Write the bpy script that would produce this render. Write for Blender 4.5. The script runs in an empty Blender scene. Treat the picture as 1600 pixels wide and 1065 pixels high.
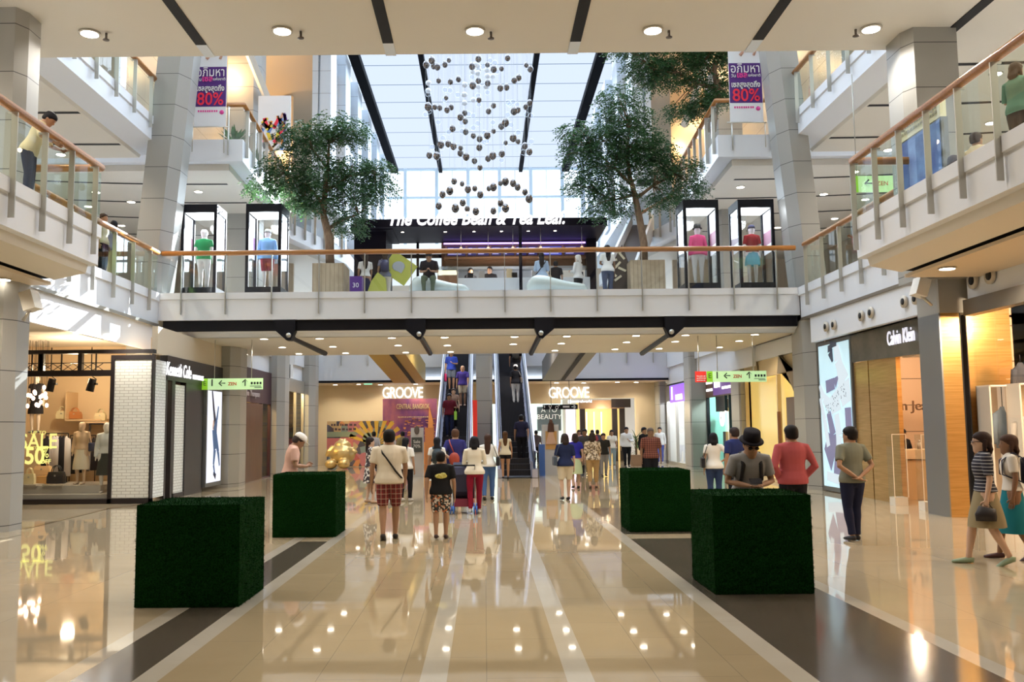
import bpy, math, random
from mathutils import Vector, Matrix
random.seed(7)
sc = bpy.context.scene
C = sc.collection
PI = math.pi

# ------------------------------------------------------------------ camera
F = 1420.0; TH = math.atan(137 / F); RO = 0.009; CH = 1.75; CX = 757 - 137 * RO; CY = 532.5
cd = bpy.data.cameras.new('camera'); cam = bpy.data.objects.new('camera', cd); C.objects.link(cam)
cd.sensor_width = 36; cd.lens = F / 1600 * 36; cd.shift_x = (800 - CX) / 1600; cd.clip_end = 400; cd.clip_start = .05
cam.matrix_world = Matrix.Translation((0, 0, CH)) @ Matrix.Rotation(PI / 2 + TH, 4, 'X') @ Matrix.Rotation(-RO, 4, 'Z')
sc.camera = cam

# ------------------------------------------------------------------ world, sun, exposure
w = bpy.data.worlds.new('sky'); sc.world = w; w.use_nodes = True
bg = w.node_tree.nodes['Background']; bg.inputs[0].default_value = (.80, .88, 1, 1); bg.inputs[1].default_value = 1.75
sd = bpy.data.lights.new('daylight', 'SUN'); sd.energy = 19; sd.angle = 2.0; sd.color = (.80, .90, 1)
sun = bpy.data.objects.new('daylight', sd); C.objects.link(sun)
SUN = Vector((-.1, -.45, -1)).normalized()
sun.rotation_euler = SUN.to_track_quat('-Z', 'Y').to_euler(); sun.location = (30, 60, 40)
sc.view_settings.view_transform = 'Standard'; sc.view_settings.look = 'None'
sc.view_settings.gamma = 1; sc.view_settings.use_curve_mapping = False
sc.view_settings.exposure = 0.30
sc.cycles.max_bounces = 7; sc.cycles.diffuse_bounces = 3; sc.cycles.glossy_bounces = 3
sc.cycles.transparent_max_bounces = 14; sc.cycles.transmission_bounces = 3
sc.cycles.caustics_reflective = False; sc.cycles.caustics_refractive = False
sc.cycles.sample_clamp_indirect = 4; sc.cycles.use_denoising = True

def area(name, loc, rot, sx, sy, power, col=(1, .88, .72)):
    l = bpy.data.lights.new(name, 'AREA'); l.shape = 'RECTANGLE'; l.size = sx; l.size_y = sy; l.energy = power; l.color = col
    o = bpy.data.objects.new(name, l); C.objects.link(o); o.location = loc; o.rotation_euler = rot; return o
WARM = (1, .86, .68)
def spot(loc, power, col=WARM, angle=2.5, size=.12, blend=.6, rot=(0, 0, 0)):
    l = bpy.data.lights.new('spot_lamp', 'SPOT'); l.energy = power; l.color = col; l.spot_size = angle
    l.spot_blend = blend; l.shadow_soft_size = size
    o = bpy.data.objects.new('spot_lamp', l); C.objects.link(o); o.location = loc; o.rotation_euler = rot; return o
def glow(loc, power, col=WARM, size=.15):
    l = bpy.data.lights.new('point_lamp', 'POINT'); l.energy = power; l.color = col; l.shadow_soft_size = size
    o = bpy.data.objects.new('point_lamp', l); C.objects.link(o); o.location = loc; return o

# ------------------------------------------------------------------ measured picture points -> places
def _ray(u, v):
    a = u - CX; b = -(v - CY)
    ar = a * math.cos(RO) + b * math.sin(RO); br = -a * math.sin(RO) + b * math.cos(RO)
    c, s = math.cos(TH), math.sin(TH)
    return Vector((ar, F * c - br * s, F * s + br * c))
def atY(u, v, Y):
    r = _ray(u, v); t = Y / r.y; return Vector((r.x * t, Y, CH + r.z * t))
def atZ(u, v, Z=0.):
    r = _ray(u, v); t = (Z - CH) / r.z; return Vector((r.x * t, r.y * t, Z))
def atX(u, v, X):
    r = _ray(u, v); t = X / r.x; return Vector((X, r.y * t, CH + r.z * t))

# ------------------------------------------------------------------ materials
MATS = {}
def mat(name, col, rough=.5, metal=0., emit=None, es=0., coat=0., spec=.5):
    if name in MATS: return MATS[name]
    m = bpy.data.materials.new(name); m.use_nodes = True
    b = m.node_tree.nodes['Principled BSDF']
    b.inputs['Base Color'].default_value = (*col, 1); b.inputs['Roughness'].default_value = rough
    b.inputs['Metallic'].default_value = metal; b.inputs['Coat Weight'].default_value = coat
    b.inputs['Specular IOR Level'].default_value = spec
    if emit: b.inputs['Emission Color'].default_value = (*emit, 1); b.inputs['Emission Strength'].default_value = es
    MATS[name] = m; return m
def nodes(m): return m.node_tree.nodes, m.node_tree.links, m.node_tree.nodes['Principled BSDF']
def noise_mat(name, c1, c2, scale=8., rough=.6, stretch=(1, 1, 1), bump=0., detail=4, lo=.35, hi=.65, metal=0.):
    if name in MATS: return MATS[name]
    m = mat(name, c1, rough, metal); N, L, b = nodes(m)
    tc = N.new('ShaderNodeTexCoord'); mp = N.new('ShaderNodeMapping'); mp.inputs['Scale'].default_value = stretch
    n = N.new('ShaderNodeTexNoise'); n.inputs['Scale'].default_value = scale; n.inputs['Detail'].default_value = detail
    r = N.new('ShaderNodeValToRGB'); r.color_ramp.elements[0].color = (*c1, 1); r.color_ramp.elements[1].color = (*c2, 1)
    r.color_ramp.elements[0].position = lo; r.color_ramp.elements[1].position = hi
    L.new(tc.outputs['Object'], mp.inputs[0]); L.new(mp.outputs[0], n.inputs['Vector']); L.new(n.outputs['Fac'], r.inputs[0])
    L.new(r.outputs[0], b.inputs['Base Color'])
    if bump:
        bp = N.new('ShaderNodeBump'); bp.inputs['Strength'].default_value = bump; bp.inputs['Distance'].default_value = .01
        L.new(n.outputs['Fac'], bp.inputs['Height']); L.new(bp.outputs[0], b.inputs['Normal'])
    return m
def voro_mat(name, cols, scale=20., rough=.8):
    """patches of several colours (printed cloth, posters)"""
    if name in MATS: return MATS[name]
    m = mat(name, cols[0], rough); N, L, b = nodes(m)
    tc = N.new('ShaderNodeTexCoord'); n = N.new('ShaderNodeTexVoronoi'); n.inputs['Scale'].default_value = scale
    sp = N.new('ShaderNodeSeparateColor'); r = N.new('ShaderNodeValToRGB'); r.color_ramp.interpolation = 'CONSTANT'
    e = r.color_ramp.elements; e[0].color = (*cols[0], 1); e[1].color = (*cols[-1], 1); e[1].position = 1 - 1 / len(cols)
    for i, c in enumerate(cols[1:-1]):
        k = e.new((i + 1) / len(cols)); k.color = (*c, 1)
    L.new(tc.outputs['Object'], n.inputs['Vector']); L.new(n.outputs['Color'], sp.inputs[0]); L.new(sp.outputs[0], r.inputs[0])
    L.new(r.outputs[0], b.inputs['Base Color']); return m
def line_mat(name, col, line, axes, rough=.5, metal=0., width=.012, spec=.5, vary=0., tint=None):
    """panels: thin joints every `step` metres on world axes; axes = {'X': (step, offset), ...}"""
    if name in MATS: return MATS[name]
    m = mat(name, col, rough, metal, spec=spec); N, L, b = nodes(m)
    g = N.new('ShaderNodeNewGeometry'); s = N.new('ShaderNodeSeparateXYZ'); L.new(g.outputs['Position'], s.inputs[0])
    last = None
    for ax, (step, off) in axes.items():
        a = N.new('ShaderNodeMath'); a.operation = 'SUBTRACT'; L.new(s.outputs[ax], a.inputs[0]); a.inputs[1].default_value = off
        d = N.new('ShaderNodeMath'); d.operation = 'DIVIDE'; L.new(a.outputs[0], d.inputs[0]); d.inputs[1].default_value = step
        f = N.new('ShaderNodeMath'); f.operation = 'FRACT'; L.new(d.outputs[0], f.inputs[0])
        l = N.new('ShaderNodeMath'); l.operation = 'LESS_THAN'; L.new(f.outputs[0], l.inputs[0]); l.inputs[1].default_value = width / step
        if last is None: last = l
        else:
            mx = N.new('ShaderNodeMath'); mx.operation = 'MAXIMUM'; L.new(last.outputs[0], mx.inputs[0]); L.new(l.outputs[0], mx.inputs[1]); last = mx
    mix = N.new('ShaderNodeMix'); mix.data_type = 'RGBA'; mix.inputs[6].default_value = (*col, 1); mix.inputs[7].default_value = (*line, 1)
    if vary:
        n = N.new('ShaderNodeTexNoise'); n.inputs['Scale'].default_value = 1.3; n.inputs['Detail'].default_value = 6
        n.inputs['Distortion'].default_value = 1.2
        L.new(g.outputs['Position'], n.inputs['Vector'])
        r = N.new('ShaderNodeValToRGB'); r.color_ramp.elements[0].position = .3; r.color_ramp.elements[1].position = .7
        r.color_ramp.elements[0].color = (*[c * (1 - vary) for c in col], 1); r.color_ramp.elements[1].color = (*(tint or col), 1)
        L.new(n.outputs['Fac'], r.inputs[0]); L.new(r.outputs[0], mix.inputs[6])
    L.new(last.outputs[0], mix.inputs[0]); L.new(mix.outputs[2], b.inputs['Base Color']); return m
def brick_mat(name, c1, c2, mortar, bw, bh, ms=.01, rough=.35, plane='XZ'):
    if name in MATS: return MATS[name]
    m = mat(name, c1, rough); N, L, b = nodes(m)
    g = N.new('ShaderNodeNewGeometry'); s = N.new('ShaderNodeSeparateXYZ'); c = N.new('ShaderNodeCombineXYZ')
    L.new(g.outputs['Position'], s.inputs[0])
    if plane == 'S':
        a = N.new('ShaderNodeMath'); L.new(s.outputs['X'], a.inputs[0]); L.new(s.outputs['Y'], a.inputs[1]); L.new(a.outputs[0], c.inputs[0]); L.new(s.outputs['Z'], c.inputs[1])
    else:
        L.new(s.outputs[plane[0]], c.inputs[0]); L.new(s.outputs[plane[1]], c.inputs[1])
    t = N.new('ShaderNodeTexBrick'); t.inputs['Scale'].default_value = 1; t.inputs['Brick Width'].default_value = bw
    t.inputs['Row Height'].default_value = bh; t.inputs['Mortar Size'].default_value = ms; t.inputs['Mortar Smooth'].default_value = .1
    t.inputs['Color1'].default_value = (*c1, 1); t.inputs['Color2'].default_value = (*c2, 1); t.inputs['Mortar'].default_value = (*mortar, 1)
    L.new(c.outputs[0], t.inputs['Vector']); L.new(t.outputs['Color'], b.inputs['Base Color']); return m
def emit_mat(name, col, s=3.):
    return mat(name, (0.02, 0.02, 0.02) if s > .8 else col, .5, emit=col, es=s)
def glass_mat(name, tint=(.93, .98, .96), k=.10, rough=0., ior=1.45):
    if name in MATS: return MATS[name]
    m = bpy.data.materials.new(name); m.use_nodes = True; N = m.node_tree.nodes; L = m.node_tree.links; N.clear()
    o = N.new('ShaderNodeOutputMaterial'); t = N.new('ShaderNodeBsdfTransparent'); t.inputs[0].default_value = (*tint, 1)
    g = N.new('ShaderNodeBsdfGlossy'); g.inputs['Roughness'].default_value = rough
    f_ = N.new('ShaderNodeLayerWeight'); f_.inputs['Blend'].default_value = .5; f = N.new('ShaderNodeMath'); f.operation = 'POWER'; f.inputs[1].default_value = 4.5; L.new(f_.outputs['Facing'], f.inputs[0])
    a = N.new('ShaderNodeMath'); a.operation = 'MULTIPLY_ADD'; a.inputs[1].default_value = .75; a.inputs[2].default_value = k; a.use_clamp = True
    mx = N.new('ShaderNodeMixShader'); L.new(f.outputs[0], a.inputs[0]); L.new(a.outputs[0], mx.inputs[0])
    L.new(t.outputs[0], mx.inputs[1]); L.new(g.outputs[0], mx.inputs[2]); L.new(mx.outputs[0], o.inputs[0]); MATS[name] = m; return m

def plaid_mat(name, base, c1, c2, step=.11):
    if name in MATS: return MATS[name]
    m = mat(name, base, .9); N, L, b = nodes(m); tc = N.new('ShaderNodeTexCoord'); s = N.new('ShaderNodeSeparateXYZ'); L.new(tc.outputs['Object'], s.inputs[0])
    cur = None
    for ax, c, wd, f_ in (('X', c1, .42, .75), ('Z', c1, .42, .5), ('X', c2, .10, .8), ('Z', c2, .10, .8)):
        d = N.new('ShaderNodeMath'); d.operation = 'MULTIPLY_ADD'; d.inputs[1].default_value = 1 / step; d.inputs[2].default_value = 10.2 + (.45 if wd < .2 else 0); L.new(s.outputs[ax], d.inputs[0])
        f = N.new('ShaderNodeMath'); f.operation = 'FRACT'; L.new(d.outputs[0], f.inputs[0]); l = N.new('ShaderNodeMath'); l.operation = 'LESS_THAN'; l.inputs[1].default_value = wd; L.new(f.outputs[0], l.inputs[0])
        k = N.new('ShaderNodeMath'); k.operation = 'MULTIPLY'; k.inputs[1].default_value = f_; L.new(l.outputs[0], k.inputs[0])
        mx = N.new('ShaderNodeMix'); mx.data_type = 'RGBA'; mx.inputs[6].default_value = (*base, 1); mx.inputs[7].default_value = (*c, 1); L.new(k.outputs[0], mx.inputs[0])
        if cur: L.new(cur.outputs[2], mx.inputs[6])
        cur = mx
    L.new(cur.outputs[2], b.inputs['Base Color']); return m
def scribble(cx, cz, w, h, rows, Y, m, parent, seed=1, name='small_writing', ax='Y'):
    """rows of short strokes: writing too small to read"""
    rnd = random.Random(seed); g = G()
    for r in range(rows):
        z = cz + h / 2 - (r + .5) * h / rows; x = cx - w / 2
        while x < cx + w / 2 - .01:
            q = rnd.uniform(.4, 1.1) * h / rows; k = (x, x + q * .7, Y - .002, Y + .002) if ax == 'Y' else (Y - .002, Y + .002, x, x + q * .7)
            g.box(*k, z - h / rows * .28, z + h / rows * .28 * rnd.uniform(.4, 1)); x += q
    return g.obj(name, m, parent)

# ------------------------------------------------------------------ mesh collector
class G:
    def __init__(s): s.v = []; s.f = []; s.m = []; s.sm = []
    def add(s, vs, fs, mi=0, smooth=False):
        k = len(s.v); s.v += [tuple(v) for v in vs]; s.f += [tuple(k + i for i in f) for f in fs]; s.m += [mi] * len(fs); s.sm += [smooth] * len(fs); return s
    def box(s, x0, x1, y0, y1, z0, z1, mi=0):
        v = [(x, y, z) for z in (z0, z1) for y in (y0, y1) for x in (x0, x1)]
        return s.add(v, [(0, 2, 3, 1), (4, 5, 7, 6), (0, 1, 5, 4), (2, 6, 7, 3), (0, 4, 6, 2), (1, 3, 7, 5)], mi)
    def rbox(s, c, sx, sy, sz, R=None, mi=0):
        R = R or Matrix.Identity(3); c = Vector(c)
        v = [c + R @ Vector((x * sx / 2, y * sy / 2, z * sz / 2)) for z in (-1, 1) for y in (-1, 1) for x in (-1, 1)]
        return s.add(v, [(0, 2, 3, 1), (4, 5, 7, 6), (0, 1, 5, 4), (2, 6, 7, 3), (0, 4, 6, 2), (1, 3, 7, 5)], mi)
    def prism(s, poly, a0, a1, axis='Z', mi=0):
        """poly: 2D points; axis Z: (x,y); axis Y: (x,z); axis X: (y,z)"""
        P = {'Z': lambda p, a: (p[0], p[1], a), 'Y': lambda p, a: (p[0], a, p[1]), 'X': lambda p, a: (a, p[0], p[1])}[axis]
        n = len(poly); v = [P(p, a0) for p in poly] + [P(p, a1) for p in poly]
        return s.add(v, [tuple(range(n))[::-1], tuple(range(n, 2 * n))] + [(i, (i + 1) % n, n + (i + 1) % n, n + i) for i in range(n)], mi)
    def quad(s, a, b, c, d, mi=0): return s.add([a, b, c, d], [(0, 1, 2, 3)], mi)
    def loft(s, rings, caps=True, mi=0, smooth=True):
        n = len(rings[0]); v = [p for r in rings for p in r]; f = []
        for k in range(len(rings) - 1):
            for i in range(n):
                j = (i + 1) % n; f.append((k * n + i, k * n + j, (k + 1) * n + j, (k + 1) * n + i))
        if caps: f.append(tuple(range(n))[::-1]); f.append(tuple(len(v) - n + i for i in range(n)))
        return s.add(v, f, mi, smooth)
    def tube(s, pts, rad, n=10, mi=0, smooth=True, caps=True, flat=None):
        """tube through pts; rad a number or list of r or (rx, ry); flat = preferred direction of rx"""
        pts = [Vector(p) for p in pts]; R = rad if isinstance(rad, list) else [rad] * len(pts)
        rings = []; up = None
        for i, p in enumerate(pts):
            a = pts[max(i - 1, 0)]; b = pts[min(i + 1, len(pts) - 1)]; t = (b - a)
            t = t.normalized() if t.length > 1e-9 else Vector((0, 0, 1))
            if up is None:
                ref = Vector(flat) if flat else (Vector((1, 0, 0)) if abs(t.x) < .9 else Vector((0, 1, 0)))
            else: ref = up
            x = (ref - t * ref.dot(t)); x = x.normalized() if x.length > 1e-6 else t.orthogonal().normalized(); up = x; y = t.cross(x)
            r = R[i]; rx, ry = r if isinstance(r, (list, tuple)) else (r, r)
            rings.append([p + x * rx * math.cos(2 * PI * k / n) + y * ry * math.sin(2 * PI * k / n) for k in range(n)])
        return s.loft(rings, caps, mi, smooth)
    def ell(s, c, rx, ry, rz, R=None, nu=14, nv=8, mi=0):
        c = Vector(c); v = []; f = []; R = R or Matrix.Identity(3)
        for j in range(1, nv):
            a = PI * j / nv
            for i in range(nu):
                b = 2 * PI * i / nu; v.append(c + R @ Vector((rx * math.sin(a) * math.cos(b), ry * math.sin(a) * math.sin(b), rz * math.cos(a))))
        for j in range(nv - 2):
            for i in range(nu):
                k = (i + 1) % nu; f.append((j * nu + i, (j + 1) * nu + i, (j + 1) * nu + k, j * nu + k))
        t = len(v); v += [c + R @ Vector((0, 0, rz)), c + R @ Vector((0, 0, -rz))]
        for i in range(nu):
            k = (i + 1) % nu; f.append((t, i, k)); f.append((t + 1, (nv - 2) * nu + k, (nv - 2) * nu + i))
        return s.add(v, f, mi, True)
    def cyl(s, c, r, h, n=20, mi=0, axis=(0, 0, 1), r2=None, smooth=True):
        c = Vector(c); a = Vector(axis).normalized(); x = a.orthogonal().normalized(); y = a.cross(x); r2 = r if r2 is None else r2
        rings = [[c + x * q * math.cos(2 * PI * i / n) + y * q * math.sin(2 * PI * i / n) + a * z for i in range(n)] for q, z in ((r, 0), (r2, h))]
        return s.loft(rings, True, mi, smooth)
    def mesh(s, name, mats):
        me = bpy.data.meshes.new(name); me.from_pydata(s.v, [], s.f)
        for m in (mats if isinstance(mats, (list, tuple)) else [mats]): me.materials.append(m)
        me.polygons.foreach_set('material_index', s.m); me.polygons.foreach_set('use_smooth', s.sm); me.update(); return me
    def obj(s, name, mats, parent=None):
        o = bpy.data.objects.new(name, s.mesh(name, mats)); C.objects.link(o)
        if parent is not None: attach(o, parent)
        return o
def attach(o, parent):
    """child keeps its world place"""
    o.parent = parent; o.matrix_parent_inverse = wm(parent).inverted()
def wm(o):
    m = Matrix.LocRotScale(o.location, o.rotation_euler, o.scale)
    return (wm(o.parent) @ o.matrix_parent_inverse @ m) if o.parent else m
def tag(o, label=None, cat=None, group=None, kind=None):
    if label: o['label'] = label
    if cat: o['category'] = cat
    if group: o['group'] = group
    if kind: o['kind'] = kind
    return o
def thing(name, label, cat, loc=(0, 0, 0), rz=0, group=None):
    o = bpy.data.objects.new(name, None); C.objects.link(o); o.location = loc; o.rotation_euler = (0, 0, rz); o.empty_display_size = .1
    return tag(o, label, cat, group)
def struct(name, g, m): return tag(g.obj(name, m), kind='structure')
TRN = [0]
def trim(g, m):
    TRN[0] += 1; return struct('trim_%d' % TRN[0], g, m)
def kids(o): return [x for x in bpy.data.objects if x.parent == o]
def copy_tree(o, parent=None, ch=None):
    c = o.copy(); C.objects.link(c)
    if parent is not None: c.parent = parent
    for k in (ch if ch is not None else kids(o)): copy_tree(k, c)
    return c
def rm(axis, a): return Matrix.Rotation(a, 3, axis)
def text(body, size, loc, m, parent=None, rot=(PI / 2, 0, 0), ext=.01, bold=0., shear=0., align='CENTER', name='lettering', sx=1., spacing=1., aligny='CENTER', lines=1., fit=None):
    c = bpy.data.curves.new(name, 'FONT'); c.body = body; c.size = size; c.extrude = ext; c.offset = bold; c.shear = shear
    c.align_x = align; c.align_y = aligny; c.space_character = spacing; c.space_line = lines; c.resolution_u = 3
    t = bpy.data.objects.new(name, c); dg = bpy.context.evaluated_depsgraph_get(); C.objects.link(t); dg.update()
    me = bpy.data.meshes.new_from_object(t.evaluated_get(dg)); bpy.data.objects.remove(t); bpy.data.curves.remove(c)
    me.materials.clear(); me.materials.append(m)
    for p in me.polygons: p.material_index = 0
    o = bpy.data.objects.new(name, me); C.objects.link(o); o.location = loc; o.rotation_euler = rot; o.scale = (sx, 1, 1)
    if fit and me.vertices:
        wd = max(v.co.x for v in me.vertices) - min(v.co.x for v in me.vertices); o.scale = (fit / wd, 1, 1)
    if parent is not None: attach(o, parent)
    return o

# ------------------------------------------------------------------ shared materials
WHITE = mat('white_paint', (.77, .80, .85), .35)
SOFFIT = mat('soffit_paint', (.74, .70, .62), .6)
TAN = mat('tan_ceiling', (.72, .60, .44), .5)
PANEL = line_mat('grey_metal_panel', (.345, .34, .315), (.06, .06, .06), {'Z': (.92, .1)}, .35, 0., .016)
PANELL = line_mat('light_metal_panel', (.62, .66, .70), (.1, .1, .1), {'Z': (1.3, .4)}, .25, .3, .014)
BLACK = mat('black_metal', (.006, .006, .010), .5, spec=.2)
DARKGAP = mat('dark_slot', (.01, .01, .012), .8)
STEEL = mat('satin_steel', (.50, .49, .45), .32, .75)
WOODR = noise_mat('handrail_wood', (.34, .14, .035), (.46, .20, .05), 6, .3, (.3, 6, 6))
GLASS = glass_mat('clear_glass', (.95, .98, .97), .06, 0., 1.3)
GGLASS = glass_mat('green_glass', (.86, .95, .90), .06, 0., 1.3)
SHOPGLASS = glass_mat('shop_glass', (.97, .98, .97), .05, 0., 1.16)
GOLD = noise_mat('brushed_gold', (.60, .36, .12), (.72, .46, .18), 3, .28, (.5, .5, 12), metal=.8, bump=.05)
LAMP = emit_mat('lamp_glow', (1, .90, .74), 14)
CREAM = mat('cream_paint', (.80, .66, .42), .5)
# ================================================================== the setting
# floor: beige marble with white bands and dark strips
def floor_mat(name, c1, c2, joint, bw, bh, rough=.035, vein=.5):
    m = mat(name, c1, rough, spec=.55); N, L, b = nodes(m)
    g = N.new('ShaderNodeNewGeometry'); s = N.new('ShaderNodeSeparateXYZ'); c = N.new('ShaderNodeCombineXYZ')
    L.new(g.outputs['Position'], s.inputs[0]); L.new(s.outputs['Y'], c.inputs[0]); L.new(s.outputs['X'], c.inputs[1])
    t = N.new('ShaderNodeTexBrick'); t.inputs['Scale'].default_value = 1; t.inputs['Brick Width'].default_value = bw
    t.inputs['Row Height'].default_value = bh; t.inputs['Mortar Size'].default_value = .003; t.inputs['Mortar Smooth'].default_value = 0
    t.inputs['Color1'].default_value = (*c1, 1); t.inputs['Color2'].default_value = (*c2, 1); t.inputs['Mortar'].default_value = (*joint, 1)
    n = N.new('ShaderNodeTexNoise'); n.inputs['Scale'].default_value = .8; n.inputs['Detail'].default_value = 7; n.inputs['Distortion'].default_value = 1.5
    r = N.new('ShaderNodeValToRGB'); r.color_ramp.elements[0].position = .3; r.color_ramp.elements[0].color = (.86, .84, .80, 1)
    r.color_ramp.elements[1].position = .62; r.color_ramp.elements[1].color = (1, 1, 1, 1)
    mx = N.new('ShaderNodeMix'); mx.data_type = 'RGBA'; mx.blend_type = 'MULTIPLY'; mx.inputs[0].default_value = vein
    L.new(c.outputs[0], t.inputs['Vector']); L.new(g.outputs['Position'], n.inputs['Vector']); L.new(n.outputs['Fac'], r.inputs[0])
    L.new(t.outputs['Color'], mx.inputs[6]); L.new(r.outputs[0], mx.inputs[7]); L.new(mx.outputs[2], b.inputs['Base Color'])
    w = N.new('ShaderNodeTexNoise'); w.inputs['Scale'].default_value = 1.1; w.inputs['Detail'].default_value = 1
    bp = N.new('ShaderNodeBump'); bp.inputs['Strength'].default_value = .025; bp.inputs['Distance'].default_value = .03
    L.new(g.outputs['Position'], w.inputs['Vector']); L.new(w.outputs['Fac'], bp.inputs['Height']); L.new(bp.outputs[0], b.inputs['Normal'])
    return m
FL = [floor_mat('beige_marble', (.44, .345, .215), (.415, .325, .20), (.30, .24, .16), 1.2, .6),
      floor_mat('white_marble_band', (.54, .49, .41), (.52, .47, .39), (.45, .4, .34), 2.4, 4.),
      floor_mat('dark_stone_strip', (.105, .085, .066), (.095, .078, .06), (.09, .07, .055), 1.2, .6, .12),
      floor_mat('pale_marble', (.49, .40, .27), (.47, .38, .255), (.34, .28, .2), 2.4, 1.5),
      floor_mat('brown_border', (.30, .19, .10), (.28, .18, .1), (.2, .12, .07), 2.4, 4.)]
def Fl(g, xs, y0, y1):
    for x0, x1, k in xs: g.quad((x0, y0, 0), (x1, y0, 0), (x1, y1, 0), (x0, y1, 0), k)
g = G()
near = [(-15, -3.12, 3), (-3.12, -2.95, 1), (-2.95, -2.50, 2), (-2.50, -2.32, 1), (-2.32, -.47, 0), (-.47, -.28, 1), (-.28, .56, 0), (.56, .75, 1), (.75, 2.10, 0), (2.10, 2.29, 1), (2.29, 3.58, 2), (3.58, 3.76, 1), (3.76, 15, 3)]
def swap(l, a, b): return [(x0, x1, b if k == a else k) for x0, x1, k in l]
Fl(g, near, -6, 12.2); Fl(g, near, 12.2, 14.6)
Fl(g, swap(near, 2, 3), 14.6, 15.2)
mid = [(x0, x1, (3 if (k == 2 and x0 < 0) else k)) for x0, x1, k in near]
Fl(g, mid, 15.2, 20.2)
Fl(g, swap(near, 2, 0), 20.2, 48)
Fl(g, [(-18, -15, 3), (15, 18, 3)], -6, 48)
floor = struct('floor', g, FL)
g = G(); g.quad((-8.50, 16.9, .004), (-8.40, 16.9, .004), (-8.62, 21.3, .004), (-8.72, 21.3, .004)); g.quad((-8.72, 21.3, .004), (-8.62, 21.3, .004), (-8.1, 22.4, .004), (-8.2, 22.5, .004)); trim(g, FL[4])
# groove retail floor beyond
L2, L3 = 5.65, 10.8
# ---- level 2 bridge
g = G(); g.prism([(25.5, 4.87), (25.5, 5.45), (25.47, 5.47), (25.47, L2), (32.3, L2), (32.3, 4.42), (26.0, 4.42), (25.9, 4.52), (25.75, 4.57), (25.75, 4.87)], -9.2, 8.95, 'X')
struct('floor_bridge', g, WHITE)
g = G(); g.box(-9.1, 8.9, 25.62, 25.76, 4.57, 4.87); struct('beam_bridge', g, BLACK)
g = G(); g.quad((-9.2, 26.0, 4.41), (8.95, 26.0, 4.41), (8.95, 32.3, 4.41), (-9.2, 32.3, 4.41)); struct('ceiling_bridge', g, SOFFIT)
# struts beneath: bracket on the beam with a raking black arm running back
for u, u2 in ((448, 508), (650, 672), (850, 830), (1052, 1003)):
    a = atY(u, 508, 25.7)
    t = thing('bracing_bracket', 'black steel bracket below the bridge edge', 'bracket', (a.x, 25.6, 4.55))
    t['label'] = {448: 'black steel bracket under the bridge edge, leftmost of the four', 650: 'black steel bracket under the bridge just left of the escalators',
                  850: 'black steel bracket under the bridge just right of the escalators', 1052: 'black steel bracket under the bridge edge, rightmost of the four'}[u]
    t['group'] = 'brackets under the bridge'
    g = G(); s = 1 if u2 > u else -1
    g.prism([(a.x - .28, 4.86), (a.x + .28, 4.86), (a.x + .28, 4.56), (a.x + .06 + .1 * s, 4.28), (a.x - .06 + .1 * s, 4.28), (a.x - .28, 4.56)], 25.5, 25.8, 'Y'); g.obj('bracket_plate', BLACK, t)
    b = atZ(u2, 551, 4.38)
    g = G(); g.tube([(a.x + .1 * s, 25.6, 4.42), (b.x, b.y, 4.36)], (.09), 6, smooth=False); g.obj('strut', BLACK, t)
    g = G(); g.cyl((a.x + .1 * s, 25.46, 4.42), .07, .05, axis=(0, 1, 0)); g.obj('pin', STEEL, t)
# ---- level 2 galleries left and right (near parts jut out)
def gallery(s, xn, xf, nm):
    X = lambda v: s * v
    g = G()
    P = lambda pts: [(X(a), b) for a, b in pts]
    g.prism(P([(xn, 4.9), (xn, 5.40), (xn - .05, 5.42), (xn - .05, L2), (16, L2), (16, 5.0), (xn + .12, 4.88)]), -6, 17.0, 'Y')
    g.prism(P([(xf, 4.72), (xf, 5.40), (xf - .04, 5.42), (xf - .04, L2), (16, L2), (16, 4.72)]), 17.0, 46, 'Y')
    struct('floor_' + nm, g, WHITE)
    g = G(); g.prism(P([(xn + .12, 4.88), (xn + .16, 4.72), (xn + .75, 4.60), (xn + .75, 4.9)]), -6, 16.85, 'Y')
    g.prism(P([(xn + .80, 4.50), (xn + .80, 4.56), (16, 4.56), (16, 4.50)]), -6, 16.85, 'Y', 1)
    struct('ceiling_' + nm + '_near', g, [SOFFIT, TAN])
    g = G(); g.prism(P([(xn + .7, 4.9), (xn + 1.5, 4.9), (xn + 1.5, 4.60), (xn + .7, 4.62)]), -6, 16.8, 'Y'); trim(g, DARKGAP)
gallery(-1, 7.3, 9.2, 'left'); gallery(1, 7.1, 8.95, 'right')
# bulkhead bands above the shops, with steel lines
g = G(); g.box(-9.25, -9.15, 17.2, 25.2, 3.98, 4.70); struct('wall_left_band', g, WHITE)
g = G(); g.box(-9.3, -9.08, 17.0, 25.3, 4.66, 4.74); trim(g, STEEL)
g = G(); g.box(8.9, 9.05, 17.9, 24.6, 4.0, 4.72); g.box(9.3, 9.45, 6, 17.3, 4.1, 4.55); struct('wall_right_band', g, WHITE)
g = G(); g.box(8.86, 9.0, 17.3, 25.2, 4.68, 4.75); g.box(9.2, 9.42, 6, 17.3, 3.82, 4.12); trim(g, mat('bronze_trim', (.25, .22, .18), .35, .6))
# far level-1 bulkheads beyond the bridge, both sides
for s, x in ((-1, -8.35), (1, 9.0)):
    g = G()
    for k, (y0, y1) in enumerate(((33.2, 38.2), (39.4, 44.5))):
        g.box(x - .06, x + .06, y0 - 3 * (k == 0), y1, 3.75, 4.6); g.box(x - .35 if s < 0 else x - .15, x + .15 if s < 0 else x + .35, y0 - 3 * (k == 0), y1, 4.6, 5.6)
    struct('wall_%s_far_band' % ('left' if s < 0 else 'right'), g, WHITE)
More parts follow.
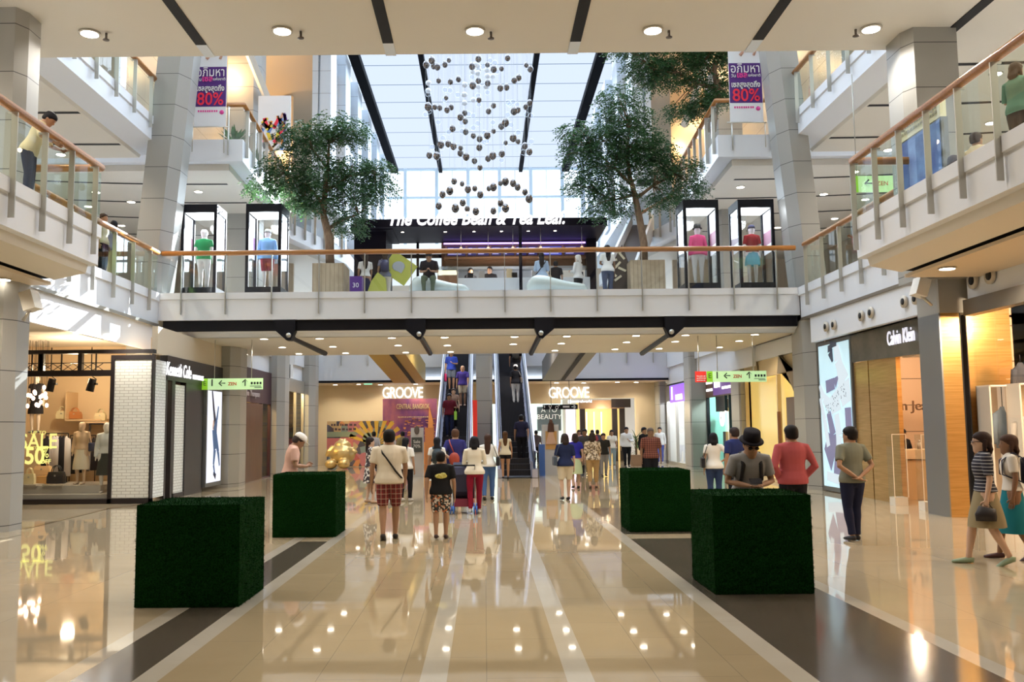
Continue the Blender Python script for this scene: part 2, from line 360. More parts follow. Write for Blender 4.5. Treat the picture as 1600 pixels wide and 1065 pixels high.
# ceiling of the left passage and of the shop zone at level 1
g = G(); g.box(-16, -9.2, 16.9, 46, 4.2, 4.3); struct('ceiling_left', g, SOFFIT)
g = G(); g.box(9.1, 16, 16.9, 46, 4.6, 4.7); struct('ceiling_right', g, SOFFIT)
# cross slab at the far end of the void
g = G(); g.box(-9.2, -3.9, 43.9, 52, 4.1, 5.35); g.box(3.9, 9.0, 43.9, 52, 4.1, 5.35); g.box(-3.9, 3.9, 43.9, 52, 4.75, 5.45)
struct('floor_far', g, WHITE)
g = G(); g.box(-8.6, 8.9, 43.86, 44.0, 4.02, 4.12); struct('beam_far', g, BLACK)
g = G(); g.box(-9.2, 9.2, 44.0, 49.5, 4.0, 4.08); struct('ceiling_far', g, mat('warm_ceiling', (.82, .68, .50), .6))
# end wall (opening towards the groove wing right of the escalators)
YE = 46.4
g = G(); g.box(-9.2, -1.0, YE, YE + .3, 0, 4.0); g.box(-1.0, 3.9, YE, YE + .3, 3.0, 4.0); g.box(7.7, 9.4, YE, YE + .3, 0, 4.0); g.box(3.9, 7.7, YE, YE + .3, 3.25, 4.0)
struct('wall_back', g, CREAM)
g = G(); g.box(-9.2, 9.2, 54, 54.2, 0, 4.0); struct('wall_back_wing', g, mat('pale_wall', (.75, .72, .68), .5))
g = G(); g.quad((-9.2, 46, .002), (9.2, 46, .002), (9.2, 54, .002), (-9.2, 54, .002)); struct('floor_wing', g, FL[3])
g = G(); g.box(-9.2, 9.2, 46.7, 54, 3.9, 4.0); struct('ceiling_wing', g, WHITE)
# raking box beams high behind the bridge
OLIVE = mat('olive_soffit', (.50, .34, .08), .4); DGREY = mat('dark_grey_soffit', (.16, .15, .13), .5)
for s, pa, pb, m1 in ((-1, (600, 548), (640, 598), OLIVE), (1, (905, 548), (872, 594), DGREY)):
    a = atY(*pa, 35.5); b = atY(*pb, 43)
    g = G(); W = .75
    g.add([(a.x - W, a.y, a.z), (a.x + W, a.y, a.z), (b.x + W, b.y, b.z), (b.x - W, b.y, b.z)] + [(a.x - W, a.y, a.z + .9), (a.x + W, a.y, a.z + .9), (b.x + W, b.y, b.z + .9), (b.x - W, b.y, b.z + .9)],
          [(0, 3, 2, 1), (4, 5, 6, 7), (0, 1, 5, 4), (1, 2, 6, 5), (2, 3, 7, 6), (3, 0, 4, 7)])
    g.add([(a.x + .1, a.y, a.z - .02), (a.x + .3, a.y, a.z - .02), (b.x + .3, b.y, b.z - .02), (b.x + .1, b.y, b.z - .02)], [(0, 3, 2, 1)], 1)
    trim(g, [m1, DARKGAP])
# ---- level 3: near bridge overhead
g = G(); g.box(-16, 16, -6, 18.5, 9.62, 10.8); struct('ceiling_overhead', g, SOFFIT)
g = G()
for x in (-9.6, -5.72, -1.9, 1.93, 5.66, 9.45): g.box(x - .11, x + .11, -6, 17.9, 9.6, 9.63)
trim(g, DARKGAP)
g = G()
for x in (-5.72, -1.9, 1.93, 5.66): g.box(x - .11, x + .11, 17.9, 18.52, 9.6, 9.63)
trim(g, mat('sky_notch_blue', (.72, .78, .86), .5))  # pale strips painted as the sky showing through open slot ends
# level 3 galleries
def gal3(s, xf, xb, xd, nm):
    g = G(); P = lambda pts: [(s * a, b) for a, b in pts]
    g.prism(P([(xf, 10.1), (xf, 10.55), (xf - .04, 10.57), (xf - .04, L3), (16, L3), (16, 10.0), (xf + .7, 9.98)]), 18.4, 26.55, 'Y')
    poly = P([(16, 27.6), (xb, 27.6), (xb + .3, 34), (8.4, 39.1), (xd, 45.4), (xd, 60), (16, 60)])
    if s > 0: poly = poly[::-1]
    g.prism(poly, 10.1, L3, 'Z'); struct('floor_upper_' + nm, g, WHITE)
    poly = P([(16, 27.9), (xb + .5, 27.9), (xb + .7, 34), (8.9, 39.1), (xd + .5, 45.5), (xd + .5, 60), (16, 60)])
    if s > 0: poly = poly[::-1]
    g = G(); g.prism(poly, 9.9, 10.1, 'Z'); g.prism(P([(xf + .7, 9.98), (16, 9.98), (16, 9.9), (xf + .75, 9.9)]), 18.5, 26.5, 'Y'); struct('ceiling_upper_' + nm, g, SOFFIT)
    # curved dark slots in the soffit
    g = G()
    for y in (20, 22.6, 25.2, 29.5, 32, 34.5, 37.5, 41):
        x0 = xf + .8 if y < 27 else (xb + 1 if y < 36 else 9.2)
        for k in range(8):
            xa = x0 + (15.5 - x0) * k / 8; xc = x0 + (15.5 - x0) * (k + 1) / 8
            bend = lambda x: y - .05 * (x - x0) ** 2 * (.35)
            g.quad((s * xa, bend(xa) - .08, 9.895), (s * xc, bend(xc) - .08, 9.895), (s * xc, bend(xc) + .08, 9.895), (s * xa, bend(xa) + .08, 9.895))
    trim(g, DARKGAP)
gal3(-1, 9.5, 7.45, 6.9, 'left'); gal3(1, 9.1, 7.35, 6.9, 'right')
# columns
def column(name, poly_lo, poly_hi, z0, z1, m=PANEL):
    n = len(poly_lo); g = G(); g.add([(*p, z0) for p in poly_lo] + [(*p, z1) for p in poly_hi],
        [tuple(range(n))[::-1], tuple(range(n, 2 * n))] + [(i, (i + 1) % n, n + (i + 1) % n, n + i) for i in range(n)]); return struct(name, g, m)
def colm(name, x0, x1, y0, y1, z0, z1, lean=0., ch=.22, side=1, m=None):
    """rectangular clad column, one chamfered corner towards the void; lean shifts the top"""
    if side > 0: p = [(x0, y0), (x1 - ch, y0), (x1, y0 + ch * 2), (x1, y1), (x0, y1)]
    else: p = [(x0 + ch, y0), (x1, y0), (x1, y1), (x0, y1), (x0, y0 + ch * 2)]
    return column(name, p, [(a + lean, b) for a, b in p], z0, z1, m or PANEL)
colm('pillar_left_near', -9.6, -8.50, 16.2, 16.9, 0, 9.62, 0, .13, 1)
colm('pillar_right_near', 8.45, 9.45, 17.4, 18.3, 4.56, 9.62, 0, .14, -1); colm('pillar_right_near', 8.8, 9.45, 17.45, 18.3, 3.9, 4.56, 0, .02, -1)
g = G(); g.box(8.83, 9.2, 17.47, 18.28, 0, 3.9); g.box(8.80, 8.83, 17.45, 18.3, 0, 3.9, 1); g.box(9.2, 9.23, 17.47, 18.2, 0, 3.9, 2); struct('pillar_right_near_clad', g, [GOLD, mat('brushed_steel', (.34, .37, .40), .3, .85), DARKGAP])
colm('pillar_left', -10.0, -9.12, 25.3, 26.5, 0, L2)
colm('pillar_left_upper', -10.0, -9.12, 25.45, 26.5, L2, 14, .75)
colm('pillar_right', 8.95, 9.75, 25.0, 26.3, 0, L2, 0, .22, -1)
colm('pillar_right_upper', 9.0, 9.75, 25.45, 26.5, L2, 14, -.7, .22, -1)
for y in (28.5, 35.0, 41.4): colm('pillar_left', -9.0, -7.76, y, y + 1.2, 0, 4.4 if y < 30 else 5.6, 0, .22, 1)
for y, xa_, xb_ in ((31.9, 8.95, 9.7), (38.1, 8.62, 9.3), (44.8, 8.60, 8.95)): colm('pillar_right', xa_, xb_, y, y + 1.1, 0, 4.4 if y < 32 else 5.6, 0, .05, -1)
colm('pillar_left', -9.7, -8.5, 33.6, 34.7, L2, 18, 0, .2, 1); colm('pillar_right', 8.8, 9.9, 33.6, 34.7, L2, 18, 0, .2, -1)
colm('pillar_centre', -.32, .33, 36.5, 37.5, 0, 5.6, 0, .1)
# walls far out that close the shop zones and galleries
WALLB = mat('gallery_wall', (.62, .52, .40), .6)
g = G(); g.box(-16.2, -16, -6, 60, 0, 15); struct('wall_left', g, WALLB)
g = G(); g.box(16, 16.2, -6, 60, 0, 15); struct('wall_right', g, WALLB)
g = G(); g.box(-16, -9.3, 44, 44.2, L2, 10); g.box(9.3, 16, 44, 44.2, L2, 10); struct('wall_gallery_end', g, WALLB)
# orange lit upper storey behind level 3 and its raking ceiling
UP = mat('upper_ceiling', (.82, .66, .45), .6)
for s in (-1, 1):
    nm = 'left' if s < 0 else 'right'
    g = G(); g.add([(s * 16, 28, 16.0), (s * 7.6, 28, 18.8), (s * 7.0, 60, 18.8), (s * 16, 60, 16.0)], [(0, 1, 2, 3)])
    g.box(min(s * 9.2, s * 16), max(s * 9.2, s * 16), 43, 43.2, 10.8, 18); struct('ceiling_top_' + nm, g, UP)
    g = G(); g.box(min(s * 11.5, s * 11.7), max(s * 11.5, s * 11.7), 28, 60, 10.8, 18); struct('wall_top_' + nm, g, PANEL)
    g = G(); g.tube([(s * 9.4, 30, 18.2), (s * 8.0, 35, 13.6)], .16, 4, smooth=False); trim(g, SOFFIT)
    # white clerestory: fins, ledges and rails along the void
    g = G()
    for k in range(6):
        y = 38 + k * 4.2
        g.box(min(s * 6.5, s * 7.3), max(s * 6.5, s * 7.3), y, y + 1.5, 12.0, 20)
        g.box(min(s * 6.9, s * 7.1), max(s * 6.9, s * 7.1), y + 1.5, y + 4.2, 18.6, 20)
        g.box(min(s * 6.6, s * 6.8), max(s * 6.6, s * 6.8), y + 1.5, y + 4.2, 15.4, 15.7)
        for q in range(4): g.box(min(s * 6.85, s * 6.95), max(s * 6.85, s * 6.95), y + 1.9 + q * .6, y + 1.98 + q * .6, 15.5, 18.6)
    g.box(min(s * 6.6, s * 7.3), max(s * 6.6, s * 7.3), 38, 62, 11.6, 12.3)
    struct('wall_clerestory_' + nm, g, line_mat('white_panel_wall', (.70, .78, .86), (.35, .38, .42), {'Z': (1.0, .2)}, .4, 0., .02))
    g = G(); g.box(min(s * 6.95, s * 7.05), max(s * 6.95, s * 7.05), 38, 62, 12.3, 18.6)
    o = struct('window_%d' % (3 if s < 0 else 4), g, glass_mat('hazy_glass', (.9, .95, 1), .15))
# ---- roof: translucent panels between dark ribs, glazed end wall
PAN = bpy.data.materials.new('roof_fabric'); PAN.use_nodes = True; N = PAN.node_tree.nodes; L = PAN.node_tree.links; N.clear()
o_ = N.new('ShaderNodeOutputMaterial'); a_ = N.new('ShaderNodeBsdfTranslucent'); a_.inputs[0].default_value = (.95, .97, 1, 1)
t_ = N.new('ShaderNodeBsdfTransparent'); t_.inputs[0].default_value = (.9, .95, 1, 1); m_ = N.new('ShaderNodeMixShader'); m_.inputs[0].default_value = .0
g2_ = N.new('ShaderNodeNewGeometry'); sx_ = N.new('ShaderNodeSeparateXYZ'); L.new(g2_.outputs['Position'], sx_.inputs[0])
mm = N.new('ShaderNodeMath'); mm.operation = 'DIVIDE'; mm.inputs[1].default_value = 2.6; L.new(sx_.outputs['Y'], mm.inputs[0])
fr = N.new('ShaderNodeMath'); fr.operation = 'FRACT'; L.new(mm.outputs[0], fr.inputs[0]); lt = N.new('ShaderNodeMath'); lt.operation = 'LESS_THAN'; lt.inputs[1].default_value = .035; L.new(fr.outputs[0], lt.inputs[0])
mxx = N.new('ShaderNodeMix'); mxx.data_type = 'RGBA'; mxx.inputs[6].default_value = (.02, .02, .03, 1); mxx.inputs[7].default_value = (.0, .0, .0, 1); L.new(lt.outputs[0], mxx.inputs[0])
mx2 = N.new('ShaderNodeMix'); mx2.data_type = 'RGBA'; mx2.inputs[6].default_value = (.9, .95, 1, 1); mx2.inputs[7].default_value = (.32, .40, .48, 1); L.new(lt.outputs[0], mx2.inputs[0]); L.new(mx2.outputs[2], t_.inputs[0]); L.new(mxx.outputs[2], a_.inputs[0]); L.new(a_.outputs[0], m_.inputs[1]); L.new(t_.outputs[0], m_.inputs[2]); m_.inputs[0].default_value = .45
L.new(m_.outputs[0], o_.inputs[0])
ZR = 20
g = G()
def pan(x0, x1, y0, y1): g.quad((x0, y0, ZR), (x1, y0, ZR), (x1, y1, ZR), (x0, y1, ZR))
pan(-6.9, 6.9, 18.5, 62.5)
struct('ceiling_skylight', g, PAN)
g = G()
for x, ww in ((-6.15, .5), (-2.92, .26), (2.70, .26), (5.85, .5)): g.box(x - ww / 2, x + ww / 2, 18.5, 62.4, ZR - .35, ZR - .02)
struct('beam_skylight', g, mat('rib_black', (.006, .006, .008), .9, spec=.05))
g = G()
for s in (-1, 1): g.box(min(s * 6.9, s * 16), max(s * 6.9, s * 16), 18.5, 62.5, ZR, ZR + .3)
g.box(-16, 16, -6, 18.5, ZR, ZR + .3); g.box(-16, 16, 18.0, 18.5, 10.8, ZR); struct('ceiling_roof', g, SOFFIT)
# end window
g = G(); YW = 62.5
xs = [-7.6, -5.4, -3.2, -1.0, 1.2, 3.4, 5.6, 7.6]
for x in xs: g.box(x - .12, x + .12, YW - .15, YW + .1, 8, 20)
for z in (8.2, 10.9, 13.6, 16.3, 17.9, 19.9): g.box(-7.7, 7.7, YW - .1, YW + .1, z - .07, z + .07)
for x in xs[:-1]: g.box(x + 1.08, x + 1.12, YW, YW + .05, 8, 20)
wf = struct('window_1', g, mat('window_frame_white', (.55, .66, .74), .4))
g = G(); g.quad((-7.7, YW, 8), (7.7, YW, 8), (7.7, YW, 20), (-7.7, YW, 20)); struct('window_2', g, GLASS)
g = G(); g.box(-16, 16, -6.3, -6, 0, 20); struct('wall_front', g, WALLB)
g = G(); g.box(-9.3, 9.3, 53.5, 53.8, 5.4, 11.2); struct('wall_upper_back', g, WALLB)  # unseen wall, added to block the end window's reflection in the floor
g = G(); g.box(-16, 16, 61.5, 62, 4, 8); g.box(-16, -7.7, 62, 62.4, 4, 20); g.box(7.7, 16, 62, 62.4, 4, 20); struct('wall_end', g, WHITE)
# ================================================================== downlights (fitting + its lamp) and spots without a fitting
RIM = mat('lamp_rim', (.75, .70, .62), .4)
def mk_downlight():
    t = thing('downlight', 'round recessed downlight', 'ceiling light', (0, 0, 0))
    g = G(); g.cyl((0, 0, -.012), .13, .012, 20); g.obj('rim', RIM, t)
    g = G(); g.cyl((0, 0, -.016), .105, .006, 20); g.obj('lens', LAMP, t)
    return t
_dl = mk_downlight(); _dlk = kids(_dl); _dlu = [True]
def downlight(p, label, group, power=0, s=1., col=WARM, angle=2.5):
    o = _dl if _dlu[0] else copy_tree(_dl, ch=_dlk); _dlu[0] = False
    o.location = p; o.scale = (s, s, s); tag(o, label, None, group)
    if power: spot((p[0], p[1], p[2] - .05), power, col, angle, .12)
K = .72
for u, v, n in ((140, 52, 'leftmost of the five in its row'), (441, 48, 'second from the left in its row'), (742, 48, 'middle one of the five in its row'), (1020, 47, 'second from the right in its row'), (1361, 45, 'rightmost of the five in its row')):
    p = atZ(u, v, 9.6); downlight(p, 'round downlight in the beige overhead soffit, ' + n, 'downlights in the overhead soffit', 560 * K, 1.6, (1, .94, .86))
for y, pw in ((13, 350), (7, 160), (0, 120)):
    for x in (-7.6, -3.8, 0, 3.8, 7.6): spot((x, y, 9.55), pw * K * 1.3, (1, .93, .84), 2.4, .15)  # unseen spots without fittings, added to light the near floor
BR = [(349, 543), (382, 553), (410, 528), (441, 542), (467, 552), (497, 527), (520, 541), (540, 551), (610, 525), (622, 539), (634, 550), (694, 525), (699, 539), (704, 549),
      (805, 522), (802, 537), (867, 547), (889, 521), (877, 536), (961, 545), (979, 534), (1000, 520), (1030, 544), (1055, 533), (1082, 518), (1124, 542), (1155, 532), (1194, 517)]
for i, (u, v) in enumerate(BR):
    p = atZ(u, v, 4.405); p.y = max(p.y, 26.25); downlight(p, 'small round downlight in the warm ceiling under the bridge', 'downlights under the bridge', 170 * K if i % 2 == 0 else 0, 1.)
for s in (-1, 1):
    nm = 'left' if s < 0 else 'right'
    for i, (u, v) in enumerate([(95, 241), (102, 342), (138, 322), (150, 300), (190, 352), (205, 315), (310, 299)] if s < 0 else [(1157, 292), (1215, 355), (1287, 303), (1304, 341), (1352, 311), (1335, 268), (1388, 234), (1548, 192), (1556, 115)]):
        p = atZ(u, v, 9.89); downlight(p, 'round downlight in the %s upper gallery ceiling' % nm, 'downlights in the %s upper gallery ceiling' % nm, 0, 1.2)
    for y in (18.5, 21.5, 24.5, 29.5, 33): spot((s * 11.5, y, 9.8), 420 * K, WARM, 2.6)
    for y in (30, 36, 42, 48): spot((s * 10.5, y, 17.0), 260 * K, (1, .72, .42), 2.8)
    for y in (33, 38, 43): glow((s * 9.6, y, 15.2), 150, (1, .62, .30), .3)  # point lamps added in mid-air to light the upper ceiling orange
    for y in (3, 7, 11, 14.5): spot((s * 11, y, 9.5), 500 * K, WARM, 2.6)
    for y in (3, 7, 11, 15): spot((s * 8.6, y, 4.45), 190 * K, WARM, 2.6)
    for y in (19, 22, 27, 31, 35, 39, 43): spot((s * (10.5 if s > 0 else 8.9), y, 4.15), 120 * K, WARM, 2.7)
p = atY(1366, 287, 20.5)
t = thing('hanging_sign', 'green hanging wayfinding sign on the upper floor behind the right balcony rail', 'sign', p)
g = G(); hh = .19; xa, xb, xm = atY(1333, 287, 20.5).x, atY(1404, 287, 20.5).x, atY(1341, 287, 20.5).x
g.box(xa, xm, 20.5, 20.54, p.z - hh, p.z + hh, 0); g.box(xm, xb, 20.5, 20.54, p.z - hh, p.z + hh, 1); g.obj('panel', [emit_mat('sign_lime', (.22, .50, .02), .5), emit_mat('sign_pale_green', (.44, .66, .34), .62)], t)
text('\u2190', .3, (xm + .25, 20.48, p.z), mat('ink_black', (.02, .03, .02), .6), t, ext=.003, bold=.004); text('ZEN', .14, (xm + .55, 20.48, p.z), mat('ink_red', (.6, .1, .03), .6), t, ext=.003)
g = G()
for x in (xa + .1, xb - .1): g.tube([(x, 20.52, p.z + hh), (x, 20.52, 9.9)], .012, 5)
g.obj('rod', STEEL, t)
p = atZ(1480, 419, 4.49); downlight(p, 'round downlight in the tan ceiling beside the right pillar', None, 0, 1.2)
p = atZ(4, 436, 4.49); downlight(p, 'round downlight in the tan ceiling at the left picture edge', None, 0, 1.2)
for i, (x, y) in enumerate(((-7.4, 45.2), (-6.2, 44.9), (-5.2, 45.5), (-3.4, 45.2), (-1.8, 45.0), (3.6, 45.2), (5.0, 45.6), (6.6, 45.0), (7.6, 45.4))):
    downlight((x, y, 3.995), 'small downlight in the warm ceiling before the far wall', 'downlights before the far wall', 110 * K, 1.)
for x in (-6, -2, 2, 6): spot((x, 38, 5.5), 160, (1, .9, .8), 2.7)  # spots in the open void over the escalators, no fittings
for x in (-3, 2, 5, 7): spot((x, 50, 3.85), 160, (1, .95, .9), 2.8)
# sprinklers, small
g0 = G(); g0.cyl((0, 0, -.10), .02, .10, 8); g0.cyl((0, 0, -.11), .05, .012, 10)
spm = g0.mesh('sprinkler', mat('dark_bronze', (.12, .10, .09), .4, .5)); first = True
for u, v in ((166, 52), (470, 49), (767, 50), (1045, 48), (1337, 46)):
    o = bpy.data.objects.new('sprinkler', spm); C.objects.link(o); o.location = atZ(u, v, 9.6); o.scale = (1.3,) * 3
    tag(o, 'small sprinkler head beside a downlight in the overhead soffit', 'sprinkler', 'sprinklers in the overhead soffit')
# spot added under the roof, standing in for sun on the left band
sh = spot((-2.0, 50, 19.3), 420000, (.92, .96, 1), .16, .02, .1); sh.name = 'sun_shaft_spot'
sh.rotation_euler = (Vector((-9.2, 22.0, 4.2)) - Vector((-2.0, 50, 19.3))).to_track_quat('-Z', 'Y').to_euler()
# ================================================================== railings
def railing(label, pts, z, posts, group='glass railings', up=1.12, dn=.55, out=.05, glass=GLASS, name='glass_railing', wood=None):
    """pts: outline on plan; posts: list of (x, y, nx, ny) with outward normal"""
    t = thing(name, label, 'railing', (pts[0][0], pts[0][1], z), 0, group)
    g = G(); g.tube([(x, y, z + up) for x, y in pts], .074, 10); g.obj('handrail', wood or WOODR, t)
    g = G()
    for a, b in zip(pts[:-1], pts[1:]):
        g.quad((*a, z + .02), (*b, z + .02), (*b, z + up - .1), (*a, z + up - .1))
    g.obj('glass_panel', glass, t)
    for x, y, nx, ny in posts:
        g = G(); R = rm('Z', math.atan2(ny, nx))
        g.rbox((x + nx * out, y + ny * out, z + (up - .08 - dn) / 2), .10, .022, up - .08 + dn, R)
        g.rbox((x + nx * .01, y + ny * .01, z + up - .09), .14, .03, .03, R)
        g.obj('post', STEEL, t)
    return t
rp = [atY(u, 450, 25.5).x for u in (284, 353, 425, 498.7, 570, 643, 715, 788.7, 860, 932.5, 1003, 1075.7, 1146, 1213)]
railing('long glass railing with wooden handrail along the bridge', [(-9.15, 25.55), (8.9, 25.55)], L2, [(x, 25.5, 0, -1) for x in rp], 'railings', 1.15, .62)
railing('glass railing on the projecting balcony at the left', [(-7.27, -2), (-7.27, 16.95), (-9.2, 16.95)], L2, [(-7.27, 16.6 - k * .98, 1, 0) for k in range(6)] , None, 1.12, .62, glass=GGLASS)
railing('glass railing on the projecting balcony at the right', [(7.07, -2), (7.07, 16.95), (8.9, 16.95)], L2, [(7.07, 16.85 - k * .96, -1, 0) for k in range(7)], None, 1.12, .62, glass=GGLASS)
railing('glass railing on the set-back left balcony beside the bridge', [(-9.18, 17), (-9.18, 25.3)], L2, [(-9.18, 24.6 - k * 1.2, 1, 0) for k in range(6)], None, 1.12, .6, glass=GGLASS)
railing('glass railing on the set-back right balcony beside the bridge', [(8.93, 17), (8.93, 24.9)], L2, [(8.93, 24.7 - k * 1.2, -1, 0) for k in range(6)], None, 1.12, .6, glass=GGLASS)
railing('glass railing on the topmost left gallery', [(-9.46, 18.6), (-9.46, 26.5)], L3, [(-9.46, 26.3 - k * 1.2, 1, 0) for k in range(6)], None, 1.12, .45, glass=GGLASS)
railing('glass railing on the topmost right gallery', [(9.06, 18.6), (9.06, 26.5)], L3, [(9.06, 26.4 - k * 1.2, -1, 0) for k in range(6)], None, 1.12, .45, glass=GGLASS)
for s, xb, xf in ((-1, 7.45, 9.4), (1, 7.35, 9.1)):
    pp = [(s * xf, 27.65), (s * xb, 27.65), (s * (xb + .3), 34), (s * 8.4, 39.1), (s * 6.9, 45.4)]
    ps = [(s * (xf - .1), 27.62, 0, -1), (s * (xb + .45), 27.62, 0, -1)]
    for (a, b) in zip(pp[1:-1], pp[2:]):
        n = int(math.hypot(b[0] - a[0], b[1] - a[1]) / 1.0)
        for k in range(n):
            q = (k + .3) / n; dx, dy = b[0] - a[0], b[1] - a[1]; l = math.hypot(dx, dy)
            ps.append((a[0] + dx * q, a[1] + dy * q, -s * dy / l * (1), s * dx / l))
    railing('glass railing bending round the upper %s terrace behind the banner' % ('left' if s < 0 else 'right'), pp, L3, ps, None, 1.12, .5)
    x = -8.35 if s < 0 else 9.0
    railing('dark posts of the %s balcony railing beyond the bridge' % ('left' if s < 0 else 'right'), [(x - s * .0, 33), (x, 44.4)], 5.6, [(x, 34 + k * .9, -s, 0) for k in range(12)], None, 1.1, .45, .08)
for s in (-1, 1):
    railing('glass railing on the cross slab %s of the escalators' % ('left' if s < 0 else 'right'), [(s * 9, 43.95), (s * 3.9, 43.95)], 5.35, [(s * (4.3 + k * 1.3), 43.9, 0, -1) for k in range(4)], None, 1.1, .5)

# ================================================================== turf cubes
TURF = noise_mat('green_turf', (.0018, .016, .003), (.005, .038, .006), 60, .95, detail=2)
nodes(TURF)[2].inputs['Specular IOR Level'].default_value = .05
def turf_cube(x0, x1, y0, h, label, seed):
    rnd = random.Random(seed); S = x1 - x0; g = G(); n = 24; y1 = y0 + S
    def face(o, a, b, nrm):
        k = len(g.v); o, a, b, nrm = map(Vector, (o, a, b, nrm)); vs = []
        for j in range(n + 1):
            for i in range(n + 1):
                e = min(i, j, n - i, n - j); d = rnd.uniform(-.006, .006) if e else -.004
                vs.append(o + a * i / n + b * j / n + nrm * d)
        g.add(vs, [(j * (n + 1) + i, j * (n + 1) + i + 1, (j + 1) * (n + 1) + i + 1, (j + 1) * (n + 1) + i) for j in range(n) for i in range(n)], 0, False)
        for _ in range(2600):
            p = o + a * rnd.random() + b * rnd.random(); d = nrm + Vector((rnd.uniform(-.5, .5), rnd.uniform(-.5, .5), rnd.uniform(-.6, .3)))
            side = Vector((rnd.uniform(-1, 1), rnd.uniform(-1, 1), rnd.uniform(-1, 1))).normalized() * .004
            g.add([p - side, p + side, p + d.normalized() * rnd.uniform(.012, .028)], [(0, 1, 2)])
    face((x0, y0, 0.004), (S, 0, 0), (0, 0, h), (0, -1, 0)); face((x0, y0, h), (S, 0, 0), (0, S, 0), (0, 0, 1))
    face((x0, y1, 0.004), (0, -S, 0), (0, 0, h), (-1, 0, 0)); face((x1, y0, 0.004), (0, S, 0), (0, 0, h), (1, 0, 0)); face((x1, y1, 0.004), (-S, 0, 0), (0, 0, h), (0, 1, 0))
    o = g.obj('turf_cube', TURF); tag(o, label, 'cube seat', 'turf cubes'); return o
turf_cube(-3.51, -2.47, 9.27, 1.01, 'green turf covered cube, nearer one at the left', 1)
turf_cube(-3.50, -2.46, 15.15, 1.02, 'green turf covered cube beside the man in pink t-shirt and white cap', 2)
turf_cube(2.43, 3.47, 15.5, 1.02, 'green turf covered cube, farther one on the right dark strip', 3)
turf_cube(2.40, 3.44, 9.72, 1.02, 'green turf covered cube the man in black hat leans on', 4)

# ================================================================== hanging signs
SGREEN = emit_mat('sign_pale_green', (.44, .66, .34), .62); SLIME = emit_mat('sign_lime', (.22, .50, .02), .5); SRED = emit_mat('sign_red', (.62, .03, .02), .5)
INK = mat('ink_black', (.02, .03, .02), .6); PAPER = mat('paper_white', (.85, .85, .85), .6); INKRED = mat('ink_red', (.6, .1, .03), .6)
def hsign(label, us, v0, v1, rods, ytop, side):
    Y = 26.45; t = thing('hanging_sign', label, 'sign', atY((us[0] + us[-1]) / 2, v0, Y), 0, 'hanging wayfinding signs')
    z1 = atY(us[0], v0, Y).z; z0 = atY(us[0], v1, Y).z
    X = [atY(u, v0, Y).x for u in us]
    for (a, b, m, nm) in ((X[0], X[1], SRED, 'red_panel'), (X[2], X[3], SLIME, 'lime_panel'), (X[3], X[4], SGREEN, 'green_panel')):
        g = G(); g.box(a, b, Y - .02, Y + .02, z0, z1); p = g.obj(nm, m, t)
        h = z1 - z0; zc = (z0 + z1) / 2
        if nm == 'red_panel': scribble((a + b) / 2, zc - .04, .24, .18, 3, Y - .024, PAPER, p)
        if nm == 'lime_panel': text('E', .2, ((a + b) / 2, Y - .03, zc + .02), INK, p, ext=.003)
        if nm == 'green_panel':
            text('1', .27, (a + .13, Y - .03, zc + .03), INK, p, ext=.003, bold=.006)
            text('\u2190', .26, (a + .42, Y - .03, zc + .02), INK, p, ext=.003, bold=.004)
            text('ZEN', .13, (a + .72, Y - .03, zc), INKRED, p, ext=.003, bold=.004)
            text('\u2191', .26, (a + (b - a) * .68, Y - .03, zc + .02), INK, p, ext=.003, bold=.004)
            q = G()
            for k in range(4): q.rbox((a + (b - a) * .80 + k * .085, Y - .025, zc + .02), .055, .008, .07)
            q.box(a + (b - a) * .77, a + (b - a) * .97, Y - .03, Y - .02, zc - .075, zc - .06); q.box(a + (b - a) * .85, a + (b - a) * .98, Y - .03, Y - .02, zc - .115, zc - .095)
            q.obj('pictogram', INK, p)
    for u in rods:
        x = atY(u, v0, Y).x; g = G(); g.cyl((x, Y, z1), .012, 4.40 - z1, 6); g.obj('rod', STEEL, t)
hsign('red and green hanging wayfinding sign left of the escalators', (295, 312, 316, 325, 411), 591.5, 609, (304, 335, 393), 0, -1)
hsign('red and green hanging wayfinding sign right of the escalators', (1086, 1103, 1104, 1113, 1197), 580, 597, (1092, 1121, 1177), 0, 1)
ceil_pt = atY(575, 596, 44.5)
t = thing('exit_sign', 'small green illuminated exit sign before the far left wall', 'sign', ceil_pt)
g = G(); g.box(ceil_pt.x - .2, ceil_pt.x + .2, 44.5, 44.56, ceil_pt.z - .14, ceil_pt.z + .14); g.obj('panel', emit_mat('exit_green', (.25, .8, .5), 1.2), t)
g = G(); g.box(ceil_pt.x - .1, ceil_pt.x + .1, 44.48, 44.5, ceil_pt.z - .08, ceil_pt.z + .08); g.cyl((ceil_pt.x, 44.53, ceil_pt.z + .14), .01, 4.0 - ceil_pt.z - .14, 6); g.obj('pictogram', PAPER, t)

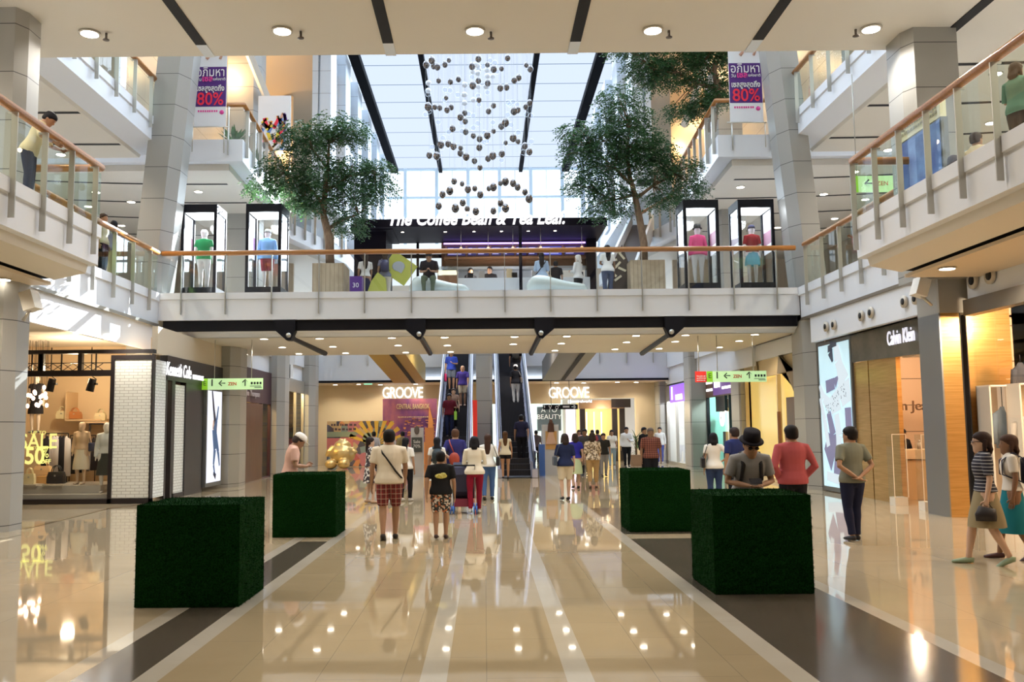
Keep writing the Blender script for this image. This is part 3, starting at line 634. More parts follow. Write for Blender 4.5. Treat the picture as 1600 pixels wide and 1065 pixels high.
# ================================================================== banners
PURPLE = mat('banner_purple', (.075, .015, .19), .5); RED = mat('banner_red', (.80, .02, .06), .5); BWHITE = mat('banner_white', (.78, .80, .84), .4)
PINKM = mat('banner_pink', (.7, .05, .3), .5); SKIN = mat('printed_skin', (.6, .35, .25), .6); BBLUE = mat('banner_blue', (.12, .25, .6), .5)
def banner(label, us, v0, v1, Y, tilt):
    A = atY(us[0], v0, Y); B_ = atY(us[1], v1, Y); w = atY(us[1], v1, Y).x - atY(us[0], v1, Y).x; cx = (atY(us[0], v1, Y).x + B_.x) / 2
    t = thing('sale_banner', label, 'banner', (cx, Y, B_.z), 0, 'tall sale banners'); z0 = B_.z; z1 = A.z + 1.2
    zz = lambda v: atY(us[0], v, Y).z
    g = G(); g.box(cx - w / 2, cx + w / 2, Y - .01, Y + .01, z0, z1); s = g.obj('banner_sheet', BWHITE, t)
    g = G(); g.box(cx - w / 2 + .01, cx + w / 2 - .01, Y - .016, Y - .008, zz(v0 + 96), zz(v0 + 34)); g.obj('purple_panel', PURPLE, s)
    h = .3
    text('\u0e2d\u0e20\u0e34\u0e21\u0e2b\u0e32', .40, (cx, Y - .03, zz(v0 + 43)), PAPER, s, ext=.004, fit=w * .86)
    text('\u0e27\u0e31\u0e19', .14, (cx - w * .36, Y - .03, zz(v0 + 54)), PAPER, s, ext=.004); text('\u0e40\u0e0b\u0e25', .24, (cx - w * .1, Y - .03, zz(v0 + 53)), PINKM, s, ext=.004, bold=.008)
    text('\u0e41\u0e2b\u0e48\u0e07\u0e0a\u0e32\u0e15\u0e34', .12, (cx + w * .27, Y - .03, zz(v0 + 53.5)), PAPER, s, ext=.004)
    text('\u0e40\u0e0b\u0e25\u0e2a\u0e39\u0e07\u0e2a\u0e38\u0e14\u0e16\u0e36\u0e07', .24, (cx, Y - .03, zz(v0 + 68)), PAPER, s, ext=.004, bold=.004, fit=w * .86)
    text('80%', .56, (cx, Y - .03, zz(v0 + 85)), RED, s, ext=.004, bold=.006, fit=w * .82)
    g = G(); rnd = random.Random(3)
    for k in range(9): x = cx - .38 + k * .07 + rnd.uniform(0, .01); g.box(x, x + .045, Y - .02, Y - .01, zz(v0 + 103) - .03, zz(v0 + 103) + .03)
    g.obj('logo_row', PINKM, s); g = G(); g.cyl((cx + .36, Y - .02, zz(v0 + 105)), .07, .01, 14, axis=(0, 1, 0)); g.obj('round_logo', PINKM, s)
    g = G(); g.tube([(cx - .1, Y - .02, z1 - .05), (cx - .04, Y - .02, zz(v0 + 16)), (cx - .14, Y - .02, zz(v0 + 22))], .05, 6); g.tube([(cx + .3, Y - .02, z1 - .4), (cx + .34, Y - .02, zz(v0 + 14)), (cx + .28, Y - .02, zz(v0 + 22))], .04, 6); g.obj('printed_legs', SKIN, s)
    g = G(); g.rbox((cx + .04, Y - .02, zz(v0 + 2)), .3, .01, .34, rm('Y', .3)); g.obj('printed_dress', BBLUE, s)
    g = G(); g.tube([(cx - w / 2 - .1, Y, z0 - .02), (cx + w / 2 + .1, Y, z0 - .02)], .018, 6)
    g.tube([(cx - w / 2 - .04 + (0 if tilt > 0 else w + .08), Y, z0 - .02), (cx - w / 2 - .04 + (0 if tilt > 0 else w + .08), Y, z0 - .8)], .016, 6); g.tube([(cx + w / 2 * tilt * .9, Y, z0 - .02), (cx + w / 2 * tilt * .9, Y, z0 - .85)], .016, 6); g.obj('stand_frame', STEEL, t)
banner('tall purple and white 80% sale banner on the left terrace', (303, 353), 71, 197, 27.3, 1)
banner('tall purple and white 80% sale banner on the right terrace', (1141, 1193), 65, 190, 27.3, -1)
a = atY(404, 150, 33); b = atY(453, 215, 33)
t = thing('sports_banner', 'small white banner printed with colourful running figures', 'banner', (a.x, 33, b.z))
g = G(); g.box(a.x, b.x, 32.98, 33.02, b.z - .5, a.z); s = g.obj('banner_sheet', BWHITE, t)
g = G(); rnd = random.Random(5)
MC = [RED, BBLUE, mat('print_orange', (.9, .3, .05), .5), mat('print_yellow', (.8, .6, .05), .5), SKIN, mat('print_black', (.03, .03, .05), .5), PURPLE]
for k in range(34):
    x = a.x + .12 + (b.x - a.x - .3) * rnd.random(); z = b.z - .3 + (a.z - b.z - .2) * rnd.random() * .8
    g.rbox((x, 32.97, z), rnd.uniform(.06, .14), .012, rnd.uniform(.2, .42), rm('Y', rnd.uniform(-.9, .9)), k % 7)
g.obj('printed_figures', MC, s)
g = G()
for x in (a.x, b.x): g.box(x - .015, x + .015, 33.02, 33.06, 9.9 + .9, a.z)
g.obj('stand_frame', STEEL, t)

# ================================================================== display cases on the bridge
CASEG = mat('case_graphic_white', (.78, .80, .86), .3, emit=(.8, .85, 1), es=.25); CASEP = mat('case_graphic_pink', (.45, .20, .32), .4)
CASELIT = emit_mat('case_light', (.9, .96, 1), 3.2)
CASES = []
def case(x0, x1, label, side):
    y0, y1, z0, z1 = 26.55, 27.6, L2, 8.48; t = thing('display_case', label, 'display case', ((x0 + x1) / 2, (y0 + y1) / 2, z0), 0, 'mannequin display cases')
    g = G(); g.box(x0, x1, y0, y1, z0, 5.98); g.obj('base', BLACK, t)
    g = G(); g.box(x0, x1, y0, y1, 8.24, z1); g.obj('top_box', BLACK, t)
    g = G(); g.box(x0 + .1, x1 - .1, y0 + .08, y1 - .08, 8.22, 8.24); g.obj('light_panel', CASELIT, t)
    for x, y in ((x0, y0), (x1 - .09, y0), (x0, y1 - .09), (x1 - .09, y1 - .09)):
        g = G(); g.box(x, x + .09, y, y + .09, 5.98, 8.24); g.obj('corner_post', BLACK, t)
    g = G()
    for x in (x0 + .02, x1 - .02): g.quad((x, y0 + .09, 5.98), (x, y1 - .09, 5.98), (x, y1 - .09, 8.24), (x, y0 + .09, 8.24))
    for y in (y0 + .02, y1 - .02): g.quad((x0 + .09, y, 5.98), (x1 - .09, y, 5.98), (x1 - .09, y, 8.24), (x0 + .09, y, 8.24))
    g.obj('glass_pane', SHOPGLASS, t)
    g = G()
    for x in (x0 + .035, x1 - .035):
        g.box(x - .006, x + .006, y0 + .1, y1 - .1, 7.62, 8.22, 0); g.box(x - .006, x + .006, y0 + .1, y1 - .1, 7.22, 7.62, 1); g.box(x - .006, x + .006, y0 + .1, y1 - .1, 6.95, 7.22, 0)
    g.obj('side_graphic', [CASEG, CASEP], t)
    glow(((x0 + x1) / 2, (y0 + y1) / 2 - .2, 8.12), 30, (.9, .95, 1), .2)
    CASES.append(((x0 + x1) / 2, (y0 + y1) / 2, 5.985))
case(-8.96, -7.90, 'tall black glass case holding a mannequin in green t-shirt', -1)
case(-7.04, -5.98, 'tall black glass case holding a mannequin in blue jacket', -1)
case(5.97, 7.02, 'tall black glass case holding a mannequin in pink hoodie', 1)
case(7.60, 8.67, 'tall black glass case holding a mannequin in red t-shirt', 1)

# ================================================================== planters
OAK = line_mat('oak_planks', (.50, .38, .24), (.22, .15, .09), {'X': (.13, .02)}, .5, 0, .012, vary=.3, tint=(.55, .44, .30))
def planter(u0, u1, v, label):
    a = atY(u0, v, 27.3); b = atY(u1, v, 27.3); t = thing('tree_planter', label, 'planter', ((a.x + b.x) / 2, 27.9, L2), 0, 'oak tree planters')
    z = a.z; g = G(); w = .06; y0, y1 = 27.3, 28.5
    for x0, x1, ya, yb in ((a.x, b.x, y0, y0 + w), (a.x, b.x, y1 - w, y1), (a.x, a.x + w, y0 + w, y1 - w), (b.x - w, b.x, y0 + w, y1 - w)): g.box(x0, x1, ya, yb, L2, z)
    g.obj('planter_box', OAK, t)
    g = G(); g.box(a.x + w, b.x - w, y0 + w, y1 - w, L2, z - .08); g.obj('soil', mat('soil', (.05, .035, .02), .9), t)
    return Vector(((a.x + b.x) / 2, 27.9, z - .08))
PL = planter(488, 537, 411, 'square oak planter holding the left tree'); PR = planter(985, 1039, 406, 'square oak planter holding the right tree')

# ================================================================== cloud benches
CLOUD = mat('white_gloss_bench', (.64, .70, .65), .25, coat=.5)
def cloud(u0, u1, v0, v1, label, seed, flip):
    Y = 26.6; a = atY(u0, v1, Y); b = atY(u1, v0, Y); t = thing('cloud_bench', label, 'bench', ((a.x + b.x) / 2, Y, L2), 0, 'white cloud benches')
    W = b.x - a.x; g = G(); n = 14; rings = []
    for i in range(n + 1):
        q = i / n; qq = 1 - q if flip else q
        h = (.46 + .10 * math.cos((qq - .15) * 5.5)) * (1 - .35 * max(0, qq - .6) / .4)
        e = max(.12, math.sqrt(max(0, 1 - (2 * q - 1) ** 6)))
        hh = h * (.45 + .55 * e); ww = .42 * e
        rings.append([Vector((a.x + W * q, Y + ww * math.cos(2 * PI * k / 14), L2 + .06 + hh / 2 * (1 + math.copysign(abs(math.sin(2 * PI * k / 14)) ** .7, math.sin(2 * PI * k / 14))))) for k in range(14)])
    g.loft(rings); g.obj('seat', CLOUD, t)
    g = G()
    for q in (.15, .5, .85): g.cyl((a.x + W * q, Y - .2, L2), .03, .08, 8); g.cyl((a.x + W * q, Y + .2, L2), .03, .08, 8)
    g.obj('foot', BLACK, t)
cloud(640, 734, 428, 449, 'white cloud shaped bench the seated man is on', 1, False); cloud(823, 918, 425, 448, 'white cloud shaped bench, empty, right of the seated man', 2, False)
# ================================================================== people
def solidify(g, name, voxel, mats, parent, smooth=6, extra=None, world=False):
    """merge overlapping closed forms into one continuous skin"""
    me = g.mesh('tmp', mats[0]); o = bpy.data.objects.new('tmp', me); C.objects.link(o)
    r = o.modifiers.new('r', 'REMESH'); r.mode = 'VOXEL'; r.voxel_size = voxel; r.use_smooth_shade = True
    s = o.modifiers.new('s', 'SMOOTH'); s.iterations = smooth; s.factor = .5
    dg = bpy.context.evaluated_depsgraph_get(); dg.update()
    m2 = bpy.data.meshes.new_from_object(o.evaluated_get(dg)); bpy.data.objects.remove(o); bpy.data.meshes.remove(me)
    m2.materials.clear()
    for m in mats: m2.materials.append(m)
    if extra and extra.f:
        q = G(); q.v = [tuple(v.co) for v in m2.vertices]; q.f = [tuple(p.vertices) for p in m2.polygons]; q.m = [0] * len(q.f); q.sm = [True] * len(q.f)
        q.add(extra.v, extra.f, 0); k = len(q.m) - len(extra.m)
        q.m[k:] = extra.m; q.sm[k:] = extra.sm
        bpy.data.meshes.remove(m2); m2 = q.mesh(name, mats)
    else: m2.name = name
    ob = bpy.data.objects.new(name, m2); C.objects.link(ob)
    if world: attach(ob, parent)
    else: ob.parent = parent
    return ob
def col_mat(c, pre='cloth', rough=.85): return mat('%s_%.3f_%.3f_%.3f' % (pre, *c), c, rough, spec=.15 if pre in ('cloth', 'hair', 'felt') else .4)
SK = {'tan': (.36, .20, .12), 'pale': (.55, .36, .26), 'brown': (.22, .115, .065), 'white': (.80, .80, .80)}
EYE = mat('eye_dark', (.02, .015, .015), .3); LIP = mat('lip', (.35, .12, .10), .5)
def lerp(a, b, t): return a + (b - a) * t
NP = [0]
def person(label, loc, face, h=1.68, skin='tan', top=(.8, .8, .8), sleeve=.4, bottom='pants', bcol=(.03, .04, .08), shoe=(.03, .03, .03),
           hair=(.012, .01, .01), hairdo='short', arms=('down', 'down'), stride=.0, lean=0., neck=0., female=False, sit=False, hem=None, wide=1.,
           group=None, top_mat=None, bot_mat=None, hat=None, bag=None, res=None, cat='person', kind='person', headturn=0., neckline=.0, barefoot=False, toplen=None):
    """face = direction they look (radians, 0 = towards +Y i.e. away from the camera)"""
    t = thing(kind, label, cat, loc, face, group)
    S = h / 1.70; vox = (res or (.013 if Vector(loc).length < 21 else .018))
    sk = col_mat(SK[skin] if isinstance(skin, str) else skin, 'skin', .55 if kind == 'person' else .3)
    V = lambda x, y, z: Vector((x * wide if abs(z) > 0 else x, y, z))
    hipz = .90; sw = (.185 if not female else .165) * wide; hw = (.092 if not female else .098) * (.5 + wide / 2)
    drop = 0.
    if sit: drop = hipz - .50
    R = rm('X', -lean)
    piv = Vector((0, 0, hipz))
    def U(p): # upper body lean
        return piv + R @ (Vector(p) - piv) - Vector((0, 0, drop))
    def D(p): return Vector(p) - Vector((0, 0, drop))
    # torso rings (z, rx, ry, y offset)
    if female: TR = [(.80, .10, .085, 0), (.86, .165, .115, -.01), (.93, .168, .115, -.01), (1.04, .125, .092, 0), (1.10, .120, .09, 0), (1.20, .140, .105, .015), (1.28, .150, .11, .012), (1.36, .150, .088, 0), (1.415, .120, .07, -.005), (1.45, .055, .052, 0)]
    else: TR = [(.80, .09, .085, 0), (.86, .155, .11, 0), (.93, .160, .112, 0), (1.04, .145, .105, 0), (1.14, .155, .11, 0), (1.25, .175, .118, 0), (1.33, .185, .112, 0), (1.385, .172, .092, -.005), (1.425, .130, .075, -.008), (1.455, .085, .066, -.008), (1.48, .062, .058, -.004)]
    def torso(g, off=0., z0=0., z1=9., loose=0.):
        rings = []
        TT = [r for r in TR if z0 <= r[0] <= z1]
        for z, rx, ry, oy in TT:
            e_ = off + loose * max(0., min(1., (1.12 - z) / .2)); rings.append([U((( rx * wide + e_) * math.cos(2 * PI * k / 20), (ry * (.4 + .6 * wide) + e_ * .8) * math.sin(2 * PI * k / 20) + oy, z)) for k in range(20)])
        g.loft(rings)
    # arms
    arm = []
    for i, s in enumerate((-1, 1)):
        sh = Vector((s * sw, 0, 1.375)); a = arms[i]
        if a == 'down': el = sh + Vector((s * .055, -.02, -.28)); wr = el + Vector((s * .01, .05, -.25))
        elif a == 'fwd': el = sh + Vector((s * .04, .11, -.26)); wr = el + Vector((s * -.01, .12, -.22))
        elif a == 'rear': el = sh + Vector((s * .06, -.11, -.26)); wr = el + Vector((s * .0, -.03, -.25))
        elif a == 'back': el = sh + Vector((s * .10, -.10, -.26)); wr = Vector((s * .03, -.17, .93 + .03 * i))
        elif a == 'hold': el = sh + Vector((s * .06, .04, -.27)); wr = Vector((s * .06, .27, 1.12))
        elif a == 'phone': el = sh + Vector((s * .10, .06, -.25)); wr = Vector((s * .055, .30, 1.22))
        elif a == 'hip': el = sh + Vector((s * .20, -.09, -.22)); wr = Vector((s * .17, .02, 1.02))
        elif a == 'pocket': el = sh + Vector((s * .11, -.07, -.26)); wr = Vector((s * .17, .05, .93))
        elif a == 'rail': el = sh + Vector((s * .10, .16, -.20)); wr = el + Vector((-s * .08, .22, .0))
        elif a == 'up': el = sh + Vector((s * .10, .12, -.18)); wr = el + Vector((-s * .02, .16, .16))
        elif a == 'bag': el = sh + Vector((s * .07, -.03, -.27)); wr = el + Vector((-s * .01, .20, .04))
        else: el = sh + Vector(a[0]); wr = el + Vector(a[1])
        arm.append((U(sh), U(el), U(wr)))
    def arms_geo(g, off=0., f=1., r0=1.):
        for sh, el, wr in arm:
            inn = sh + (U((0, 0, 1.37)) - sh) * .35
            A = [inn, sh, sh.lerp(el, .5), el, el.lerp(wr, .45), wr]; r = [.058, .056, .047, .040, .038, .026]
            if f < 1:
                # sleeve ends at fraction f of the arm (0..1 over both bones)
                L1 = .5
                if f <= L1: A = [inn, sh, sh.lerp(el, f / L1 * .6), sh.lerp(el, f / L1)]; r = [.058, .058, .055, .053]
                else: A = [inn, sh, sh.lerp(el, .5), el, el.lerp(wr, (f - L1) / (1 - L1))]; r = [.058, .056, .050, .044, .038]
            g.tube([p for p in A], [q * (.9 if female else 1.) * (.6 + .4 * wide) + off for q in r], 12)
    # legs
    leg = []
    for i, s in enumerate((-1, 1)):
        d = stride * s
        hip = Vector((s * hw, 0, hipz - .02))
        if sit: kn = Vector((s * .14, .44, hipz - .02)); an = Vector((s * .12, .42, .08 + drop))
        else:
            an = Vector((s * (hw - .01), d, .075 + (abs(d) * .22 if d < 0 else 0))); kn = Vector((s * hw, d * .42 + .03 + abs(d) * .12, .49))
        leg.append((D(hip), D(kn), D(an), d))
    def legs_geo(g, off=0., f=1., flare=0.):
        for hip, kn, an, d in leg:
            A = [hip + Vector((0, 0, .05)), hip.lerp(kn, .12), hip.lerp(kn, .5), kn, kn.lerp(an, .3), kn.lerp(an, .7), an]; r = [.085, .092, .078, .055, .056, .041, .036]
            T = [0, .06, .25, .5, .65, .85, 1.]
            if f < 1:
                B = []; Rr = []
                for p, q, tt in zip(A, r, T):
                    if tt < f: B.append(p); Rr.append(q)
                e = hip.lerp(kn, f / .5) if f <= .5 else kn.lerp(an, (f - .5) / .5); B.append(e); Rr.append(lerp(.09, .055, f / .5) if f <= .5 else lerp(.058, .042, (f - .5) * 2)); A, r = B, Rr
            m = len(r)
            g.tube(A, [q * (.55 + .45 * wide) + off * (1 + flare * k / m) for k, q in enumerate(r)], 12)
    # head
    hd = U((0, .004, 1.562)); HR = R @ rm('Z', headturn) @ rm('X', neck)
    nk = U((0, -.005, 1.44)); hc = hd + (HR @ Vector((0, 0, .0))) + Vector((0, -math.sin(neck) * .07 * 0, 0)) + R @ Vector((0, -neck * .12, neck * .05))
    HS = 1.12
    H = lambda x, y, z: hc + HR @ Vector((x, y, z)) * HS + Vector((0, 0, -.008))
    b = G(); torso(b, -.004); arms_geo(b); legs_geo(b)
    b.tube([nk - Vector((0, 0, .06)), nk - Vector((0, 0, .01)), H(0, -.015, -.05)], [.085, .060, .056], 12)
    # skull + face, built as lofted rings of the head from chin to crown
    hr = [(-.118, .030, .034, .052), (-.100, .048, .058, .035), (-.07, .062, .078, .018), (-.03, .070, .090, .006), (.01, .074, .096, 0), (.05, .075, .098, -.004), (.085, .062, .082, -.006), (.112, .034, .046, -.006)]
    b.loft([[H(rx * math.cos(2 * PI * k / 16), ry * math.sin(2 * PI * k / 16) + oy, z) for k in range(16)] for z, rx, ry, oy in hr])
    b.tube([H(0, .088, .018), H(0, .108, -.018), H(0, .086, -.03)], [.010, .014, .010], 8)
    for s in (-1, 1): b.ell(H(s * .076, -.005, -.005), .011, .02, .032, HR, 8, 6)
    # hands and feet
    ex = G(); fine = Vector(loc).length < 22
    for i, (sh, el, wr) in enumerate(arm):
        s = (-1, 1)[i]; d = (wr - el).normalized(); a = arms[i]
        if a == 'back': d = Vector((-s * .9, -.1, -.3)).normalized()
        if a in ('phone', 'hold'): d = Vector((-s * .35, .6, .5)).normalized()
        side = Vector((0, 1, 0)); side = (side - d * side.dot(d)).normalized() if abs(d.y) < .9 else Vector((1, 0, 0)); pn = d.cross(side)
        b.tube([wr - d * .01, wr + d * .03, wr + d * .075, wr + d * .092], [(.026, .022), (.036, .018), (.041, .016), (.034, .012)], 10, flat=side)
        if pn.dot(Vector((-s, 0, 0))) < 0: pn = -pn
        for q, (o_, ln) in enumerate(((-.029, .058), (-.010, .070), (.010, .075), (.028, .065))):
            base = wr + d * .082 + side * o_; c1 = .25 if a not in ('phone', 'hold', 'rail', 'bag') else .8
            m1 = base + (d + pn * c1 * .5).normalized() * ln * .5; m2 = m1 + (d + pn * c1 * 1.6).normalized() * ln * .5
            ex.tube([base - d * .012, m1, m2], [.0098, .0092, .007], 6)
        th = wr + d * .03 + side * .03
        ex.tube([th - side * .012, th + side * .022 + d * .022, th + side * .026 + d * .052 + pn * .012], [.012, .011, .008], 6)
    for hip, kn, an, d in leg:
        pit = .5 if (d < -.08 and not sit) else 0.; f = Vector((0, math.cos(pit), -math.sin(pit)))
        b.tube([an + Vector((0, -.045, -.035)), an + Vector((0, .0, -.03)), an + f * .10 + Vector((0, 0, -.05)), an + f * .155 + Vector((0, 0, -.055)), an + f * .18 + Vector((0, 0, -.055))], [.026, (.034, .034), (.040, .024), (.040, .017), (.02, .01)], 10, flat=(1, 0, 0))
    for s in (-1, 1):
        ex.ell(H(s * .028, .084, .012), .011, .006, .006, HR, 8, 6, 1); ex.rbox(H(s * .029, .088, .032), .03, .006, .006, HR, 1)
    ex.rbox(H(0, .083, -.058), .042, .012, .009, HR, 2)
    if kind != 'person': ex = G() if True else ex
    body = solidify(b, 'body', vox, [sk, EYE, LIP], t, 5, ex)
    # ---- clothes
    tm = top_mat or col_mat(top); bm = bot_mat or col_mat(bcol)
    lo = toplen if toplen is not None else (.86 if bottom not in ('skirt', 'dress') else .93)
    if sleeve >= 0 and top is not None:
        g = G(); torso(g, .014, lo - .01, 1.46, .040 if bottom not in ('skirt', 'dress') else .012); 
        if toplen is not None or True:
            z0 = TR[0][0]
        if sleeve > 0: arms_geo(g, .012, sleeve)
        solidify(g, 'top', vox, [tm], t, 4)
    if bottom in ('pants', 'shorts', 'leggings'):
        f = {'pants': .985, 'leggings': .97, 'shorts': .46}[bottom]
        if hem: f = hem
        g = G(); torso(g, .008, .79, 1.0); legs_geo(g, .006 if bottom == 'leggings' else .016, f, .6 if bottom == 'shorts' else 0.)
        solidify(g, 'shorts' if bottom == 'shorts' else 'trousers', vox, [bm], t, 4)
    elif bottom in ('skirt', 'dress'):
        zh = hem or .48; g = G(); rings = []
        for k in range(7):
            q = k / 6; z = lerp(1.04, zh, q); rx = lerp(.135, .215, min(1, q * 1.3)); ry = lerp(.10, .16, min(1, q * 1.3))
            rings.append([D(((rx * wide + .006 * math.sin(a_ * 7 + k) * q) * math.cos(a_), (ry + .006 * math.sin(a_ * 7) * q + abs(stride) * .3 * q) * math.sin(a_), z)) for a_ in [2 * PI * j / 28 for j in range(28)]])
        g.loft(rings); g.f.pop(); g.m.pop(); g.sm.pop(); g.obj('skirt', bm).parent = t
    # shoes
    if not barefoot:
        for hip, kn, an, d in leg:
            g = G(); pit = .5 if (d < -.08 and not sit) else 0.; f = Vector((0, math.cos(pit), -math.sin(pit)))
            g.tube([an + Vector((0, -.06, -.035)), an + Vector((0, -.02, -.028)), an + f * .09 + Vector((0, 0, -.043)), an + f * .16 + Vector((0, 0, -.052)), an + f * .20 + Vector((0, 0, -.056))], [(.02, .03), (.042, .044), (.047, .032), (.046, .023), (.02, .014)], 12, flat=(1, 0, 0))
            g.obj('shoe', col_mat(shoe, 'leather', .5)).parent = t
    # hair
    if hairdo != 'bald':
        hm = col_mat(hair, 'hair', .6); g = G()
        n = 16; rings = []
        for z, rx, ry, oy in ((-.055, .060, .050, -.045), (-.03, .079, .075, -.028), (.0, .083, .086, -.022), (.03, .086, .094, -.016), (.06, .087, .103, -.006), (.09, .076, .094, -.006), (.115, .055, .068, -.008), (.13, .024, .03, -.008)):
            if hairdo == 'short' and z < -.04: rx *= .86; ry *= .8
            rings.append([H(rx * math.cos(2 * PI * k / n), ry * math.sin(2 * PI * k / n) + oy, z) for k in range(n)])
        g.loft(rings)
        if hairdo in ('long', 'bob', 'pony', 'bun'):
            zl = {'long': -.36, 'bob': -.14, 'pony': -.30, 'bun': -.05}[hairdo]; wd = {'long': .085, 'bob': .092, 'pony': .03, 'bun': .02}[hairdo]
            g.tube([H(0, -.05, .04), H(0, -.075, -.06), H(0, -.085, zl * .55), H(0, -.075, zl)], [(.078, .05), (max(wd, .05), .04), (wd, .035), (wd * .6, .018)], 14, flat=HR @ Vector((1, 0, 0)))
            if hairdo == 'bob': g.tube([H(-.07, -.02, .03), H(-.085, -.01, -.10)], [.03, .022], 8); g.tube([H(.07, -.02, .03), H(.085, -.01, -.10)], [.03, .022], 8)
            if hairdo == 'bun': g.ell(H(0, -.11, .05), .045, .045, .045)
        solidify(g, 'hair', .010 if fine else .014, [hm], t, 3)
    if hat:
        kind_, hc_ = hat; m = col_mat(hc_, 'felt', .8); g = G()
        if kind_ == 'cap':
            g.loft([[H(.084 * c * math.cos(2 * PI * k / 18), .104 * c * math.sin(2 * PI * k / 18) - .002, z) for k in range(18)] for z, c in ((.045, 1.04), (.07, 1.05), (.105, .95), (.135, .68), (.147, .2))])
            g.loft([[H(.075 * c * math.cos(PI * k / 9), .09 + y_ * math.sin(PI * k / 9) * c, zz_) for k in range(10)] for c, y_, zz_ in ((1, .085, .048), (1, .085, .058))])
        else:
            g.loft([[H(.086 * c * math.cos(2 * PI * k / 18), .106 * c * math.sin(2 * PI * k / 18), z) for k in range(18)] for z, c in ((.055, 1.05), (.12, 1.02), (.165, .95), (.175, .6))])
            rr = {'fedora': (1.55, 1.7), 'sun': (1.9, 2.0), 'bucket': (1.35, 1.45)}[kind_]
            g.loft([[H(.086 * c * math.cos(2 * PI * k / 22), .106 * c * math.sin(2 * PI * k / 22), z) for k in range(22)] for z, c in ((.07, 1.0), (.060, rr[0]), (.056, rr[1]), (.066, rr[0]), (.075, 1.0))], False)
        g.obj('hat', m).parent = t
    if bag:
        for bb in bag:
            kind_, bc, s = bb; m = col_mat(bc, 'leather', .5); 
            if kind_ == 'cross':    # strap over one shoulder with pouch at the hip
                g = G(); P = [U((s * .155, -.02, 1.43)), U((s * .10, -.125, 1.33)), U((0, -.14, 1.20)), U((-s * .10, -.135, 1.06)), U((-s * .19, -.10, .95)), U((-s * .2, .02, .93))]
                P2 = [U((-s * .2, .02, .93)), U((-s * .1, .13, 1.08)), U((.0, .15, 1.22)), U((s * .12, .12, 1.36)), U((s * .155, -.02, 1.43))]
                g.tube(P, (.022, .006), 6, flat=(0, 0, 1)); g.tube(P2, (.022, .006), 6, flat=(0, 0, 1)); g.obj('bag_strap', m).parent = t
            elif kind_ == 'backpack':
                g = G(); g.tube([U((0, -.16, 1.02)), U((0, -.20, 1.08)), U((0, -.20, 1.28)), U((0, -.16, 1.38))], [(.12, .05), (.145, .085), (.14, .08), (.09, .04)], 14, flat=(1, 0, 0)); g.obj('backpack', m).parent = t
                for q in (-1, 1): g = G(); g.tube([U((q * .10, -.13, 1.38)), U((q * .105, -.02, 1.45)), U((q * .105, .115, 1.34)), U((q * .12, .12, 1.15)), U((q * .15, -.10, 1.06))], (.024, .008), 6, flat=(1, 0, 0)); g.obj('bag_strap', m).parent = t
            elif kind_ == 'sling':  # soft bag at the back/hip hanging by a strap from shoulder s
                g = G(); g.ell(U((s * .02, -.22, .98)), .13, .07, .16); g.obj('sling_bag', m).parent = t
                g = G(); g.tube([U((s * .02, -.18, 1.10)), U((s * .12, -.14, 1.34)), U((s * .15, -.02, 1.44)), U((s * .08, .12, 1.30))], (.014, .006), 6); g.obj('bag_strap', m).parent = t
            elif kind_ == 'shoulder':  # handbag under the arm
                x = s * (sw + .10); g = G(); g.rbox(U((x, -.03, 1.0)), .09, .30, .24, rm('Y', 0)); o = g.obj('handbag', m); o.parent = t
                bv = o.modifiers.new('b', 'BEVEL'); bv.width = .03; bv.segments = 3
                g = G(); g.tube([U((x, -.14, 1.10)), U((s * (sw - .03), -.04, 1.435)), U((x, .08, 1.10))], .009, 6); g.obj('bag_strap', m).parent = t
            elif kind_ == 'clutch':
                wr = arm[0 if s < 0 else 1][2]; g = G(); g.tube([wr + Vector((0, .0, -.10)), wr + Vector((0, .02, -.2)), wr + Vector((0, .02, -.27))], [(.05, .10), (.06, .13), (.05, .12)], 10, flat=(1, 0, 0)); g.obj('handbag', m).parent = t
                g = G(); g.tube([wr + Vector((0, -.06, -.11)), wr + Vector((0, .0, -.03)), wr + Vector((0, .07, -.11))], .006, 5); g.obj('bag_strap', m).parent = t
            elif kind_ == 'shopping':
                wr = arm[0 if s < 0 else 1][2] + Vector((0, .03, -.1)); g = G(); g.rbox(wr + Vector((0, 0, -.21)), .10, .26, .32); g.obj('shopping_bag', m).parent = t
                g = G(); g.tube([wr + Vector((0, -.07, -.05)), wr + Vector((0, 0, .03)), wr + Vector((0, .07, -.05))], .005, 5); g.obj('bag_strap', m).parent = t
    if S != 1.: t.scale = (S, S, S)
    return t, arm, H, U
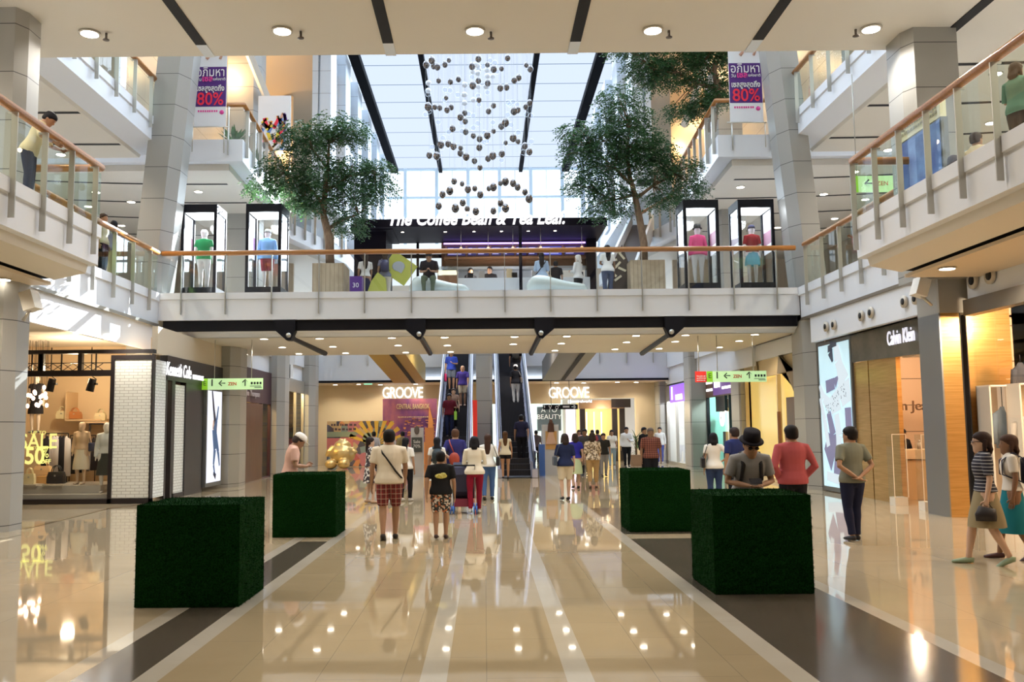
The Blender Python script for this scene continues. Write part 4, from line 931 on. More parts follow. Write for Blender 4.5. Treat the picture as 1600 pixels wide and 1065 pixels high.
# ================================================================== escalators
LAV = mat('lavender_steel', (.42, .43, .56), .45, .1); NAVY = mat('dark_blue_glass', (.03, .05, .14), .15); STEP = line_mat('step_treads', (.02, .02, .025), (.05, .05, .06), {'X': (.06, 0)}, .5, .3, .02)
def escalator(x0, x1, label):
    yb, yt, zt = 33.7, 43.5, 5.45; t = thing('escalator', label, 'escalator', ((x0 + x1) / 2, yb, 0), 0, 'escalators')
    P = [(yb - 1.2, 0.02), (yb, .02), (yt, zt), (yt + .4, zt)]
    def side(x, w, lo, hi, m, nm, mm=None):
        g = G(); pts = [(y, max(.01, z + lo)) for y, z in P] + [(y, z + hi) for y, z in reversed(P)]; g.prism(pts, x - w / 2, x + w / 2, 'X'); g.obj(nm, m, t)
    for s, x in ((-1, x0 + .10), (1, x1 - .10)):
        side(x, .20, -.35, .30, LAV, 'side_panel'); side(x, .03, .30, .92, NAVY, 'balustrade')
        side(x - s * .085, .012, .30, .55, LAV, 'skirt_light')
        g = G(); g.tube([(x, y - .3 * (i == 0), z + .95 - .3 * (i == 0)) for i, (y, z) in enumerate(P)], .045, 8); g.obj('handrail', mat('rubber_black', (.02, .02, .025), .4), t)
        side(x + s * .07, .06, .86, .92, LAV, 'rail_trim')
    n = 27; g = G(); rise = zt / n; run = (yt - yb) / n
    pts = []
    for k in range(n): pts += [(yb + k * run, .03 + k * rise), (yb + k * run, .03 + (k + 1) * rise)]
    for (ya, za), (yc, zc) in zip(pts[:-1], pts[1:]): g.quad((x0 + .2, ya, za), (x1 - .2, ya, za), (x1 - .2, yc, zc), (x0 + .2, yc, zc))
    g.quad((x0 + .2, pts[-1][0], pts[-1][1]), (x1 - .2, pts[-1][0], pts[-1][1]), (x1 - .2, yt + .5, zt), (x0 + .2, yt + .5, zt)); g.quad((x0 + .2, yb - 1.2, .03), (x1 - .2, yb - 1.2, .03), (x1 - .2, yb, .03), (x0 + .2, yb, .03))
    g.obj('step_run', STEP, t)
    g = G(); g.prism([(yb, .0), (yt, zt - .3), (yt + .4, zt - .3), (yt + .4, zt - .9), (yt, zt - .9), (yb + 1.2, 0)], x0 + .02, x1 - .02, 'X'); g.obj('truss', BLACK, t)
escalator(-1.86, -.50, 'escalator left of the grey centre pillar, carrying people down'); escalator(.47, 1.88, 'escalator right of the grey centre pillar, with two white-capped riders')
def step_pt(x, y): return (x, y, .03 + (y - 33.7) / 9.8 * 5.45)

# ================================================================== shop fronts along the sides
def room(t, s, X, Y0, Y1, zt, back, depth=2.6, floor=None, name='back_wall'):
    """a lit shop interior behind the front plane at x = s*X"""
    xa, xb = sorted((s * (X + .05), s * (X + depth))); xw = s * (X + depth)
    g = G(); g.quad((xw, Y0, 0), (xw, Y1, 0), (xw, Y1, zt), (xw, Y0, zt)); g.quad((xa, Y1, 0), (xb, Y1, 0), (xb, Y1, zt), (xa, Y1, zt)); g.quad((xa, Y0, 0), (xb, Y0, 0), (xb, Y0, zt), (xa, Y0, zt)); g.obj(name, back, t)
    g = G(); g.quad((xa, Y0, zt), (xb, Y0, zt), (xb, Y1, zt), (xa, Y1, zt)); g.obj('shop_ceiling', SOFFIT, t)
def front(label, s, X, Y0, Y1, zt, zh, frame, back, col, power, mull=(), base=.12, header=None, depth=2.6, glass=True, fw=.08, loc=None, floorm=None):
    t = thing('shopfront', label, 'shopfront', (s * X, (Y0 + Y1) / 2, 0)); x0, x1 = s * X - .06, s * X + .06
    room(t, s, X, Y0, Y1, zt, back, depth)
    g = G(); g.box(x0, x1, Y0, Y1, zh, zt + .05); g.obj('header', header or frame, t)
    g = G()
    for y in (Y0 + fw / 2, Y1 - fw / 2, *mull): g.box(x0, x1, y - fw / 2, y + fw / 2, 0, zh)
    g.box(x0, x1, Y0, Y1, 0, base); g.obj('frame', frame, t)
    if glass: g = G(); g.quad((s * X, Y0, base), (s * X, Y1, base), (s * X, Y1, zh), (s * X, Y0, zh)); g.obj('glass_pane', SHOPGLASS, t)
    glow((s * (X + depth * .45), (Y0 + Y1) / 2, zt - .35), power, col, .2)
    return t
YEL = mat('yellow_lit_wall', (.85, .66, .25), .5); CYAN = mat('cyan_lit_wall', (.40, .80, .74), .4); PALEW = mat('pale_shop_wall', (.80, .82, .80), .5)  # the shop's cyan lighting is put into the cyan wall colour
BROWN = noise_mat('dark_brown_wood', (.07, .028, .015), (.10, .04, .02), 3, .35, (3, 3, .4)); MAROON = mat('plum_panel', (.05, .018, .03), .4)
SIGNW = emit_mat('sign_white', (1, .98, 1), 1.6); SIGNP = emit_mat('sign_purple', (.18, .06, .8), 2.0)
# right side
t = front('cream framed shopfront glowing yellow beside the right grey pillar', 1, 9.2, 26.4, 31.9, 4.2, 3.35, mat('cream_frame', (.72, .58, .34), .45), YEL, (1, .80, .42), 120, (28.4,), .12, depth=3, glass=False)
g = G(); g.quad((9.32, 27.3, .1), (9.32, 31.8, .1), (9.32, 31.8, 3.35), (9.32, 27.3, 3.35)); g.obj('yellow_window', mat('yellow_glow_panel', (.72, .52, .14), .15, emit=(1, .72, .22), es=.35), t)  # opaque glowing panel in place of the lit shop window
g = G(); g.prism([(26.3, 3.35), (27.9, 3.35), (27.7, 3.9), (27.2, 3.5), (26.3, 2.6)], 9.0, 9.14, 'X'); g.obj('awning', mat('grey_brown_awning', (.26, .21, .15), .7), t)
g = G(); g.box(9.05, 9.12, 26.4, 27.3, 0, 2.6); g.obj('side_door', BROWN, t)
g = G(); g.box(9.1, 9.2, 28.3, 28.36, 0.2, 2.2); g.obj('framed_poster', mat('poster_brown', (.25, .12, .08), .4), t)
g = G(); g.cyl((9.1, 30.4, 3.7), .22, .05, 20, axis=(-1, 0, 0)); g.obj('round_emblem', mat('emblem', (.45, .38, .25), .5), t)
t = front('shopfront with cyan window and white clock under a purple sign', 1, 9.35, 33.05, 38.1, 4.0, 2.95, BLACK, CYAN, (.75, 1, .95), 420, (34.6,), .12, header=mat('brown_header', (.12, .07, .05), .5), depth=2.2)
a = atX(1122, 604, 9.28)
text('EN', .62, (9.24, a.y, 3.5), SIGNW, t, rot=(PI / 2, 0, -PI / 2), ext=.03, bold=.02)
for y0_, y1_, z0_ in ((-2.2, -.7, 3.75), (-2.2, -.7, 3.2), (.9, 1.8, 3.2), (.9, 1.8, 3.5)): g = G(); g.box(9.24, 9.28, a.y + y0_, a.y + y1_, z0_, z0_ + .1); g.obj('sign_bar', SIGNW, t)
g = G(); g.box(9.26, 9.30, 33.4, 36.8, 3.0, 3.95); g.obj('sign_panel', mat('purple_dark', (.10, .04, .2), .4, emit=(.2, .05, .5), es=.25), t)
g = G(); g.box(9.3, 9.9, 35.2, 36.6, 2.35, 2.95); g.obj('hanging_screen', BLACK, t)
g = G(); g.box(9.5, 9.9, 35.0, 36.4, 0, 1.55); g.obj('display_plinth', BLACK, t)
ck = thing('wall_clock', 'round white clock glowing in the cyan shop window', 'clock', (9.8, 35, 2.35))
g = G(); cc = atX(1129, 652, 9.75); g.cyl(cc, .36, .04, 28, axis=(-1, 0, 0)); g.obj('clock_face', emit_mat('clock_white', (1, 1, .95), 1.6), ck)
g = G(); g.rbox((cc.x - .05, cc.y + .06, cc.z - .05), .01, .02, .22, rm('X', .8)); g.rbox((cc.x - .05, cc.y + .05, cc.z), .01, .02, .14, rm('X', -1.2)); g.obj('clock_hands', INK, ck)
t = front('bright glass shopfront with a small purple sign, farthest on the right', 1, 9.0, 39.3, 44.7, 3.75, 3.0, STEEL, PALEW, (.95, .98, 1), 480, (40.8, 42.6), .12, header=mat('glass_header', (.35, .36, .38), .3), depth=2.4)
g = G(); g.box(8.9, 8.94, 39.6, 43.6, 2.9, 3.7); g.obj('sign_panel', SIGNP, t)
text('l', .8, (8.87, 43.0, 3.3), SIGNW, t, rot=(PI / 2, 0, -PI / 2), ext=.02, bold=.03); text('uurzan', .5, (8.87, 41.5, 3.15), SIGNW, t, rot=(PI / 2, 0, -PI / 2), ext=.02, bold=.012)
rnd = random.Random(4); g = G()
for k in range(16): y = rnd.uniform(39.6, 44.4); z = rnd.uniform(.3, 2.4); g.box(9.6 + rnd.random(), 9.7 + rnd.random() + .3, y, y + .3, z, z + .35, k % 4)
g.obj('shelf_display', [mat('goods_blue', (.1, .25, .6), .5), PURPLE, BWHITE, mat('goods_pink', (.6, .3, .45), .5)], t)
# left side beyond the corner shop
t = front('dark brown shopfront with a timber door and plum header', -1, 8.25, 29.9, 35.0, 3.9, 2.75, MAROON, YEL, (1, .70, .35), 160, (30.6, 33.6), .05, header=MAROON, depth=2.0)
g = G(); g.box(-8.22, -8.14, 30.7, 33.5, 0, 2.72); g.obj('timber_door', BROWN, t)
text('Jim Thompson', .30, (-8.15, 32.1, 3.05), mat('sign_grey', (.55, .5, .55), .5), t, rot=(PI / 2, 0, PI / 2), ext=.01, fit=1.9)
g = G(); g.box(-8.24, -8.2, 29.9, 35, 3.15, 3.8); g.obj('lit_transom', CREAM, t)
t = front('glass shopfront glowing yellow behind the man in the white cap', -1, 8.25, 36.2, 41.4, 3.9, 3.4, STEEL, YEL, (1, .75, .38), 320, (38, 39.7), .1, depth=2.4)
g = G()
for z in (.9, 1.6, 2.3): g.box(-10.4, -9.6, 36.6, 41.0, z, z + .05)
g.obj('shelf', mat('shelf_gold', (.7, .5, .25), .4), t)
for k in range(12):
    y = 36.9 + k * .33; z = (.95, 1.65, 2.35)[k % 3]; g = G(); g.rbox((-9.9, y, z + .14), .16, .24, .26); tag(g.obj('boxed_item', [mat('goods_red', (.4, .1, .06), .5), CREAM, MAROON][k % 3]), 'small box on the lit shelves of the yellow shop behind the white cap', 'box', 'boxes on the yellow shop shelves')
# bulkheads
g = G(); g.box(-8.4, -8.25, 22.9, 28.5, 3.72, 4.41); struct('wall_left_bulkhead', g, mat('tan_bulkhead', (.62, .54, .42), .6))
g = G(); g.box(9.05, 9.2, 26.2, 31.9, 3.9, 4.41); struct('wall_right_bulkhead', g, WHITE)
# small oval speakers / portholes on the white bands
RING = mat('porthole_rim', (.55, .50, .42), .4)
for u, v in ((1292, 510), (1304, 507), (1347, 493), (1362, 488), (1414, 471), (1432, 466), (1522, 438), (1549, 430)):
    p = atX(u, v, 8.88 if u < 1450 else 9.28); r = .13 if u < 1450 else .16
    t = thing('porthole_vent', 'small round vent on the white band above the right shops', 'vent', p, 0, 'round vents on the right white band')
    g = G(); g.cyl(p, r, .05, 20, axis=(-1, 0, 0)); g.obj('rim', RING, t); g = G(); g.cyl((p.x - .05, p.y, p.z), r * .55, .012, 16, axis=(-1, 0, 0)); g.obj('core', DARKGAP, t)
for u, v, s in ((48, 470, -1), (1438, 449, 1)):
    p = atX(u, v, s * 8.05 if s < 0 else 8.4); t = thing('wall_speaker', 'white box loudspeaker on the %s near pillar' % ('left' if s < 0 else 'right'), 'speaker', p)
    g = G(); g.rbox(p, .22, .3, .34, rm('Y', s * .3)); g.obj('cabinet', mat('speaker_white', (.75, .73, .68), .5), t); g = G(); g.tube([(p.x, p.y, p.z - .15), (p.x - (-.2 * s if s > 0 else .12), p.y, p.z - .35)], .03, 8); g.obj('bracket', STEEL, t)

# ================================================================== clothing shop at the left (front faces the camera)
YF = 22.6; BRK = brick_mat('white_glazed_brick', (.80, .82, .80), (.74, .77, .75), (.42, .42, .40), .22, .075, .006, .25, 'S')
DBR = mat('near_black_frame', (.018, .014, .016), .35)
z_ = lambda v: atY(170, v, YF).z
xg1 = atY(172, 660, YF).x; xp0 = atY(178, 660, YF).x; xp1 = atY(236, 660, YF).x; xc = -8.25
t = thing('shopfront', 'black framed clothing shopfront with white glazed brick piers', 'shopfront', (xc, YF, 0))
g = G(); g.box(xp0, xp1, YF - .02, YF + .4, z_(778), z_(562)); g.box(xc - .4, xc + .02, YF + .1, YF + .9, .12, 3.55); g.obj('brick_pier', BRK, t)
g = G(); g.box(xg1 - .0, xp0, YF - .06, YF + .3, 0, z_(555)); g.box(xp1, xc + .03, YF - .06, YF + .12, 0, 3.68); g.box(-12.6, xc + .03, YF - .06, YF + .14, 0, .12); g.box(-12.6, xc + .03, YF - .05, YF + .14, z_(552), z_(546))
g.box(-12.6, xg1, YF - .05, YF + .1, z_(587), z_(578)); g.box(xp0, xp1, YF - .05, YF + .1, z_(562), z_(555))
for u in (64, 66, 126): x = atY(u, 560, YF).x; g.box(x - .05, x + .05, YF - .04, YF + .08, z_(580), z_(549))
g.box(xc - .0, xc + .03, YF + .9, YF + 1.0, 0, 3.6); g.obj('frame', DBR, t)
g = G(); zt0, zt1 = z_(578), z_(552)
for u in (50, 96, 150): x = atY(u, 560, YF).x; g.box(x - .015, x + .015, YF, YF + .03, zt0, zt1)
g.box(-12.6, xg1, YF, YF + .03, zt0 + (zt1 - zt0) * .42, zt0 + (zt1 - zt0) * .42 + .02)
for k in range(14):
    x = -12.5 + k * .25; h = (zt1 - zt0) * .42
    if x + .25 < xg1:
        for q in (-1, 1): g.rbox((x + .125, YF + .015, zt0 + h / 2), .015, .015, math.hypot(.25, h), rm('Y', q * math.atan2(.25, h)))
g.obj('transom_lattice', DBR, t)
g = G(); g.quad((-12.6, YF + .05, .12), (xg1, YF + .05, .12), (xg1, YF + .05, z_(549)), (-12.6, YF + .05, z_(549))); g.obj('glass_pane', SHOPGLASS, t)
INT = mat('shop_beige_wall', (.66, .50, .32), .6)
g = G(); g.box(-13, -8.6, 26.0, 26.1, 0, 4.2); g.box(-13, -12.9, 22.8, 26, 0, 4.2); g.box(-8.68, -8.6, 23.6, 26, 0, 4.2); g.obj('back_wall', INT, t)
g = G(); g.box(-12.6, xg1, YF + .15, 25.9, 0.0, .22); g.box(-12.6, xg1 - .4, YF + .5, 25.0, .22, .42); g.obj('window_stage', mat('grey_stage', (.42, .40, .36), .3), t)
# side return along x = xc
g = G(); g.box(xc - .3, xc, 24.2, 25.05, .12, 3.0); g.obj('brick_pier', BRK, t)
g = G(); g.box(xc - .1, xc + .03, 23.95, 24.2, 0, 3.1); g.box(xc - .1, xc + .03, 24.1, 25.2, 0, .12); g.box(xc - .12, xc + .04, 25.05, 26.6, 0, 3.1); g.box(xc - .15, xc + .05, YF + .9, 28.5, 3.08, 3.72); g.obj('side_frame', DBR, t)
text('Kenneth Cole', .50, (xc + .07, 24.35, 3.36), SIGNW, t, rot=(PI / 2, 0, PI / 2), ext=.006, shear=.25, bold=.002, fit=2.0)
text('NEW YORK', .17, (xc + .07, 26.0, 3.27), SIGNW, t, rot=(PI / 2, 0, PI / 2), ext=.02, bold=.004)
g = G(); g.box(xc - .9, xc - .85, 23.5, 24.0, 1.6, 3.0); g.obj('inner_panel', mat('peach_panel', (.75, .52, .32), .5), t)
glow((-10.6, 23.6, 3.3), 130, (1, .78, .5)); glow((-8.9, 23.6, 3.2), 60, (1, .78, .5))
# shelves niche on the back wall
st = thing('wall_shelf', 'oak wall niche holding two handbags inside the left shop window', 'shelf', (-10.8, 25.8, 2.1))
A = atY(111, 655, 25.6); Bq = atY(166, 612, 25.6); g = G(); g.box(A.x, Bq.x, 25.3, 26.0, A.z - .05, A.z); g.box(A.x - .04, A.x, 25.3, 26, A.z - .05, Bq.z); g.obj('board', mat('oak_shelf', (.55, .38, .22), .5), st)
A2 = atY(138, 658, 25.4); g = G(); g.box(atY(137, 655, 25.4).x, atY(174, 655, 25.4).x, 25.2, 26.0, A2.z - .05, A2.z); g.obj('board', mat('oak_shelf', (.55, .38, .22), .5), st)
def handbag(u, v, Y, wpx, label, m, hpx=None, grp='handbags in the left shop window'):
    p = atY(u, v, Y); k = Y / 1420; W = wpx * k; Hh = (hpx or wpx * .72) * k; t = thing('handbag', label, 'handbag', p, 0, grp); g = G()
    g.loft([[Vector((p.x + W / 2 * c * sx_ * (1), p.y + W * .22 * c * sy_, p.z + Hh * q)) for sx_, sy_ in ((-1, -1), (-.3, -1.05), (.3, -1.05), (1, -1), (1.04, 0), (1, 1), (.3, 1.05), (-.3, 1.05), (-1, 1), (-1.04, 0))] for q, c in ((0, .94), (.08, 1), (.6, .98), (.95, .84), (1, .8))], True, 0, False); g.obj('bag_body', m, t)
    for dy in (-.1, .1):
        g = G(); g.tube([(p.x + W * .28 * math.cos(a_), p.y + W * dy, p.z + Hh * .92 + Hh * .62 * math.sin(a_)) for a_ in [PI * q / 8 for q in range(9)]], .012, 6); g.obj('bag_handle', m, t)
    g = G(); g.box(p.x - .02, p.x + .02, p.y - W * .25, p.y - W * .23, p.z + Hh * .6, p.z + Hh * .75); g.obj('clasp', STEEL, t)
BAGC = {'cream': mat('leather_cream', (.75, .66, .42), .4), 'tan': mat('leather_tan', (.42, .16, .05), .4), 'black': mat('leather_black', (.02, .02, .025), .35), 'oyster': mat('leather_oyster', (.6, .5, .3), .4), 'peach': mat('leather_peach', (.8, .55, .3), .4)}
handbag(97, 654, 25.55, 17, 'cream handbag on the upper shelf in the left shop window', BAGC['cream'], 12); handbag(117, 654, 25.55, 20, 'tan brown handbag on the upper shelf in the left shop window', BAGC['tan'], 11); handbag(157, 657, 25.4, 17, 'beige rounded handbag alone on the right shelf of the left shop window', BAGC['oyster'], 12)
p = atY(46, 755, 23.2); handbag(46, 756, 23.2, 17, 'white and black handbag at the very left of the shop window floor', BAGC['cream'], 16); handbag(67, 742, 23.9, 26, 'peach coloured handbag standing in the shop window behind the others', BAGC['peach'], 14); handbag(88, 755, 23.2, 26, 'large black tote bag standing in the left shop window', BAGC['black'], 18)
g = G(); b0 = atY(46, 756, 23.2); g.box(atY(57, 756, 23.6).x, atY(80, 756, 23.6).x, 23.5, 24.2, .42, atY(70, 743, 23.9).z); tag(g.obj('display_block', mat('block_orange', (.62, .36, .14), .5)), 'orange tan display block under the peach handbag', 'display block')
for pp in (46, 88):
    q = atY(pp, 756, 23.2); g = G(); g.box(q.x - .26, q.x + .26, 23.0, 23.45, .42, q.z - .0); tag(g.obj('display_block', mat('block_grey', (.5, .45, .38), .5)), 'low grey block under the %s' % ('white and black handbag' if pp == 46 else 'large black tote bag'), 'display block')
# clothes racks
def rack(u0, u1, v, Y, label, cols, n, seed, drop=1.0):
    a = atY(u0, v, Y); b = atY(u1, v, Y); t = thing('clothes_rack', label, 'clothes rack', ((a.x + b.x) / 2, Y, .22)); g = G()
    g.tube([(a.x, Y, a.z), (b.x, Y, a.z)], .015, 6); g.tube([(a.x, Y, .22), (a.x, Y, a.z)], .015, 6); g.tube([(b.x, Y, .22), (b.x, Y, a.z)], .015, 6); g.obj('rack_frame', BLACK, t)
    rnd = random.Random(seed)
    for k in range(n):
        x = a.x + (b.x - a.x) * (k + .5) / n; c = cols[k % len(cols)]; L_ = drop * rnd.uniform(.75, 1); w_ = rnd.uniform(.16, .22)
        g = G(); rr = [(0, .02), (.05, .06), (.10, w_ * .9), (.3, w_), (L_, w_ * 1.1)]
        g.loft([[Vector((x + r_ * (.7 + .08 * math.sin(5 * an + k)) * math.cos(an), Y + r_ * .45 * math.sin(an), a.z - .06 - dz)) for an in [2 * PI * j / 14 for j in range(14)]] for dz, r_ in rr])
        o = g.obj('hanging_garment', col_mat(c)); tag(o, {0: 'garment hanging on the rack in the left shop window'}[0] + (', ' + ('pale' if sum(c) > 1 else 'dark')), 'garment', 'garments on racks in the left shop')
        g = G(); g.tube([(x, Y, a.z + .02), (x, Y, a.z - .07)], .006, 5); g.obj('hanger_hook', STEEL, o)
rack(72, 107, 677, 24.6, 'black rail of pale shirts and dark clothes, left in the shop window', [(.02, .02, .03), (.70, .68, .72), (.62, .60, .66), (.72, .7, .74), (.02, .02, .035)], 7, 1, 1.15)
rack(110, 150, 680, 25.2, 'black rail of dark clothes behind the beige mannequin', [(.02, .02, .025), (.35, .33, .34), (.02, .02, .03)], 6, 2, 1.0)
g = G(); x0 = atY(139, 660, 25.0).x; x1 = atY(170, 660, 25.0).x; z1 = atY(150, 661, 25.0).z; z0 = atY(150, 690, 25.).z
g.box(x0, x1, 25.0, 25.06, z1 - .04, z1); g.box(x0, x1, 25.0, 25.06, z0, z0 + .04); g.box(x0, x0 + .04, 25, 25.06, z0, z1); g.box(x1 - .04, x1, 25, 25.06, z0, z1)
tag(g.obj('wall_frame', DBR), 'empty dark frame hanging behind the mannequins in the left shop', 'frame')
# stage lights hanging at the top of the window
for u, lab in ((79, 'black stage spotlight hanging left in the shop window'), (142, 'black stage spotlight hanging right in the shop window')):
    p = atY(u, 601, 23.0); t = thing('stage_spotlight', lab, 'lamp', p, 0, 'stage spotlights in the left shop window')
    g = G(); g.cyl((p.x - .03, 23.0, p.z - .16), .10, .32, 14, axis=(.25, 0, 1), r2=.085); g.obj('lamp_housing', BLACK, t)
    g = G(); g.tube([(p.x + .10, 23, p.z), (p.x + .13, 23, p.z + .14), (p.x, 23, p.z + .24), (p.x, 23, 3.9)], .015, 6); g.obj('yoke', BLACK, t)
    g = G(); g.rbox((p.x + .13, 23, p.z + .02), .05, .12, .05); g.obj('knob', BLACK, t)
# bulb cluster
BULB = emit_mat('bulb_glow', (1, .62, .42), 14); rnd = random.Random(11)
for u, v in ((48, 618), (54, 612), (55, 614), (44, 617), (63, 620), (66, 618), (69, 605), (71, 615), (72, 621), (73, 633), (60, 633), (57, 632), (43, 634), (64, 628), (52, 622)):
    p = atY(u, v, 23.2 + rnd.uniform(-.2, .3)); o = thing('pendant_bulb', 'bare glowing bulb of the hanging cluster in the left shop window', 'pendant lamp', p, 0, 'hanging bulb cluster')
    g = G(); g.ell(p, .042, .042, .052, None, 10, 7); g.obj('bulb', BULB, o); g = G(); g.tube([(p.x, p.y, p.z + .05), (p.x, p.y, 4.1)], .005, 4); g.obj('cord', BLACK, o)
# sale lettering on the glass
YL = emit_mat('vinyl_yellow', (.80, .78, .25), .7)
def L_(body, u, v, s, **k): p = atY(u, v, YF + .03); return text(body, s, (p.x, p.y, p.z), YL, sale, ext=.002, **k)
p = atY(56, 690, YF); sale = thing('window_sale_lettering', 'yellow SALE 50% lettering on the left shop window glass', 'lettering', (p.x, YF + .03, p.z))
L_('SALE', 60, 690, .52, sx=.85, bold=.004); L_('UP TO', 60, 676, .13); L_('SELECTED ITEMS', 60, 699.5, .095, sx=.95); L_('50', 54, 713, .58, bold=.014, sx=.85); L_('%', 71, 708, .36, sx=.7); L_('OFF', 71, 721, .15, bold=.004)
# ---- tall light-box posters
def poster_box(label, s, X, Y0, Y1, z0, z1, m):
    t = thing('lightbox_poster', label, 'poster', (s * X, (Y0 + Y1) / 2, z0)); xa, xb = s * X - .06, s * X + .06
    g = G(); g.box(xa, xb, Y0, Y1, z0, z1); g.obj('case', mat('poster_case', (.18, .19, .2), .4, .5), t)
    xf = s * X - s * .065; g = G(); g.quad((xf, Y0 + .08, z0 + .12), (xf, Y1 - .08, z0 + .12), (xf, Y1 - .08, z1 - .1), (xf, Y0 + .08, z1 - .1)); g.obj('lit_sheet', m, t); return t, xf - s * .006
PW = emit_mat('poster_lit_white', (.86, .88, 1), .95)
t, xf = poster_box('tall lit white poster of a dancing figure in blue beside the left clothing shop', -1, 8.2, 26.7, 28.3, .12, 3.05, PW)
DEN = emit_mat('print_denim', (.05, .10, .22), .5); DK = emit_mat('print_dark', (.02, .02, .04), .4); PSK = emit_mat('print_skin', (.5, .35, .28), .5)
def flat(t, xf, pts, r, m, nm='printed_figure'):
    g = G()
    for (a, b), (c, d), w1, w2 in [(pts[i], pts[i + 1], r[i], r[i + 1]) for i in range(len(pts) - 1)]:
        v = Vector((0, c - a, d - b)); nn = Vector((0, -v.z, v.y)).normalized() if v.length else Vector((0, 1, 0))
        g.add([Vector((xf, a, b)) + nn * w1, Vector((xf, c, d)) + nn * w2, Vector((xf, c, d)) - nn * w2, Vector((xf, a, b)) - nn * w1], [(0, 1, 2, 3)])
    return g.obj(nm, m, t)
x = xf
flat(t, x, [(27.2, 2.95), (27.4, 2.35), (27.55, 2.0)], [.06, .09, .13], DK, 'printed_arm'); flat(t, x + .004, [(27.85, 2.5), (27.7, 2.1), (27.5, 1.75)], [.05, .08, .17], DEN, 'printed_jacket')
flat(t, x, [(27.3, 1.95), (27.75, 1.85)], [.14, .12], PSK, 'printed_waist'); flat(t, x, [(27.5, 1.8), (27.55, 1.2), (27.45, .75), (27.6, .45)], [.24, .13, .07, .05], DEN, 'printed_leg'); flat(t, x + .004, [(27.6, 1.6), (27.9, 1.1), (28.05, .7)], [.15, .1, .05], DEN, 'printed_leg'); flat(t, x, [(27.45, .5), (27.7, .38)], [.05, .09], DK, 'printed_shoe')
# the tall tattooed figure poster at the right
PB = emit_mat('poster_blue_grey', (.42, .60, .68), .8)
t, xf = poster_box('tall lit blue-grey poster of a crouching tattooed man at the right', 1, 9.25, 22.7, 24.95, .02, 4.0, PB)
PT = emit_mat('print_pale', (.66, .76, .82), .85); PV = emit_mat('print_violet', (.16, .16, .27), .6); PK = emit_mat('print_ink', (.04, .05, .08), .5)
x = xf - .004
flat(t, x, [(23.45, 3.35), (23.2, 2.85), (23.05, 2.3)], [.2, .38, .3], PT, 'printed_back'); flat(t, x - .002, [(24.4, 2.78), (23.8, 2.85), (23.55, 3.0)], [.17, .15, .04], PV, 'printed_shade')
flat(t, x - .001, [(23.6, 3.82), (23.5, 3.45), (23.3, 3.05)], [.17, .24, .2], PT, 'printed_face'); flat(t, x - .003, [(24.02, 4.0 - .12), (24.0, 3.7), (23.86, 3.42)], [.13, .17, .05], PK, 'printed_hair'); flat(t, x - .0035, [(24.0, 3.88), (23.55, 3.86)], [.1, .05], PK, 'printed_hair')
flat(t, x - .004, [(24.85, 2.85), (24.6, 2.5), (24.15, 2.25), (23.5, 2.45), (23.05, 2.85)], [.08, .14, .22, .30, .2], PT, 'printed_arm')
flat(t, x - .003, [(24.85, 2.5), (24.6, 1.9), (24.4, 1.2)], [.08, .13, .12], PT, 'printed_forearm'); flat(t, x - .002, [(24.3, 2.1), (24.05, 1.5), (23.95, 1.0)], [.14, .2, .25], PV, 'printed_thigh')
flat(t, x - .003, [(23.75, 2.05), (23.65, 1.5), (23.75, 1.0)], [.16, .2, .12], PT, 'printed_knee'); flat(t, x - .002, [(23.0, 2.2), (22.98, 1.3)], [.2, .2], PV, 'printed_shadow')
flat(t, x - .0015, [(24.55, 1.35), (24.0, .95), (23.3, .75), (22.95, .7)], [.28, .5, .45, .35], PV, 'printed_lower_shade'); flat(t, x - .005, [(24.6, .42), (23.9, .36), (22.95, .34)], [.12, .13, .12], PT, 'printed_floor')
rnd = random.Random(8); g = G()
for k in range(46): y = rnd.uniform(23.05, 24.5); z = 2.35 + (23.9 - y) * .35 + rnd.uniform(-.2, .2); g.rbox((x - .007, y, z), .002, rnd.uniform(.02, .07), .02, rm('X', rnd.random() * 3))
g.obj('printed_tattoo', PK, t)

# ================================================================== denim shop at the right
GSTONE = noise_mat('olive_stone', (.085, .08, .06), (.12, .11, .085), 2.5, .25)
g0 = thing('shopfront', 'brushed gold shopfront with dark stone sign band at the right', 'shopfront', (9.35, 20, 0)); t = g0
g = G(); g.prism([(18.3, 4.0), (22.7, 4.0), (22.7, 3.32), (18.3, 3.22)], 9.2, 9.32, 'X'); g.obj('sign_band', GSTONE, t)
text('Calvin Klein', .46, (9.17, 19.9, 3.68), mat('letter_white', (.85, .85, .9), .4, emit=(.85, .85, 1), es=.6), t, rot=(PI / 2, 0, -PI / 2), ext=.01, sx=.60, bold=.003)
text('Jeans', .46, (9.17, 18.6, 3.68), mat('letter_white', (.85, .85, .9), .4), t, rot=(PI / 2, 0, -PI / 2), ext=.03, sx=.60, bold=.003)
g = G(); g.box(9.24, 9.34, 21.85, 22.68, 0, 3.3); g.box(9.24, 9.34, 20.35, 21.8, 0, 3.3); g.box(9.36, 9.42, 21.78, 21.87, 0, 3.3, 1); g.obj('gold_panel', [GOLD, DARKGAP], t)
g = G(); g.box(9.62, 10.6, 18.2, 18.28, 0, 4.1); g.box(9.60, 9.62, 18.0, 18.28, 0, 4.1, 1); g.obj('gold_panel', [GOLD, DARKGAP], t)
CKW = line_mat('peach_lacquer_wall', (.70, .50, .34), (.10, .06, .04), {'Z': (.72, .12)}, .4, 0, .02)
g = G(); g.box(12.2, 12.3, 17, 26.2, 0, 4.2); g.box(9.4, 12.2, 24.9, 25, 0, 4.2); g.box(9.4, 12.2, 18.3, 18.35, 0, 4.2); g.obj('inner_wall', CKW, t)
